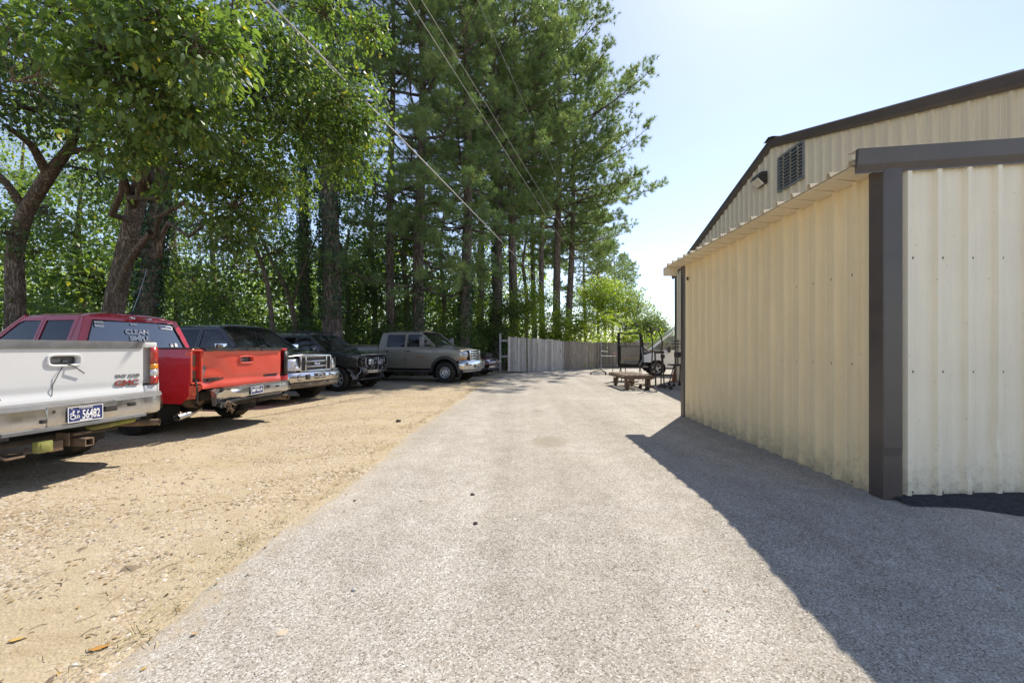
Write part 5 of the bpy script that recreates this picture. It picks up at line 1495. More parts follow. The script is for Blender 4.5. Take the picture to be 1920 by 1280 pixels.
    def taillight(s, sg, z0, z1, mats=None):
        """tall lamp at the rear corner: stacked lens segments wrapping round"""
        L_ = empty('taillight'); L_.parent = s.root
        yo = s.y(s.xr, (z0 + z1) / 2) + 0.002; yi = 0.865
        for (a, b_, m) in mats or ((0.0, 0.22, M_REDL), (0.22, 0.40, M_CLR), (0.40, 0.55, M_AMB), (0.55, 1.0, M_REDL)):
            za, zb_ = z0 + (z1 - z0) * a + 0.003, z0 + (z1 - z0) * b_ - 0.003
            pl = [(s.xr - 0.03, yi), (s.xr - 0.035, yo - 0.06), (s.xr - 0.015, yo - 0.02), (s.xr + 0.03, yo - 0.004), (s.xr + 0.16, yo + 0.004)]
            rows_ = [[(x, sg * y_, z) for x, y_ in pl] for z in np.linspace(za, zb_, 4)]
            patch('lens', L_, m, rows_, 0.01)
        return L_
def place(root, fwd, local_pt, world_pt):
    """turn the root so local +x points along fwd (x, y) and put local_pt on world_pt"""
    a = math.atan2(fwd[1], fwd[0]); c, s_ = math.cos(a), math.sin(a)
    root.rotation_euler = (0, 0, a)
    root.location = (world_pt[0] - (c * local_pt[0] - s_ * local_pt[1]), world_pt[1] - (s_ * local_pt[0] + c * local_pt[1]), world_pt[2] if len(world_pt) > 2 else 0.0)
REAR = lambda loc: axes_m(loc, (0, -1, 0), (0, 0, 1))
FRONT = lambda loc: axes_m(loc, (0, 1, 0), (0, 0, 1))
RIGHT = lambda loc: axes_m(loc, (1, 0, 0), (0, 0, 1))
# ---- white pickup, tail towards the drive
PW = paint_mat('pewter_white_paint', (0.69, 0.695, 0.69), 0.28, 0.12)
PR = paint_mat('red_paint', (0.52, 0.008, 0.016), 0.18, 0.02, scr=0.05)
PRF = paint_mat('faded_red_paint', (0.72, 0.075, 0.04), 0.3, 0.12, scr=0.15, dustcol=(0.55, 0.30, 0.24))
PB = paint_mat('black_paint', (0.012, 0.016, 0.018), 0.14, 0.06)
PS = paint_mat('black_green_paint', (0.013, 0.017, 0.016), 0.18, 0.16)
PO = paint_mat('olive_metallic_paint', (0.235, 0.215, 0.165), 0.28, 0.12, flake=0.25)
PM = paint_mat('maroon_paint', (0.10, 0.008, 0.02), 0.2, 0.15)
PV = paint_mat('white_van_paint', (0.80, 0.81, 0.83), 0.25, 0.06)
def rear_bumper(c, mat, pad, z=0.60, warp=None, name='rear_bumper', back=0.0, ymax=9.0, hs=1.0):
    xb = c.xr - 0.10 - back
    path = [(c.xr + 0.22, 0.99), (c.xr + 0.06, 1.005), (c.xr - 0.05, 0.97), (xb - 0.03, 0.80), (xb - 0.065, 0.42), (xb - 0.075, 0), (xb - 0.065, -0.42), (xb - 0.03, -0.80), (c.xr - 0.05, -0.97), (c.xr + 0.06, -1.005), (c.xr + 0.22, -0.99)]
    P2 = []
    for a, b_ in zip(path, path[1:]):
        for k in range(4): P2.append((a[0] + (b_[0] - a[0]) * k / 4, a[1] + (b_[1] - a[1]) * k / 4))
    P2.append(path[-1])
    P2 = [(x, -y) for x, y in P2][::-1]
    P2 = [(x, y) for x, y in P2 if y < ymax]
    b_ = sweep(name, c.root, mat, P2, [(0.0, z - 0.11 * hs), (0.022, z - 0.09 * hs), (0.030, z + 0.01), (0.018, z + 0.10 * hs), (-0.03, z + 0.118 * hs), (-0.05, z + 0.10 * hs), (-0.05, z - 0.09 * hs)], True, warp)
    sweep('step_pad', b_, pad, [p for p in P2 if abs(p[1]) < 0.93], [(0.026, z + 0.085 * hs), (0.010, z + 0.128 * hs), (-0.15 - back, z + 0.130 * hs), (-0.15 - back, z + 0.112 * hs)], True, warp)
    sweep('lower_step', b_, pad, [p for p in P2 if abs(p[1]) < 0.62], [(0.055, z - 0.125), (0.055, z - 0.095), (0.0, z - 0.085), (-0.04, z - 0.125)], True, warp)
    return b_
def plate(parent, loc, w, h, lines, tilt=0.0, m=None, kind=0):
    """blue number plate with white characters, on a rear (local -x) face"""
    mt = (m or REAR(loc))
    e = empty('license_plate'); e.parent = parent
    bm = bmesh.new(); box(bm, (0, 0, 0), (w, h, 0.004)); bmesh.ops.transform(bm, matrix=mt, verts=bm.verts)
    bm_obj('plate_sheet', bm, M_PLATE, e)
    bm = bmesh.new()
    for c_, s_ in (((0, h / 2 - 0.003, 0.0035), (w, 0.006, 0.004)), ((0, -h / 2 + 0.003, 0.0035), (w, 0.006, 0.004)), ((w / 2 - 0.003, 0, 0.0035), (0.006, h - 0.012, 0.004)), ((-w / 2 + 0.003, 0, 0.0035), (0.006, h - 0.012, 0.004))): box(bm, c_, s_)
    bmesh.ops.transform(bm, matrix=mt, verts=bm.verts); bm_obj('plate_border', bm, M_WHITEP, e)
    for (s_, sz, x, y, sx, bold) in lines:
        text('lettering', e, s_, sz, M_WHITEP, mt @ Matrix.Translation((x, y, 0.004)), 0.0015, sx, bold)
    if kind:                                          # wheelchair symbol
        bm = bmesh.new(); z = 0.004; ox = -w * 0.365; oy = -0.008
        lathe(bm, [(0.020 + 0.004 * math.cos(t), 0.003 * math.sin(t)) for t in np.linspace(0, 2 * PI, 7)], 18, 'z', (ox, oy - 0.018, z))
        lathe(bm, [(0.001, 0.0025), (0.0085, 0.0025), (0.0085, -0.002)], 12, 'z', (ox + 0.006, oy + 0.040, z))
        for a, b_ in (((ox - 0.012, oy + 0.020), (ox + 0.008, oy + 0.026)), ((ox + 0.008, oy + 0.026), (ox - 0.002, oy)), ((ox - 0.002, oy), (ox + 0.020, oy - 0.004)), ((ox + 0.020, oy - 0.004), (ox + 0.024, oy - 0.036)), ((ox - 0.012, oy + 0.020), (ox - 0.024, oy + 0.010))):
            tube(bm, [(*a, z), (*b_, z)], 0.0042, 6)
        bmesh.ops.transform(bm, matrix=mt, verts=bm.verts); bm_obj('symbol', bm, M_WHITEP, e)
    return e
GLEN = dict(WB=3.65, x1=-0.62, x2=-1.62, x3=-2.36, x4=-2.60, xr=-4.78, R=0.385)
w = empty('pickup_truck', label='white pickup with tailgate and blue numbered plate, nearest the camera', cat='truck', group='vehicles parked along the drive')
c = Car(w, PW, **{**GLEN, 'xr': -5.15, 'WB': 3.98, 'R': 0.41}, zrail=1.425, roof=1.92, zb=0.54, belt=1.26, zcowl=1.30, zn=1.14)
c.capw = 0.075
c.build(seats=M_SEATG)
tg = c.tailgate(PW, 0.79, 1.425, 0.785, cap=M_GREYP)
c.taillight(1, 0.91, 1.37); c.taillight(-1, 0.91, 1.37)
for sg in (-1, 1):                                    # corner posts beside the tailgate
    boxes('corner_post', [((c.xr + 0.03, sg * 0.885, 1.395), (0.10, 0.15, 0.07)), ((c.xr + 0.03, sg * 0.885, 0.85), (0.10, 0.15, 0.11)), ((c.xr + 0.08, sg * 0.87, 1.13), (0.06, 0.14, 0.5))], PW, w, 0.015)
zz = 0.70
rb = rear_bumper(c, M_CHROMED, M_GREYP, zz, back=0.07)
xf = c.xr - 0.275
plate(rb, (xf - 0.012, 0, zz), 0.305, 0.152, [('56482', 0.122, 0.046, -0.012, 0.52, 0.002), ('P', 0.040, -0.066, 0.018, 0.9, 0.001), ('D', 0.040, -0.066, -0.026, 0.9, 0.001), ('TENNESSEE', 0.022, 0, 0.058, 1.1, 0), ('SEP', 0.014, -0.12, 0.058, 1, 0), ('DISABLED', 0.016, 0, -0.062, 1.5, 0.001)], kind=1)
boxes('bumper_recess', [((xf + 0.012, 0.0, zz + 0.005), (0.02, 0.60, 0.19))], M_CHROMED, rb, 0.008)
for it in (((xf - 0.002, -0.235, zz + 0.015), (0.03, 0.115, 0.06)), ((xf + 0.012, -0.46, zz + 0.03), (0.03, 0.07, 0.04)), ((xf + 0.004, 0.33, zz - 0.03), (0.03, 0.035, 0.035)), ((xf + 0.004, 0.25, zz + 0.05), (0.02, 0.02, 0.03))):
    boxes('bumper_hole', [it], M_PLAS, rb, 0.005)
# hitch receiver, rusty brackets and exhaust
h = empty('tow_hitch'); h.parent = w
tubes('hitch_tube', [([(xf + 0.24, -0.48, 0.47), (xf + 0.24, 0.60, 0.47)], 0.033)], M_UNDER, h)
bm = bmesh.new()
for sx, sy, sz in ((0, 0.035, 0), (0, -0.035, 0)): box(bm, (xf + 0.06, sy, 0.41), (0.24, 0.010, 0.078))
for dz in (-0.035, 0.035): box(bm, (xf + 0.06, 0, 0.41 + dz), (0.24, 0.06, 0.010))
bm_obj('receiver', bm, M_RUSTY, h)
boxes('bracket', [((xf + 0.12, 0.10, 0.45), (0.16, 0.012, 0.13)), ((xf + 0.12, -0.02, 0.49), (0.14, 0.16, 0.02)), ((xf + 0.09, 0.20, 0.41), (0.10, 0.10, 0.10))], M_RUSTY, h, 0.006)
boxes('connector', [((xf + 0.04, 0.31, 0.43), (0.07, 0.12, 0.11)), ((xf + 0.02, 0.31, 0.43), (0.05, 0.08, 0.07))], M_YELD, h, 0.015)
tubes('chain_loop', [([(xf + 0.12, 0.62, 0.44), (xf + 0.05, 0.56, 0.37), (xf + 0.05, 0.44, 0.37), (xf + 0.12, 0.38, 0.43)], 0.012)], M_RUSTY, h, 6)
tubes('brace', [([(xf + 0.25, -0.2, 0.5), (xf + 0.12, -0.30, 0.52), (xf + 0.16, -0.60, 0.53)], 0.03)], M_YELD, h)
bm = bmesh.new()
tube(bm, [(c.xr + 0.9, -0.55, 0.50), (c.xr + 0.35, -0.58, 0.48), (c.xr - 0.02, -0.68, 0.47), (xf + 0.04, -0.80, 0.47)], 0.038, 12, False)
bm_obj('exhaust_pipe', bm, M_RUSTY, w, True)
for x, y_, o in ((0, 0.85, 1), (0, -0.85, -1), (-c.WB, 0.85, 1), (-c.WB, -0.85, -1)): wheel(w, x, y_, c.R, 0.27, 0.215, 'five', o)
fx = lambda u, v: Vector(c.tgf(u, v)) - Vector((0.003, 0, 0))
text('badge', tg, 'SIERRA', 0.085, M_CHROMED, REAR(fx(0.62, 0.90)), 0.006, 1.15, 0.002)
text('badge', tg, 'GMC', 0.088, M_CHROMED, REAR(fx(-0.60, 0.95)), 0.004, 1.35, 0.005)
text('badge', tg, 'GMC', 0.085, M_REDL, REAR(fx(-0.60, 0.95) - Vector((0.004, 0, 0))), 0.003, 1.35, 0.0)
text('badge', tg, 'EXT CAB', 0.044, M_GREYP, REAR(fx(-0.61, 1.035)), 0.004, 1.5, 0.002)
tubes('dangling_rod', [([fx(-0.02, 1.20), fx(-0.06, 1.17) - Vector((0.03, 0, 0)), fx(-0.16, 1.09) - Vector((0.02, 0, 0))], 0.0055)], M_PLAS, tg, 5)
tubes('dangling_rod', [([fx(-0.005, 1.20), fx(0.06, 1.10) - Vector((0.015, 0, 0)), fx(0.10, 0.98), fx(0.105, 0.88)], 0.0035)], M_PLAS, tg, 5)
place(w, (-0.990, 0.14), (xf - 0.01, 0), (-4.38, 4.22))
# junk lying in the white truck's bed
jk = empty('cowl_grille', w.matrix_basis @ Vector((c.xr + 1.0, 0.25, 1.22)), w.rotation_euler.z + 0.4, 'black plastic cowl grille lying in the bed of the white pickup', 'car part')
patch('shell', jk, M_PLAS, [[(x, y_, 0.10 + 0.22 * math.sin((x + 0.4) * 2.6) * (1 - 0.3 * y_ * y_) - 0.12 * abs(y_)) for y_ in np.linspace(-0.7, 0.7, 11)] for x in np.linspace(-0.30, 0.30, 8)], 0.012)
for k in range(7): boxes('slat', [((-0.20, -0.5 + k * 0.10, 0.22), (0.12, 0.02, 0.02))], M_GREYP, jk)
boxes('ledge', [((0, 0, -0.16), (0.5, 1.0, 0.3))], M_PLAS, jk, 0.03)

# ---- red pickup with crushed tail
w = empty('pickup_truck', label='red pickup with stickers on its rear window and crushed rear bumper', cat='truck', group='vehicles parked along the drive')
c = Car(w, PR, **GLEN, rear_lean=0.17, zrail=1.345, roof=1.97, zb=0.50, belt=1.24, zcowl=1.28, zn=1.10)
c.bglass = M_TINTR
c.build()
tg = c.tailgate(PRF, 0.785, 1.345, 0.73, cap=None)
# torn black edge cap with pieces broken out
bm = bmesh.new()
for a, b_ in ((-0.765, -0.30), (-0.285, 0.0), (0.01, 0.765)):
    for k in range(6):
        y0, y1 = a + (b_ - a) * k / 6, a + (b_ - a) * (k + 1) / 6
        box(bm, (c.xr - 0.005, (y0 + y1) / 2, 1.335 + 0.004 * math.sin(k * 2.1)), (0.09, y1 - y0, 0.05))
bm_obj('edge_cap', bm, M_PLAS, tg)
for v in tg.data.vertices:                            # dented left half, tailgate sags to the right
    p = v.co
    k = sstep(0.15, 0.8, p.y)
    p.x += 0.07 * k * math.exp(-((p.z - 0.95) / 0.25) ** 2) + 0.03 * k * noise.noise(Vector((p.y * 5, p.z * 6, 1))) + 0.012 * noise.noise(Vector((p.y * 3, p.z * 3, 4)))
c.taillight(-1, 0.85, 1.30, ((0.0, 1.0, M_PLAS),))
# empty lamp socket on the left corner
sk = empty('lamp_socket'); sk.parent = w
boxes('socket_back', [((c.xr + 0.08, 0.89, 1.08), (0.04, 0.16, 0.46))], PRF, sk, 0.01)
boxes('socket_hole', [((c.xr + 0.055, 0.885, 1.17), (0.012, 0.10, 0.18)), ((c.xr + 0.055, 0.885, 0.95), (0.012, 0.09, 0.13))], M_RUSTY, sk, 0.004)
boxes('socket_rim', [((c.xr + 0.03, 0.80, 1.08), (0.09, 0.02, 0.50)), ((c.xr + 0.03, 0.965, 1.08), (0.09, 0.02, 0.46)), ((c.xr + 0.03, 0.885, 1.325), (0.09, 0.16, 0.025)), ((c.xr + 0.03, 0.885, 0.83), (0.09, 0.16, 0.03))], PRF, sk, 0.006)
boxes('corner_post', [((c.xr + 0.03, -0.885, 1.33), (0.10, 0.15, 0.04)), ((c.xr + 0.03, -0.885, 0.78), (0.10, 0.15, 0.10)), ((c.xr + 0.10, -0.87, 1.06), (0.06, 0.14, 0.5))], PR, w, 0.012)
bm = bmesh.new()                                      # torn sheet metal under the socket
rw = []
for i in range(9):
    rw.append([bm.verts.new((c.xr - 0.02 + 0.05 * noise.noise(Vector((i * .8, j * .7, 0))) + 0.02 * i, 0.985 - 0.028 * j + 0.05 * noise.noise(Vector((i * .9, j * .6, 5))), 0.80 - 0.028 * i + 0.04 * noise.noise(Vector((i, j, 2))))) for j in range(8)])
for i in range(8):
    for j in range(7): bm.faces.new((rw[i][j], rw[i][j + 1], rw[i + 1][j + 1], rw[i + 1][j]))
bm_obj('torn_panel', bm, PRF, w, True)
tubes('wire', [([(c.xr - 0.01, 0.90, 0.88), (c.xr - 0.04, 0.91, 0.78), (c.xr - 0.03, 0.90, 0.66), (c.xr - 0.05, 0.905, 0.52)], 0.008), ([(c.xr - 0.0, 0.885, 0.88), (c.xr - 0.05, 0.90, 0.74), (c.xr - 0.03, 0.885, 0.58)], 0.006)], M_PLAS, w, 5)
def crush(p):
    k = sstep(-0.1, 0.95, p.y)
    q = Vector(p)
    q.z += -0.05 * k + 0.11 * k * noise.noise(Vector((p.x * 4, p.y * 6, p.z * 7))) - 0.05 * sstep(0.55, 0.8, p.y) * (1 if p.z < 0.6 else 0.3)
    q.x += 0.10 * k * math.exp(-((p.y - 0.55) / 0.18) ** 2) + 0.15 * k * noise.noise(Vector((p.x * 5, p.y * 5, p.z * 9 + 3))) + 0.10 * sstep(0.75, 1.0, p.y)
    return q
zz = 0.64
xf = c.xr - 0.205
rb = rear_bumper(c, M_CHROMED, M_PLAS, zz, crush, 'crushed_bumper', 0.0, 0.80, 0.78)
plate(rb, (xf - 0.012, -0.08, zz + 0.005), 0.26, 0.125, [('BBT·RLLA', 0.07, 0.0, 0.0, 0.72, 0.002), ('TENNESSEE', 0.018, 0, 0.048, 1.1, 0)], m=REAR((xf - 0.015, -0.02, zz + 0.005)) @ Matrix.Rotation(0.06, 4, 'Z'))
for it in (((xf + 0.004, -0.30, zz + 0.04), (0.02, 0.035, 0.035)), ((xf + 0.012, -0.52, zz + 0.03), (0.03, 0.05, 0.03))): boxes('bumper_hole', [it], M_PLAS, rb, 0.004)
bm = bmesh.new()
tube(bm, [(c.xr + 0.9, 0.56, 0.52), (c.xr + 0.40, 0.60, 0.50), (c.xr + 0.12, 0.72, 0.42), (c.xr + 0.05, 0.92, 0.38), (c.xr + 0.03, 1.02, 0.37)], [0.03, 0.03, 0.032, 0.034, 0.034], 12, False)
tube(bm, [(c.xr + 0.045, 0.96, 0.375), (c.xr + 0.02, 1.16, 0.355)], [0.045, 0.052], 14, False)
bm_obj('exhaust_pipe', bm, M_CHROMED, w, True)
bm = bmesh.new(); tube(bm, [(c.xr + 0.2, -0.72, 0.44), (xf - 0.02, -0.74, 0.44)], [0.045, 0.05], 14, False); bm_obj('exhaust_pipe', bm, M_RUSTY, w, True)
boxes('hitch', [((xf + 0.12, 0, 0.47), (0.10, 1.2, 0.07)), ((xf + 0.05, -0.35, 0.47), (0.06, 0.5, 0.06))], M_UNDER, w, 0.01)
bm = bmesh.new(); lathe(bm, [(0.001, -0.13), (0.13, -0.12), (0.20, -0.05), (0.20, 0.05), (0.13, 0.12), (0.001, 0.13)], 20, 'x', (c.xr + 0.45, 0.55, 0.60)); bm_obj('spare_hanger', bm, M_RUSTY, w, True)
r_ = np.random.default_rng(3)
tubes('torn_fibres', [([(xf + 0.03, 0.52, 0.53), (xf + 0.0 + r_.normal(0, .02), 0.50 + r_.normal(0, .05), 0.44), (xf + r_.normal(0, .03), 0.5 + r_.normal(0, .06), 0.36 + r_.normal(0, .03))], 0.006) for _ in range(9)], M_TWIG, w, 4)
for x, y_, o in ((0, 0.85, 1), (0, -0.85, -1), (-c.WB, 0.85, 1), (-c.WB, -0.85, -1)): wheel(w, x, y_, c.R, 0.27, 0.215, 'five', o)
fx = lambda u, v: Vector(c.tgf(u, v)) - Vector((0.006, 0, 0))
text('badge', tg, 'SILVERADO', 0.060, M_PLAS, REAR(fx(0.50, 0.865) + Vector((0.03, 0, 0))), 0.006, 1.2, 0.003)
text('badge', tg, 'CHEVROLET', 0.052, M_PLAS, REAR(fx(-0.54, 0.865)), 0.004, 1.15, 0.003)
# stickers on the rear window
def sticker(s_, u, v, size, sx=1.0, bg=None, mat=M_WHITEP, rot=0.0, bold=0.002):
    p = Vector(c.rear_f(u, v)) - Vector((0.004, 0, 0))
    m_ = axes_m(p, (0, -1, 0), Vector((c.rear_lean, 0, c.re - c.belt))) @ Matrix.Rotation(rot, 4, 'Z')
    if bg:
        bm = bmesh.new(); box(bm, (0, 0, -0.002), (bg[0], bg[1], 0.002)); bmesh.ops.transform(bm, matrix=m_, verts=bm.verts); bm_obj('sticker', bm, M_WHITEP, c.rwin)
    text('sticker', c.rwin, s_, size, mat, m_ @ Matrix.Translation((0, 0, 0.001)), 0.0006, sx, bold)
sticker('CLEAN', 0.02, 1.64, 0.125, 1.0, None, M_WHITEP, 0, 0.004); sticker('SIMPLE', 0.0, 1.525, 0.115, 0.95, None, M_WHITEP, 0, 0.004); sticker('and', 0.0, 1.583, 0.035)
sticker('WIX', 0.58, 1.76, 0.06, 1, (0.13, 0.10), M_PLAS)
sticker('BABY', 0.05, 1.78, 0.05)
sticker('FEATURED', -0.52, 1.75, 0.045, 1, (0.24, 0.07), M_PLATE, -0.06)
sticker('B B', -0.60, 1.41, 0.10, 1.0, None, M_WHITEP, 0, 0.004)
sticker('TRAIL RUNNER', 0.22, 1.385, 0.035, 1.2); sticker('Summit', -0.06, 1.385, 0.05, 1.2, None, M_REDL)
sticker('CREWSER', 0.62, 1.44, 0.045, 1.2, None, M_YELD); sticker('Police', 0.62, 1.395, 0.03, 1.4)
boxes('brake_light', [((c.x4 + 0.075, 0.10, c.re - 0.012), (0.03, 0.07, 0.03)), ((c.x4 + 0.075, -0.18, c.re - 0.012), (0.03, 0.07, 0.03))], M_CLR, w, 0.006)
boxes('brake_light', [((c.x4 + 0.075, -0.04, c.re - 0.012), (0.03, 0.18, 0.03))], M_REDL, w, 0.006)
e = empty('antenna'); e.parent = w
bm = bmesh.new(); lathe(bm, [(0.045, 0), (0.035, 0.04), (0.012, 0.07), (0.001, 0.075)], 14, 'z', (c.x4 + 0.35, -0.1, c.roof - 0.01)); bm_obj('antenna_base', bm, M_PLAS, e, True)
tubes('antenna_whip', [([(c.x4 + 0.35, -0.1, c.roof + 0.05), (c.x4 + 0.42, -0.28, c.roof + 0.45), (c.x4 + 0.50, -0.47, c.roof + 0.92)], 0.004)], M_GALV, e, 5)
place(w, (-0.982, 0.19), (c.xr, 0), (-4.66, 7.12))

# ---- black pickup facing the drive
w = empty('pickup_truck', label='black pickup with chrome grille facing the drive beside the red truck', cat='truck', group='vehicles parked along the drive')
c = Car(w, PB, WB=3.68, x1=-0.58, x2=-1.68, x3=-2.62, x4=-2.78, xr=-4.9, R=0.40, arch=0.485, zrail=1.40, roof=1.95, zb=0.52, belt=1.27, zcowl=1.33, zn=1.17, nose=0.80, xw=-0.42, xt=-1.18, bump_top=0.80, hump=0.06)
c.build(seats=M_SEAT, glass=M_GLASS)
c.tailgate(PB)
def front_bumper(c, mat, z0, z1, x=0.97, half=0.99, name='front_bumper', crown=0.06):
    path = [(x - 0.34, -half), (x - 0.16, -half + 0.01), (x - 0.07, -half + 0.09)] + [(x - 0.05 + crown * (1 - (y_ / 0.8) ** 2), y_) for y_ in np.linspace(-0.8, 0.8, 15)] + [(x - 0.07, half - 0.09), (x - 0.16, half - 0.01), (x - 0.34, half)]
    zm = (z0 + z1) / 2
    return sweep(name, c.root, mat, path, [(-0.02, z0), (0.02, z0 + 0.03), (0.045, zm - 0.01), (0.035, z1 - 0.05), (0.0, z1), (-0.06, z1), (-0.06, z0)])
fb = front_bumper(c, M_CHROME, 0.53, 0.765)
sweep('valance', fb, simple('dusty_valance', (0.10, 0.09, 0.075), 0.8, 0, 0.3, 6, dirt=0.7, dirtcol=(0.22, 0.17, 0.11)), [(0.80, -0.93), (0.90, -0.75), (0.945, -0.3), (0.945, 0.3), (0.90, 0.75), (0.80, 0.93)], [(0.0, 0.40), (0.04, 0.44), (0.045, 0.535), (-0.05, 0.535), (-0.05, 0.40)])
for sg in (-1, 1):
    bm = bmesh.new(); lathe(bm, [(0.075, 0.0), (0.078, 0.03), (0.062, 0.035), (0.058, 0.0)], 20, 'x', (0.945, sg * 0.66, 0.655)); bm_obj('fog_bezel', bm, M_PLAS, fb, True)
    bm = bmesh.new(); lathe(bm, [(0.001, 0.018), (0.04, 0.012), (0.058, 0.0)], 16, 'x', (0.945, sg * 0.66, 0.655)); bm_obj('fog_lamp', bm, M_CLR, fb, True)
bm = bmesh.new(); box(bm, (1.005, 0.0, 0.665), (0.03, 0.42, 0.135), None, 0.01); bm_obj('bumper_inset', bm, M_PLAS, fb, True, 0.6)
boxes('plate_bracket', [((1.025, 0.12 * 0, 0.665), (0.012, 0.19, 0.11))], M_GALV, fb, 0.008)
boxes('bracket_hole', [((1.031, 0.0, 0.68), (0.006, 0.08, 0.035)), ((1.031, -0.05, 0.635), (0.006, 0.025, 0.018)), ((1.031, 0.05, 0.635), (0.006, 0.025, 0.018))], M_DARK, fb)
for sg in (-1, 1): boxes('bumper_guard', [((1.0, sg * 0.42, 0.66), (0.05, 0.13, 0.12))], M_PLAS if sg < 0 else M_CHROME, fb, 0.015)
# grille
gr = empty('grille'); gr.parent = w
gx = 0.875
def fbox(name, parent, mat, y0, y1, z0, z1, x, d=0.04, bev=0.01):
    bm = bmesh.new(); box(bm, (x, (y0 + y1) / 2, (z0 + z1) / 2), (d, abs(y1 - y0), z1 - z0), None, bev); return bm_obj(name, bm, mat, parent, True, 0.6)
fbox('grille_back', gr, M_DARK, -0.56, 0.56, 0.80, 1.15, gx - 0.03)
for (a, b_) in ((-0.57, -0.525), (0.525, 0.57), (-0.40, -0.355), (0.355, 0.40)): fbox('grille_bar', gr, M_CHROME, a, b_, 0.79, 1.165, gx + 0.015, 0.05)
fbox('grille_surround', gr, M_CHROME, -0.56, 0.56, 1.135, 1.185, gx + 0.01, 0.05); fbox('grille_surround', gr, M_CHROME, -0.56, 0.56, 0.785, 0.815, gx + 0.01, 0.05)
for z in (0.905, 1.03): fbox('grille_bar', gr, M_CHROME, -0.345, 0.345, z - 0.014, z + 0.014, gx + 0.02, 0.04)
bm = bmesh.new()
for k in range(12):
    z = 0.825 + k * 0.027
    box(bm, (gx + 0.002, 0, z), (0.012, 0.70, 0.010)); 
    for sg in (-1, 1): box(bm, (gx + 0.0, sg * 0.45, z), (0.012, 0.10, 0.012))
for k in range(26): box(bm, (gx + 0.0, -0.34 + k * 0.0272, 0.972), (0.008, 0.006, 0.31))
tag(bm_obj('grille_mesh', bm, M_GREYP, gr), kind='stuff')
def oval(name, parent, mat, loc, a, b_, d, n=28):
    bm = bmesh.new()
    f = [bm.verts.new((loc[0] + d, loc[1] + a * 0.96 * math.cos(t), loc[2] + b_ * 0.94 * math.sin(t))) for t in np.linspace(0, 2 * PI, n + 1)[:-1]]
    k = [bm.verts.new((loc[0], loc[1] + a * math.cos(t), loc[2] + b_ * math.sin(t))) for t in np.linspace(0, 2 * PI, n + 1)[:-1]]
    bm.faces.new(f)
    for i in range(n): bm.faces.new((k[i], k[(i + 1) % n], f[(i + 1) % n], f[i]))
    return bm_obj(name, bm, mat, parent)
oval('emblem', gr, M_CHROME, (gx + 0.03, 0, 0.968), 0.125, 0.050, 0.025); oval('emblem', gr, M_BLUEB, (gx + 0.05, 0, 0.968), 0.112, 0.041, 0.01)
text('emblem', gr, 'Ford', 0.062, M_WHITEP, FRONT((gx + 0.062, 0, 0.968)) @ Matrix.Shear('XY', 4, (0.0, 0.0)), 0.002, 1.6, 0.001)
for sg in (-1, 1):
    hl = empty('headlight'); hl.parent = w
    yo = c.y(0.62, 0.98)
    pts = [(0.895, 0.575), (0.875, 0.70), (0.83, 0.82), (0.75, yo - 0.035), (0.60, yo + 0.004)]
    rows_ = [[(x - 0.06 * (t - 0.4), sg * y_, 0.815 + (0.28 - 0.05 * (k > 2)) * t) for k, (x, y_) in enumerate(pts)] for t in np.linspace(0, 1, 5)]
    patch('lens', hl, M_CLR, rows_, 0.012)
    rows_ = [[(x - 0.05 * (t - 0.4) + 0.006, sg * (y_ + 0.004), 0.83 + 0.22 * t) for x, y_ in ((0.66, yo - 0.004), (0.58, yo + 0.006), (0.50, yo + 0.008))] for t in np.linspace(0, 1, 4)]
    patch('side_marker', hl, M_AMB, rows_, 0.008)
    for k, yy in enumerate((0.67, 0.80)):
        bm = bmesh.new(); lathe(bm, [(0.001, 0.03), (0.03, 0.028), (0.055, 0.0)], 14, 'x', (0.86 - 0.06 * k, sg * yy, 0.93)); bm_obj('reflector', bm, M_CHROME, hl, True)
    fbox('headlight_frame', hl, M_PLAS, sg * 0.57, sg * 0.60, 0.80, 1.12, 0.88, 0.06)
    fbox('fascia', w, PB, sg * 0.58, sg * 0.955, 0.755, 0.815, 0.79, 0.12, 0.02)
    bm = bmesh.new(); box(bm, (-0.72, sg * (c.W + 0.16), 1.37), (0.12, 0.26, 0.20), None, 0.04); box(bm, (-0.72, sg * (c.W - 0.0), 1.30), (0.06, 0.12, 0.06), None, 0.02); m_ = bm_obj('mirror', bm, M_CHROME, w, True, 0.6)
fbox('fascia', w, PB, -0.58, 0.58, 0.765, 0.79, 0.86, 0.1, 0.01)
for x, y_, o in ((0, 0.86, 1), (0, -0.86, -1), (-c.WB, 0.86, 1), (-c.WB, -0.86, -1)): wheel(w, x, y_, c.R, 0.28, 0.235, 'six', o, 0.0)
place(w, (0.978, -0.208), (1.02, 0), (-4.95, 10.45))

# ---- dark SUV with its front torn off
w = empty('suv', label='black SUV with its front bumper and headlights torn off', cat='suv', group='vehicles parked along the drive')
c = Car(w, PS, W=0.95, WB=2.85, x1=-0.60, x2=-1.55, x3=-2.40, x4=-2.5, xr=-3.75, R=0.385, arch=0.45, bed=False, roof=1.84, zb=0.44, belt=1.20, zcowl=1.24, zn=1.13, nose=0.66, xw=-0.42, xt=-1.15, bump_top=0.76, rear_lean=0.35, tap=0.07)
c.build(seats=M_SEAT)
rows_ = [[(c.xr + 0.0 + c.rear_lean * t, (c.y(c.xr, c.belt + (c.re - c.belt) * t) - 0.01) * k, c.belt + (c.re - c.belt) * t) for k in np.linspace(-1, 1, 9)] for t in np.linspace(0, 1, 5)]
patch('rear_window', w, M_TINT, rows_)
rows_ = [[(c.xr - 0.03 * (1 - k * k), (c.y(c.xr, z) - 0.01) * k, z) for k in np.linspace(-1, 1, 9)] for z in np.linspace(c.zb, c.belt, 6)]
patch('liftgate', w, PS, rows_)
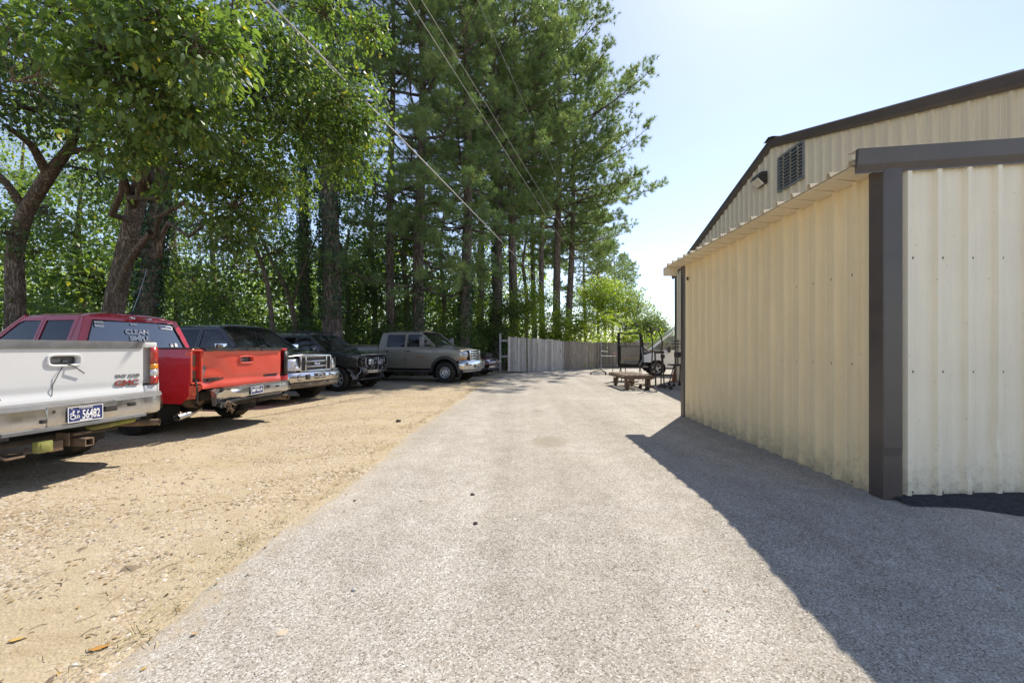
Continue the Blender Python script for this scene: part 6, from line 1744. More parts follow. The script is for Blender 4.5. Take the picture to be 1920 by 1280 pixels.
for sg in (-1, 1):
    tubes('roof_rail', [([(c.xt - 0.15, sg * 0.62, c.roof - 0.03), (c.xt - 0.22, sg * 0.62, c.roof + 0.05), (c.xt - 1.6, sg * 0.62, c.roof + 0.055), (c.xr + 0.6, sg * 0.62, c.roof + 0.05), (c.xr + 0.52, sg * 0.62, c.roof - 0.04)], 0.018)], M_PLAS, w)
    bm = bmesh.new(); box(bm, (-0.72, sg * (c.W + 0.13), 1.30), (0.11, 0.22, 0.16), None, 0.04); bm_obj('mirror', bm, PS, w, True, 0.6)
tubes('roof_crossbar', [([(c.xt - 0.5, -0.62, c.roof + 0.07), (c.xt - 0.5, 0.62, c.roof + 0.07)], 0.018)], M_PLAS, w)
fr = empty('exposed_front'); fr.parent = w
fbox('core_support', fr, M_DARK, -0.80, 0.80, 0.50, 1.08, 0.50, 0.04)
fbox('core_bar', fr, M_PLAS, -0.84, 0.84, 1.03, 1.075, 0.64, 0.06); fbox('core_bar', fr, M_PLAS, -0.80, 0.80, 0.74, 0.78, 0.64, 0.06)
fbox('radiator', fr, M_UNDER, -0.42, 0.30, 0.78, 1.03, 0.60, 0.03)
fbox('condenser', fr, M_GALV, 0.34, 0.62, 0.80, 1.00, 0.66, 0.04)
fbox('reservoir', fr, M_CLR, -0.25, 0.02, 0.80, 1.00, 0.67, 0.05, 0.03)
for yy in (-0.60, -0.42, 0.08, 0.32, 0.66): fbox('support_strut', fr, M_GALV if yy in (-0.42, 0.32) else M_PLAS, yy - 0.02, yy + 0.02, 0.62, 1.05, 0.66, 0.04)
sweep('bumper_beam', fr, M_CHROMED, [(0.70, -0.45), (0.79, -0.2), (0.81, 0.1), (0.79, 0.45), (0.72, 0.78)], [(0.0, 0.555), (0.03, 0.565), (0.03, 0.60), (0.015, 0.61), (0.03, 0.62), (0.03, 0.655), (0.0, 0.665), (-0.05, 0.66), (-0.05, 0.56)])
fbox('beam_mount', fr, M_PLAS, -0.60, -0.38, 0.50, 0.70, 0.66, 0.16, 0.03); fbox('beam_mount', fr, M_PLAS, 0.45, 0.62, 0.52, 0.68, 0.62, 0.16, 0.03)
r_ = np.random.default_rng(8)
for sg in (-1, 1):                                    # crumpled liners
    bm = bmesh.new(); rw = []
    for i in range(11):
        t = math.radians(10 + 75 * i / 10); rr = 0.50
        rw.append([bm.verts.new((rr * math.cos(t) + 0.05 + 0.06 * noise.noise(Vector((i * .7, j * .9, sg))), sg * (0.93 - 0.05 * j) + 0.05 * noise.noise(Vector((i * .8, j * .8, 4 + sg))), 0.39 + rr * math.sin(t) * 1.02 - 0.10 + 0.05 * noise.noise(Vector((i, j * .7, 9))))) for j in range(8)])
    for i in range(10):
        for j in range(7): bm.faces.new((rw[i][j], rw[i][j + 1], rw[i + 1][j + 1], rw[i + 1][j]))
    bm_obj('torn_liner', bm, M_GREYP if sg < 0 else M_PLAS, fr, False)
wires = []
for k in range(26):
    a = Vector((0.66 + r_.uniform(0, .08), r_.uniform(-0.85, 0.85), r_.uniform(0.72, 1.05))); b_ = a + Vector((r_.uniform(-.02, .06), r_.normal(0, .16), r_.normal(-0.12, .08)))
    wires.append(([a, (a + b_) / 2 + Vector((0.05, 0, r_.normal(0, .04))), b_], r_.uniform(0.005, 0.012)))
tubes('loose_wires', wires[:16], M_PLAS, fr, 5); tubes('loose_brackets', wires[16:], M_GALV, fr, 5)
for k in range(10):
    p = (r_.uniform(0.60, 0.72), r_.uniform(-0.85, 0.85), r_.uniform(0.66, 1.02))
    boxes('broken_bracket', [(p, tuple(r_.uniform(0.03, 0.13, 3)), Matrix.Rotation(r_.uniform(0, 2), 4, 'X') @ Matrix.Rotation(r_.uniform(-.5, .5), 4, 'Z'))], (M_PLAS, M_GALV, M_GREYP)[k % 3], fr, 0.008)
patch('headlight', fr, M_CLR, [[(0.66 - 0.10 * t - 0.02 * u, 0.74 + 0.16 * t, 0.86 + 0.20 * u) for t in np.linspace(0, 1, 5)] for u in np.linspace(0, 1, 4)], 0.02)
fbox('air_dam', fr, M_PLAS, -0.70, 0.75, 0.34, 0.40, 0.55, 0.25, 0.02)
sweep('hood_lip', w, M_GALV, [(c.nose + 0.02, -0.70), (c.nose + 0.06, -0.3), (c.nose + 0.07, 0.1), (c.nose + 0.03, 0.75)], [(0, 1.135), (0.012, 1.142), (0.012, 1.155), (0, 1.16)])
for x, y_, o in ((0, 0.81, 1), (0, -0.81, -1), (-c.WB, 0.81, 1), (-c.WB, -0.81, -1)): wheel(w, x, y_, c.R, 0.26, 0.23, 'six', o, -0.12 if x == 0 else 0)
place(w, (0.978, -0.208), (0.80, 0), (-4.62, 13.65))

# ---- olive crew cab facing the drive, seen from its side
w = empty('pickup_truck', label='olive green crew cab pickup with black wheel arch flares near the gate', cat='truck', group='vehicles parked along the drive')
c = Car(w, PO, W=1.0, WB=3.96, x1=-0.66, x2=-1.74, x3=-2.70, x4=-2.98, xr=-4.95, R=0.415, arch=0.53, zrail=1.42, roof=2.04, zb=0.56, belt=1.36, zcowl=1.42, zn=1.25, nose=0.66, xw=-0.44, xt=-1.12, bump_top=0.86, th=0.20, tap=0.05, hump=0.07)
c.build(seats=M_SEATG)
c.tailgate(PO)
for sg in (-1, 1):
    for xx in (0, -c.WB):
        o = arc(xx, c.R, 0.64, -2, 182, 26) + arc(xx, c.R, 0.525, 182, -2, 26)
        panel('fender_flare', w, M_PLAS, o, lambda u, v: (u, sg * (c.y(min(u, 0.5), max(v, 0.6)) + 0.045 - 0.03 * sstep(0.56, 0.64, math.hypot(u - xx, v - c.R))), v), (), 0.05, (0.12, 0.08), (0, -sg, 0))
        bm = bmesh.new()
        for t in np.linspace(15, 165, 9): lathe(bm, [(0.016, 0), (0.012, 0.008), (0.001, 0.01)], 8, 'y', (xx + 0.60 * math.cos(math.radians(t)), sg * (c.y(0, 0.9) + 0.028), c.R + 0.60 * math.sin(math.radians(t))))
        bm_obj('flare_bolt', bm, M_GREYP, w)
    # tow mirrors
    mi = empty('tow_mirror'); mi.parent = w
    bm = bmesh.new(); box(bm, (-0.82, sg * (c.W + 0.30), 1.60), (0.13, 0.22, 0.40), None, 0.05); bm_obj('mirror_head', bm, M_GREYP, mi, True, 0.6)
    tubes('mirror_arm', [([(-0.76, sg * (c.W - 0.08), 1.53), (-0.78, sg * (c.W + 0.22), 1.52)], 0.022), ([(-0.76, sg * (c.W - 0.10), 1.68), (-0.78, sg * (c.W + 0.22), 1.69)], 0.022)], M_GREYP, mi)
    bm = bmesh.new(); box(bm, (-0.74, sg * (c.W - 0.06), 1.58), (0.16, 0.06, 0.22), None, 0.03); bm_obj('mirror_base', bm, M_GREYP, mi, True, 0.6)
    tubes('running_board', [([(-0.60, sg * 0.98, 0.47), (-0.8, sg * 1.04, 0.44), (-2.5, sg * 1.04, 0.44), (-2.9, sg * 0.98, 0.47)], 0.05)], M_PLAS, w)
    tubes('body_crease', [([(x, sg * (c.y(x, 0.93) + 0.004), 0.93) for x in np.linspace(-0.7, -2.9, 8)], 0.006), ([(x, sg * (c.y(x, 1.30) + 0.003), 1.30) for x in np.linspace(0.1, -2.9, 10)], 0.006)], PO, w, 6)
for k in range(5):
    yy = (k - 2) * 0.28
    bm = bmesh.new(); lathe(bm, [(0.055, 0), (0.045, 0.03), (0.02, 0.045), (0.001, 0.046)], 12, 'z', (c.xt - 0.14, yy, c.roof - 0.015 - 0.06 * (yy / 0.7) ** 2)); bm_obj('roof_light', bm, M_AMB, w, True)
fb = front_bumper(c, M_CHROME, 0.50, 0.86, 0.94, 1.0, crown=0.07)
fbox('bumper_opening', fb, M_PLAS, -0.42, 0.42, 0.60, 0.72, 0.985, 0.03)
for sg in (-1, 1):
    bm = bmesh.new(); lathe(bm, [(0.001, 0.02), (0.04, 0.012), (0.05, 0.0)], 14, 'x', (1.0, sg * 0.25, 0.66)); bm_obj('fog_lamp', bm, M_CLR, fb, True)
    tubes('tow_hook', [([(0.98, sg * 0.36, 0.50), (1.05, sg * 0.36, 0.47), (1.03, sg * 0.36, 0.43), (0.95, sg * 0.36, 0.43)], 0.015)], M_PLAS, fb)
sweep('air_dam', fb, M_GALV, [(0.72, -0.92), (0.84, -0.6), (0.88, 0), (0.84, 0.6), (0.72, 0.92)], [(0, 0.42), (0.02, 0.44), (0.02, 0.49), (-0.02, 0.49), (-0.02, 0.42)])
gr = empty('grille'); gr.parent = w
gx = 0.80
fbox('grille_back', gr, M_DARK, -0.46, 0.46, 0.90, 1.26, gx - 0.02)
for (a, b_) in ((-0.50, -0.43), (0.43, 0.50), (-0.33, -0.29), (0.29, 0.33)): fbox('grille_bar', gr, M_CHROME, a, b_, 0.87, 1.28, gx + 0.02, 0.06)
for z in (0.885, 0.98, 1.075, 1.17, 1.265): fbox('grille_bar', gr, M_CHROME, -0.46, 0.46, z - 0.022, z + 0.022, gx + 0.03, 0.06)
oval('emblem', gr, M_CHROME, (gx + 0.06, 0, 1.075), 0.09, 0.042, 0.02); oval('emblem', gr, M_BLUEB, (gx + 0.075, 0, 1.075), 0.08, 0.034, 0.01)
text('emblem', gr, 'Ford', 0.05, M_WHITEP, FRONT((gx + 0.087, 0, 1.075)), 0.002, 1.5, 0.001)
for sg in (-1, 1):
    hl = empty('headlight'); hl.parent = w
    yo = c.y(0.6, 1.1)
    pts = [(0.78, 0.53), (0.77, 0.68), (0.73, 0.82), (0.66, yo - 0.02), (0.58, yo + 0.006)]
    patch('lens', hl, M_CLR, [[(x, sg * y_, 1.00 + 0.20 * t) for x, y_ in pts] for t in np.linspace(0, 1, 4)], 0.012)
    patch('turn_signal', hl, M_AMB, [[(x + 0.004, sg * y_, 0.90 + 0.095 * t) for x, y_ in pts[1:]] for t in np.linspace(0, 1, 3)], 0.012)
    bm = bmesh.new(); lathe(bm, [(0.001, 0.02), (0.04, 0.018), (0.07, 0.0)], 14, 'x', (0.75, sg * 0.66, 1.10)); bm_obj('reflector', bm, M_CHROME, hl, True)
fbox('fascia', w, PO, -0.90, 0.90, 0.855, 0.905, 0.72, 0.12, 0.02)
text('badge', w, 'F-250', 0.075, M_CHROMED, RIGHT((-0.42, -(c.y(-0.4, 1.22) + 0.006), 1.225)), 0.004, 1.4, 0.002)
text('badge', w, 'SUPER DUTY', 0.045, M_REDL, RIGHT((-1.02, -(c.y(-1, 0.98) + 0.006), 1.0)), 0.002, 1.5, 0.001)
for x, y_, o in ((0, 0.88, 1), (0, -0.88, -1), (-c.WB, 0.88, 1), (-c.WB, -0.88, -1)): wheel(w, x, y_, c.R, 0.29, 0.215, 'steel', o, 0.0, M_ALU)
place(w, (0.958, -0.287), (0, -1.0), (-2.78, 15.95))
pb = empty('plywood_sheet', w.matrix_basis @ Vector((-4.0, 0.1, c.zrail + 0.045)), w.rotation_euler.z, 'tan plywood sheet lying across the bed of the olive pickup', 'board')
boxes('board', [((0, 0, 0.0), (1.7, 1.7, 0.025), Matrix.Rotation(0.03, 4, 'Y'))], simple('plywood', (0.42, 0.31, 0.18), 0.8, 0, 0.2, 8), pb)

# ---- maroon car nose behind the olive truck
w = empty('sedan', label='maroon car with broken nose just beyond the olive truck', cat='car', group='vehicles parked along the drive')
c = Car(w, PM, W=0.90, WB=2.7, x1=-0.55, x2=-1.5, x3=-2.3, x4=-2.4, xr=-3.6, R=0.32, arch=0.37, bed=False, roof=1.46, zb=0.26, belt=0.94, zcowl=0.98, zn=0.80, nose=0.72, xw=-0.3, xt=-1.15, bump_top=0.55, rear_lean=0.75, tap=0.10)
c.build()
front_bumper(c, PM, 0.52, 0.74, 0.88, 0.88, crown=0.10)
front_bumper(c, M_PLAS, 0.30, 0.44, 0.84, 0.86, 'bumper_core', crown=0.10)
sweep('grille_trim', w, M_CHROME, [(0.80, -0.62), (0.90, -0.3), (0.93, 0), (0.90, 0.3), (0.80, 0.62)], [(0, 0.44), (0.03, 0.45), (0.03, 0.49), (0, 0.50)])
for sg in (-1, 1): patch('headlight', w, M_CLR, [[(0.80 - 0.28 * t ** 2, sg * (0.48 + 0.37 * t), 0.66 + 0.13 * u) for t in np.linspace(0, 1, 6)] for u in np.linspace(0, 1, 3)], 0.015)
rows_ = [[(c.xr + c.rear_lean * t, (c.y(c.xr, c.belt + (c.re - c.belt) * t) - 0.01) * k, c.belt + (c.re - c.belt) * t) for k in np.linspace(-1, 1, 9)] for t in np.linspace(0, 1, 5)]
patch('rear_window', w, M_TINT, rows_)
rows_ = [[(c.xr - 0.03 * (1 - k * k), (c.y(c.xr, z) - 0.01) * k, z) for k in np.linspace(-1, 1, 9)] for z in np.linspace(c.zb, c.belt, 6)]
patch('trunk_lid', w, PM, rows_)
for x, y_, o in ((0, 0.78, 1), (0, -0.78, -1), (-c.WB, 0.78, 1), (-c.WB, -0.78, -1)): wheel(w, x, y_, c.R, 0.21, 0.20, 'five', o)
place(w, (0.958, -0.287), (0.95, 0), (-1.02, 20.2))

# ---- white van in the back yard, hood raised
w = empty('van', label='white van with its hood raised, half hidden by the building corner', cat='van')
c = Car(w, PV, W=0.96, WB=3.0, x1=-0.52, x2=-1.55, x3=-2.6, x4=-2.7, xr=-4.0, R=0.36, arch=0.42, bed=False, roof=2.66, zb=0.40, belt=1.22, zcowl=1.28, zn=1.0, nose=0.72, xw=0.36, xt=-1.30, bump_top=0.66, rear_lean=0.18, tap=0.10, th=0.16)
c.build(seats=M_SEATG)
rows_ = [[(c.xr + c.rear_lean * max(0, (z - c.belt) / (c.re - c.belt)), (c.y(c.xr, z) - 0.01) * k, z) for k in np.linspace(-1, 1, 9)] for z in np.linspace(c.zb, c.re, 8)]
patch('rear_doors', w, PV, rows_)
bpy.data.objects.remove(c.hood)                       # the hood stands open, propped up over the engine bay
hx, hz = 0.30, 1.16
rows_ = []
for t in np.linspace(0, 1, 9):
    L_ = 0.85 * t
    rows_.append([(hx + L_ * math.cos(0.82) - 0.05 * abs(k) ** 2 * t, k * (0.80 - 0.10 * t), hz + L_ * math.sin(0.82) - 0.06 * t * t + 0.03 * (1 - k * k)) for k in np.linspace(-1, 1, 11)])
patch('hood', w, PV, rows_, 0.03)
tubes('hood_prop', [([(0.60, 0.55, 1.0), (0.72, 0.60, 1.50)], 0.010)], M_GALV, w, 5)
fbox('engine', w, M_UNDER, -0.6, 0.6, 0.6, 1.02, 0.40, 0.45, 0.03)
front_bumper(c, M_PLAS, 0.40, 0.62, 0.84, 0.94, crown=0.08)
for sg in (-1, 1):
    patch('headlight', w, M_CLR, [[(0.72 - 0.42 * t, sg * (0.55 + 0.36 * t), 0.72 + 0.20 * u + 0.06 * t) for t in np.linspace(0, 1, 6)] for u in np.linspace(0, 1, 3)], 0.015)
    patch('turn_signal', w, M_AMB, [[(0.74 - 0.16 * t, sg * (0.62 + 0.26 * t), 0.78 + 0.16 * u) for t in np.linspace(0, 1, 4)] for u in np.linspace(0, 1, 3)], 0.012)
    bm = bmesh.new(); box(bm, (-0.55, sg * (c.W + 0.12), 1.28), (0.12, 0.20, 0.28), None, 0.04); bm_obj('mirror', bm, M_PLAS, w, True, 0.6)
for x, y_, o in ((0, 0.83, 1), (0, -0.83, -1), (-c.WB, 0.83, 1), (-c.WB, -0.83, -1)): wheel(w, x, y_, c.R, 0.23, 0.235, 'five', o)
place(w, (-0.985, 0.17), (0, 0.96), (6.70, 20.0))
# ------------------------------------------------------------------ yard things
M_STEELD = simple('dark_worn_steel', (0.075, 0.068, 0.062), 0.6, 0.4, 0.3, 9, dirt=0.5, dirtcol=(0.16, 0.10, 0.06))
M_WOODB = wood_mat('brown_cart_wood', (0.12, 0.085, 0.06), (0.34, 0.27, 0.21))
def caster(root, x, y, r=0.06):
    e = empty('caster'); e.parent = root
    bm = bmesh.new(); lathe(bm, [(0.001, -0.018), (r * 0.7, -0.018), (r, -0.012), (r, 0.012), (r * 0.7, 0.018), (0.001, 0.018)], 16, 'y', (x, y, r)); bm_obj('caster_wheel', bm, M_RUB, e, True, 0.6)
    boxes('caster_fork', [((x, y - 0.024, r * 1.4), (0.03, 0.006, r * 1.6)), ((x, y + 0.024, r * 1.4), (0.03, 0.006, r * 1.6)), ((x, y, r * 2.2), (0.06, 0.06, 0.012))], M_STEELD, e)
# rusty platform cart
ct = empty('platform_cart', (4.02, 14.4, 0), 0.02, 'rusty four-wheeled platform cart with wooden slats standing on the drive', 'cart')
hz, Lc, Wc = 0.46, 2.0, 0.92                         # deck height, length (depth), width
for k in range(5):
    x = -Wc / 2 + 0.10 + k * (Wc - 0.2) / 4
    boxes('slat', [((x - 0.12, 0, hz), (0.11, Lc, 0.035))], M_WOODB, ct, 0.004)
boxes('frame', [((-0.12, -Lc / 2, hz - 0.055), (Wc + 0.06, 0.06, 0.10)), ((-0.12, Lc / 2, hz - 0.055), (Wc + 0.06, 0.06, 0.10)), ((-0.12 - Wc / 2, 0, hz - 0.06), (0.05, Lc - 0.07, 0.09)), ((-0.12 + Wc / 2, 0, hz - 0.06), (0.05, Lc - 0.07, 0.09))], M_RUSTY, ct, 0.005)
for (x, y_, r_) in ((-0.46, -0.82, 0.175), (0.22, -0.82, 0.175), (-0.42, 0.78, 0.15), (0.18, 0.78, 0.15)):
    e = empty('cart_wheel'); e.parent = ct
    bm = bmesh.new(); lathe(bm, [(0.03, -0.03), (r_ * 0.45, -0.03), (r_ * 0.5, -0.045), (r_, -0.04), (r_, 0.04), (r_ * 0.5, 0.045), (r_ * 0.45, 0.03), (0.03, 0.03)], 22, 'x', (x, y_, r_)); bm_obj('tyre', bm, M_RUSTY, e, True, 0.6)
    boxes('fork', [((x - 0.06, y_, r_ * 1.25), (0.015, 0.16, r_ * 1.5)), ((x + 0.06, y_, r_ * 1.25), (0.015, 0.16, r_ * 1.5))], M_WOODB, e, 0.004)
tubes('axle', [([(-0.48, -0.82, 0.175), (0.26, -0.82, 0.175)], 0.016), ([(-0.44, 0.78, 0.15), (0.22, 0.78, 0.15)], 0.014), ([(-0.12, -0.8, 0.24), (-0.12, 0.8, 0.24)], 0.018)], M_RUSTY, ct)
# steel stand with one tall pole on caster feet
q = G(1127, 702)
st = empty('paint_stand', (q.x, q.y, 0), 0, 'tall thin steel stand on splayed caster feet before the dark fence', 'stand')
tubes('pole', [([(0, 0, 0.22), (0, 0, 1.75)], 0.022)], M_GALV, st)
tubes('cross_arm', [([(-0.02, 0, 1.20), (0.34, -0.05, 1.16)], 0.014), ([(0, 0, 0.95), (0.75, 0, 0.93)], 0.012)], M_GALV, st)
tubes('foot', [([(0, 0, 0.24), (-0.55, -0.15, 0.12)], 0.02), ([(0, 0, 0.24), (0.16, -0.35, 0.12)], 0.02), ([(0, 0, 0.24), (0.3, 0.3, 0.12)], 0.02), ([(-0.55, -0.15, 0.12), (0.3, 0.3, 0.12)], 0.015)], M_STEELD, st)
for x, y_ in ((-0.55, -0.15), (0.16, -0.35), (0.3, 0.3)): caster(st, x, y_, 0.045)
# second stand with padded bar
q = G(1165, 704)
st = empty('paint_stand', (q.x, q.y, 0), 0, 'steel stand with a reddish padded bar between the fence and the cart', 'stand')
tubes('pole', [([(0.20, 0, 0.05), (0.20, 0, 1.70)], 0.022), ([(-0.42, 0, 0.05), (-0.42, 0, 1.05)], 0.016)], M_STEELD, st)
tubes('padded_bar', [([(-0.45, 0, 1.06), (0.22, 0, 1.07)], 0.032)], simple('faded_red_pad', (0.30, 0.15, 0.13), 0.85), st)
tubes('foot', [([(-0.5, -0.3, 0.05), (-0.42, 0, 0.08), (-0.5, 0.3, 0.05)], 0.018), ([(0.25, -0.3, 0.05), (0.2, 0, 0.08), (0.25, 0.3, 0.05)], 0.018), ([(-0.42, 0, 0.08), (0.2, 0, 0.08)], 0.016)], M_STEELD, st)
# detached vehicle door on a stand
Yd = 17.2
dl = P(1158, 688, Yd); dr = P(1207, 688, Yd); zt = P(1158, 624, Yd).z; zb_ = dl.z
dd = empty('car_door', ((dl.x + dr.x) / 2, Yd, 0), 0, 'detached black vehicle door with tan inner panel held upright on a stand', 'car part')
hw = (dr.x - dl.x) / 2
zm = zb_ + (zt - zb_) * 0.62
o = [(-hw, zb_ + 0.05), (-hw + 0.05, zb_), (hw - 0.08, zb_), (hw, zb_ + 0.08), (hw, zm), (hw - 0.06, zt - 0.10), (hw - 0.13, zt), (-hw + 0.02, zt), (-hw, zt - 0.03)]
ho = [(-hw + 0.10, zm), (hw - 0.14, zm), (hw - 0.17, zt - 0.09), (hw - 0.21, zt - 0.05), (-hw + 0.10, zt - 0.05)]
panel('door_shell', dd, PB, o, lambda u, v: (u, 0.0, v), [ho], 0.09, (0.2, 0.2), (0, 1, 0))
o = [(-hw + 0.13, zb_ + 0.15), (hw - 0.30, zb_ + 0.11), (hw - 0.20, zb_ + 0.30), (hw - 0.16, zm - 0.03), (-hw + 0.14, zm - 0.04)]
inner = panel('inner_panel', dd, M_SEAT, o, lambda u, v: (u, -0.055 + 0.02 * ((v - zb_ - 0.35) / 0.3) ** 2, v), (), 0.05, (0.12, 0.06), (0, 1, 0))
boxes('armrest', [((-0.02, -0.085, zb_ + 0.40), (hw * 1.1, 0.07, 0.06))], M_SEAT, dd, 0.02)
boxes('map_pocket', [((0.0, -0.075, zb_ + 0.19), (hw * 1.15, 0.05, 0.10))], M_GREYP, dd, 0.02)
tubes('hinge_strap', [([(hw - 0.10, -0.04, zm - 0.05), (hw - 0.05, -0.10, zb_ + 0.35), (hw - 0.22, -0.10, zb_ + 0.06)], 0.04)], M_GREYP, dd)
tubes('stand_leg', [([(-hw + 0.15, 0.05, zb_ + 0.02), (-hw + 0.10, -0.25, 0.02)], 0.018), ([(hw - 0.15, 0.05, zb_ + 0.02), (hw - 0.10, -0.25, 0.02)], 0.018), ([(-hw + 0.15, 0.05, zb_ + 0.02), (-hw + 0.10, 0.35, 0.02)], 0.018), ([(hw - 0.15, 0.05, zb_ + 0.02), (hw - 0.10, 0.35, 0.02)], 0.018), ([(-hw, 0.05, zb_), (hw + 0.2, 0.05, zb_)], 0.022)], M_STEELD, dd)
# hand dolly with tall hoop handle
q = G(1236, 730)
hd = empty('hand_dolly', (q.x, q.y, 0), 0.1, 'black steel dolly with tall hoop handle at the building corner', 'dolly')
tubes('hoop_handle', [([(-0.16, 0.25, 0.30), (-0.20, 0.1, 1.0), (-0.22, 0.0, 1.55), (-0.30, -0.05, 1.86), (-0.22, -0.05, 1.96), (-0.05, -0.05, 1.94), (0.06, -0.03, 1.70), (0.10, 0.0, 1.5), (0.13, 0.1, 0.9), (0.15, 0.2, 0.1)], 0.022)], M_STEELD, hd)
boxes('tool_head', [((0.0, 0.0, 1.22), (0.30, 0.14, 0.09)), ((0.12, 0.0, 1.08), (0.10, 0.12, 0.14)), ((-0.10, 0.05, 0.80), (0.07, 0.08, 0.30), Matrix.Rotation(0.3, 4, 'Y'))], M_STEELD, hd, 0.02)
tubes('leg', [([(-0.12, 0.05, 1.2), (-0.14, -0.05, 0.12)], 0.028), ([(0.16, 0.1, 1.1), (0.17, 0.0, 0.12)], 0.024)], M_STEELD, hd)
tubes('base_bar', [([(-0.55, -0.30, 0.10), (0.35, -0.1, 0.10)], 0.022), ([(-0.50, 0.35, 0.10), (0.35, 0.35, 0.10)], 0.022), ([(0.30, -0.1, 0.10), (0.30, 0.35, 0.10)], 0.022)], M_STEELD, hd)
for x, y_ in ((-0.55, -0.30), (-0.50, 0.35), (0.35, -0.1), (0.35, 0.35)): caster(hd, x, y_, 0.06)
# work stand with box right at the corner
q = G(1270, 724)
ws_ = empty('work_stand', (q.x, q.y, 0), 0, 'cluttered black work stand on casters tight against the building corner', 'stand')
tubes('leg', [([(-0.18, -0.15, 0.1), (-0.10, 0, 0.72)], 0.02), ([(0.20, -0.15, 0.1), (0.12, 0, 0.72)], 0.02), ([(-0.18, 0.3, 0.1), (-0.1, 0.05, 0.72)], 0.02), ([(0.2, 0.3, 0.1), (0.12, 0.05, 0.72)], 0.02), ([(0.02, 0.0, 0.7), (0.02, 0, 1.65)], 0.02)], M_STEELD, ws_)
boxes('tray', [((0, 0.03, 0.76), (0.55, 0.40, 0.05)), ((0.05, 0.0, 1.12), (0.26, 0.24, 0.18))], M_STEELD, ws_, 0.02)
tubes('hook_bar', [([(-0.20, 0, 1.62), (0.2, 0, 1.60)], 0.012), ([(-0.18, 0, 1.50), (0.2, 0, 1.50)], 0.012), ([(-0.16, 0, 1.38), (0.2, 0, 1.38)], 0.012)], M_STEELD, ws_)
for x, y_ in ((-0.18, -0.15), (0.2, -0.15), (-0.18, 0.3), (0.2, 0.3)): caster(ws_, x, y_, 0.05)
# orange traffic cone stump by the stand
q = G(1264, 716)
cn = empty('traffic_cone', (q.x, q.y, 0), 0, 'small faded orange cone beside the work stand', 'cone')
M_CONE = simple('faded_orange', (0.40, 0.13, 0.05), 0.7, dirt=0.4)
bm = bmesh.new(); lathe(bm, [(0.12, 0.03), (0.10, 0.04), (0.03, 0.44), (0.02, 0.45), (0.001, 0.45)], 18, 'z'); bm_obj('cone_body', bm, M_CONE, cn, True)
boxes('cone_base', [((0, 0, 0.015), (0.30, 0.30, 0.03))], M_CONE, cn, 0.006)
# ---- utility pole and wires
Yp = 48
pb_ = P(1134, 640, Yp)
M_POLE = simple('grey_utility_pole', (0.22, 0.20, 0.18), 0.9, 0, 0.25, 5)
up = empty('utility_pole', (pb_.x, Yp, 0), 0, 'grey wooden utility pole with two transformers beyond the fence', 'pole')
ptop = P(1134, 545, Yp).z
tubes('pole', [([(0, 0, -0.2), (0, 0, ptop)], [0.16, 0.11])], M_POLE, up, 12)
for dx, zz_, hh in ((-0.34, P(1134, 582, Yp).z, 0.85), (0.55, P(1134, 581, Yp).z, 0.9)):
    t_ = empty('transformer'); t_.parent = up
    bm = bmesh.new(); lathe(bm, [(0.001, -hh / 2), (0.24, -hh / 2), (0.26, -hh / 2 + 0.04), (0.26, hh / 2 - 0.05), (0.20, hh / 2), (0.05, hh / 2 + 0.03), (0.05, hh / 2 + 0.2), (0.001, hh / 2 + 0.2)], 18, 'z', (dx, -0.1, zz_)); bm_obj('tank', bm, M_POST, t_, True, 0.7)
    boxes('mount', [((dx / 2, -0.02, zz_), (abs(dx), 0.06, 0.08))], M_STEELD, t_)
bm = bmesh.new(); box(bm, (0.9, 0, ptop - 0.1), (2.2, 0.09, 0.11)); bm_obj('cross_arm', bm, M_POLE, up)
M_CABLE = simple('pale_cable', (0.45, 0.44, 0.42), 0.6, 0.1)
M_WIRE = simple('wire', (0.30, 0.30, 0.30), 0.5, 0.4)
def wire(label, a, b_, rad, sag, mat, name='overhead_wire', cat='wire'):
    a, b_ = Vector(a), Vector(b_)
    pts = [a.lerp(b_, t) - Vector((0, 0, sag * 4 * t * (1 - t))) for t in np.linspace(0, 1, 41)]
    bm = bmesh.new(); tube(bm, pts, rad, 6)
    tag(bm_obj(name, bm, mat, None, True), label, cat, 'overhead wires along the drive')
def thru(p1, y1, p2, y2, ext):
    """line through two photo pixels at given depths, carried on towards the street"""
    a, b_ = P(*p1, y1), P(*p2, y2)
    return a + (a - b_) * ext, b_
a_, b_ = thru((500, 0), 6.6, (1062, 578), 34, 0.18); wire('thick pale cable slanting down across the pines', a_, b_, 0.017, 0.0, M_CABLE)
a_, b_ = thru((765, 0), 9.5, (1120, 553), 47.5, 0.2); wire('lower wire of the pair running to the utility pole', a_, b_, 0.011, 0.0, M_CABLE)
a_, b_ = thru((790, 0), 9.7, (1131, 549), 47.8, 0.2); wire('upper wire of the pair running to the utility pole', a_, b_, 0.009, 0.0, M_CABLE)
a_, b_ = thru((895, 0), 11.5, (1140, 546), 48, 0.2); wire('thin single wire nearest the sky edge of the pines', a_, b_, 0.009, 0.0, M_WIRE)
wire('thin wire from the utility pole towards the building', P(1134, 547, 48), P(1330, 549, 52), 0.02, 0.1, M_WIRE)
wire('low dark cable from the utility pole behind the van', P(1134, 606, 48), P(1330, 610, 52), 0.03, 0.0, M_WIRE)
# pale low building roof far right behind the van
fb_ = empty('far_building', (P(1262, 640, 70).x, 72, 0), 0, 'low pale building with flat roof edge far behind the van', 'building')
boxes('wall', [((0, 0, 1.6), (14, 6, 3.2))], M_POST, fb_)
boxes('roof', [((0, 0, 3.3), (14.6, 6.6, 0.25))], simple('pale_roof', (0.65, 0.66, 0.68), 0.6), fb_)
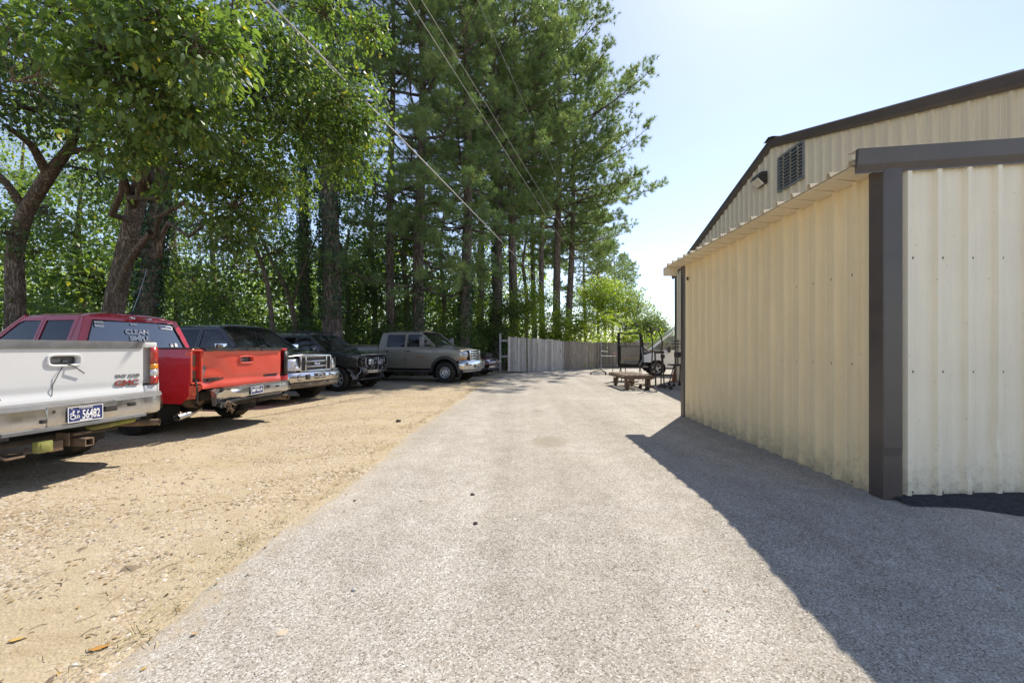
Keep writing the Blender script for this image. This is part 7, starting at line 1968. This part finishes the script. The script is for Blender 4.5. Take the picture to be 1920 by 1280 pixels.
# ------------------------------------------------------------------ loose stones, dry leaves and twigs on the ground
r = np.random.default_rng(77)
def stones(name, label, pts, size, mat, seed):
    r = np.random.default_rng(seed)
    n = len(pts)
    base = np.array([[1, 0, 0], [0.3, 0.95, 0], [-0.8, 0.6, 0], [-0.8, -0.6, 0], [0.3, -0.95, 0], [0.15, 0.1, 0.75], [-0.3, -0.1, 0.6]])
    f = np.array([[0, 1, 5], [1, 2, 5], [2, 6, 5], [2, 3, 6], [3, 4, 6], [4, 5, 6], [4, 0, 5]])
    sz = size * np.exp(r.normal(0, 0.5, n)) * np.where(r.random(n) < 0.03, 1.9, 1.0)
    a = r.uniform(0, 2 * PI, n); ca, sa = np.cos(a), np.sin(a)
    v = base[None] * sz[:, None, None] * r.uniform(0.6, 1.2, (n, 1, 3)) * np.array([1, 0.8, 0.75])
    v += r.normal(0, 0.12, v.shape) * sz[:, None, None]
    x = v[..., 0] * ca[:, None] - v[..., 1] * sa[:, None]; y_ = v[..., 0] * sa[:, None] + v[..., 1] * ca[:, None]
    V = np.stack([x + pts[:, 0:1], y_ + pts[:, 1:2], v[..., 2] + pts[:, 2:3] - 0.15 * sz[:, None]], -1)
    F = (f[None] + (np.arange(n) * 7)[:, None, None]).reshape(-1, 3)
    return tag(np_obj(name, V.reshape(-1, 3), F, mat, None, np.repeat(r.random(n), 7)), label, 'gravel', None, 'stuff')
def stone_mat():
    m, nt, b = new_mat('gravel_stone')
    at = N(nt, 'ShaderNodeAttribute', attribute_name='rnd')
    rr = ramp(nt, at.outputs['Fac'], [(0.0, (0.14, 0.105, 0.075)), (0.3, (0.36, 0.27, 0.17)), (0.6, (0.43, 0.37, 0.29)), (0.85, (0.46, 0.36, 0.22)), (1.0, (0.58, 0.55, 0.50))])
    L(nt, rr.outputs[0], b.inputs['Base Color']); b.inputs['Roughness'].default_value = 0.85
    return m
M_STONE = stone_mat()
pts = []
while len(pts) < 27000:
    y_ = 1.1 + 13 * r.random() ** 1.7
    x = edge_x(y_) + 0.12 - abs(r.normal(0, 1)) * 2.6 - 0.15 * r.random()
    k = noise.noise(Vector((x * 0.75, y_ * 0.75, 2.0))) + 0.5 * noise.noise(Vector((x * 2.2, y_ * 2.2, 5.0)))
    if k < 0.08 and r.random() < 0.93: continue
    pts.append((x, y_, ground_z(x, y_)))
stones('gravel', 'loose pebbles scattered over the dirt lot', np.array(pts), 0.0075, M_STONE, 1)
pts = [(x, y_, gz(x, y_) + 0.006) for x, y_ in ((r.uniform(edge_x(3) , 4) + 0.5, 1.0 + 12 * r.random() ** 1.5) for _ in range(2500)) if x > edge_x(y_) and x < 3.2]
stones('drive_grit', 'fine stones and grit lying loose on the asphalt', np.array(pts), 0.0045, M_STONE, 2)
M_DRY = leaf_mat('dry_leaf', [(0.0, (0.08, 0.045, 0.02)), (0.5, (0.22, 0.13, 0.05)), (1.0, (0.45, 0.30, 0.09))], trans=0.1, rough=0.8)
def litter(n, seed, size):
    r = np.random.default_rng(seed)
    y_ = 1.2 + 16 * r.random(n) ** 1.4
    x = np.array([edge_x(v) for v in y_]) - np.abs(r.normal(0, 2.8, n)) + r.normal(0, 0.25, n)
    z = np.array([surf(a, b_) for a, b_ in zip(x, y_)]) + 0.003
    pos = np.stack([x, y_, z], 1)
    ax = np.stack([r.normal(size=n), r.normal(size=n), r.normal(0, 0.08, n)], 1)
    ln = size * r.uniform(0.5, 1.3, n)
    return leaf_arrays(pos, ax, np.array([0, 0, 1.0]) + r.normal(0, 0.2, (n, 3)), ln, ln * 0.5, False, r.random(n))
V, F, R = litter(2200, 5, 0.030)
tag(np_obj('leaf_litter', V, F, M_DRY, None, R), 'dry leaf fragments scattered over the lot and drive edge', 'litter', None, 'stuff')
parts = []
for _ in range(520):
    y_ = 1.3 + 14 * r.random() ** 1.5; x = edge_x(y_) - abs(r.normal(0, 1.9)) + r.normal(0, 0.12); z = surf(x, y_) + 0.003
    a = r.uniform(0, 2 * PI); ll = r.uniform(0.02, 0.12)
    p = np.array([[x, y_, z], [x + ll * math.cos(a) * .5, y_ + ll * math.sin(a) * .5, z + 0.006 * r.random()], [x + ll * math.cos(a + .4), y_ + ll * math.sin(a + .4), z]])
    parts.append(tube_np(p, np.full(3, r.uniform(0.0008, 0.002)), 3))
V, F, R = merge(parts); tag(np_obj('twig_litter', V, F, simple('twig_brown', (0.14, 0.085, 0.045), 0.9), None), 'thin twigs and straw lying along the drive edge', 'litter', None, 'stuff')
# dry grass tufts along the ragged edge of the asphalt
P_, A_, N_ = [], [], []
for _ in range(90):
    y_ = 1.4 + 14 * r.random() ** 1.4; x = edge_x(y_) - abs(r.normal(0, 0.10)) + 0.04
    k = int(r.integers(8, 26)); sp = r.uniform(0.02, 0.07)
    px_ = x + r.normal(0, sp, k); py_ = y_ + r.normal(0, sp * 1.4, k)
    P_.append(np.stack([px_, py_, np.array([surf(a, b_) for a, b_ in zip(px_, py_)])], 1))
    A_.append(np.stack([r.normal(0, 1, k), r.normal(0, 1, k), r.uniform(0.1, 0.9, k)], 1)); N_.append(r.normal(size=(k, 3)) + np.array([0, 0, 1.0]))
pos = np.concatenate(P_); n_ = len(pos); ln = r.uniform(0.03, 0.09, n_)
V, F, R = leaf_arrays(pos, np.concatenate(A_), np.concatenate(N_), ln, np.full(n_, 0.004), False, r.random(n_))
tag(np_obj('dry_grass', V, F, leaf_mat('straw', [(0.0, (0.16, 0.12, 0.06)), (0.6, (0.40, 0.32, 0.17)), (1.0, (0.55, 0.47, 0.28))], trans=0.2, rough=0.8), None, R), 'dry straw tufts along the edge between dirt and asphalt', 'grass', None, 'stuff')
# single fallen leaves that stand out
def fallen(label, px, py, L_, w_, mat, a):
    q = G(px, py); z = surf(q.x, q.y) + 0.001
    rows_ = [[((t - .5) * L_, s_ * w_ * math.sin(PI * min(max(t, .04), .96)) ** 0.8, 0.006 * abs(s_) * (1 - t) + 0.008 * t * t + 0.002) for s_ in np.linspace(-1, 1, 5)] for t in np.linspace(0, 1, 9)]
    o = patch('fallen_leaf', None, mat, rows_); o.location = (q.x, q.y, z); o.rotation_euler = (0, 0, a)
    tag(o, label, 'leaf', 'fallen leaves in the foreground')
fallen('curled orange-brown fallen leaf on the dirt near the drive edge', 186, 1218, 0.085, 0.016, simple('orange_leaf', (0.46, 0.22, 0.04), 0.7), 0.45)
fallen('yellow fallen leaf in the foreground gravel', 30, 1208, 0.06, 0.013, simple('yellow_leaf', (0.55, 0.36, 0.09), 0.7), 0.4)
fallen('small tan fallen leaf lying on the asphalt', 365, 1190, 0.03, 0.011, simple('tan_leaf', (0.50, 0.33, 0.17), 0.7), 0.9)
fallen('small brown leaf lying in the shaded asphalt', 1875, 1107, 0.03, 0.009, simple('brown_leaf', (0.30, 0.18, 0.08), 0.7), 2.2)
for i, (px, py, s_, lb) in enumerate(((663, 1107, 0.014, 'pale pebble alone on the drive in front'), (665, 939, 0.012, 'dark pebble on the drive near its dirt edge'), (747, 792, 0.05, 'dark clod on the dirt left of the drive'), (886, 928, 0.02, 'dark clod in the middle of the drive'), (892, 982, 0.018, 'dark clod farther down the middle of the drive'))):
    q = G(px, py); bm = bmesh.new(); bmesh.ops.create_icosphere(bm, subdivisions=2, radius=s_)
    for v in bm.verts: v.co *= 1 + 0.35 * noise.noise(v.co * 40 + Vector((i, 0, 0))); v.co.z *= 0.6
    o = bm_obj('stone', bm, M_CLR if False else (M_POST if i == 0 else M_UNDER), None, True); o.location = (q.x, q.y, surf(q.x, q.y) + s_ * 0.25)
    tag(o, lb, 'stone')
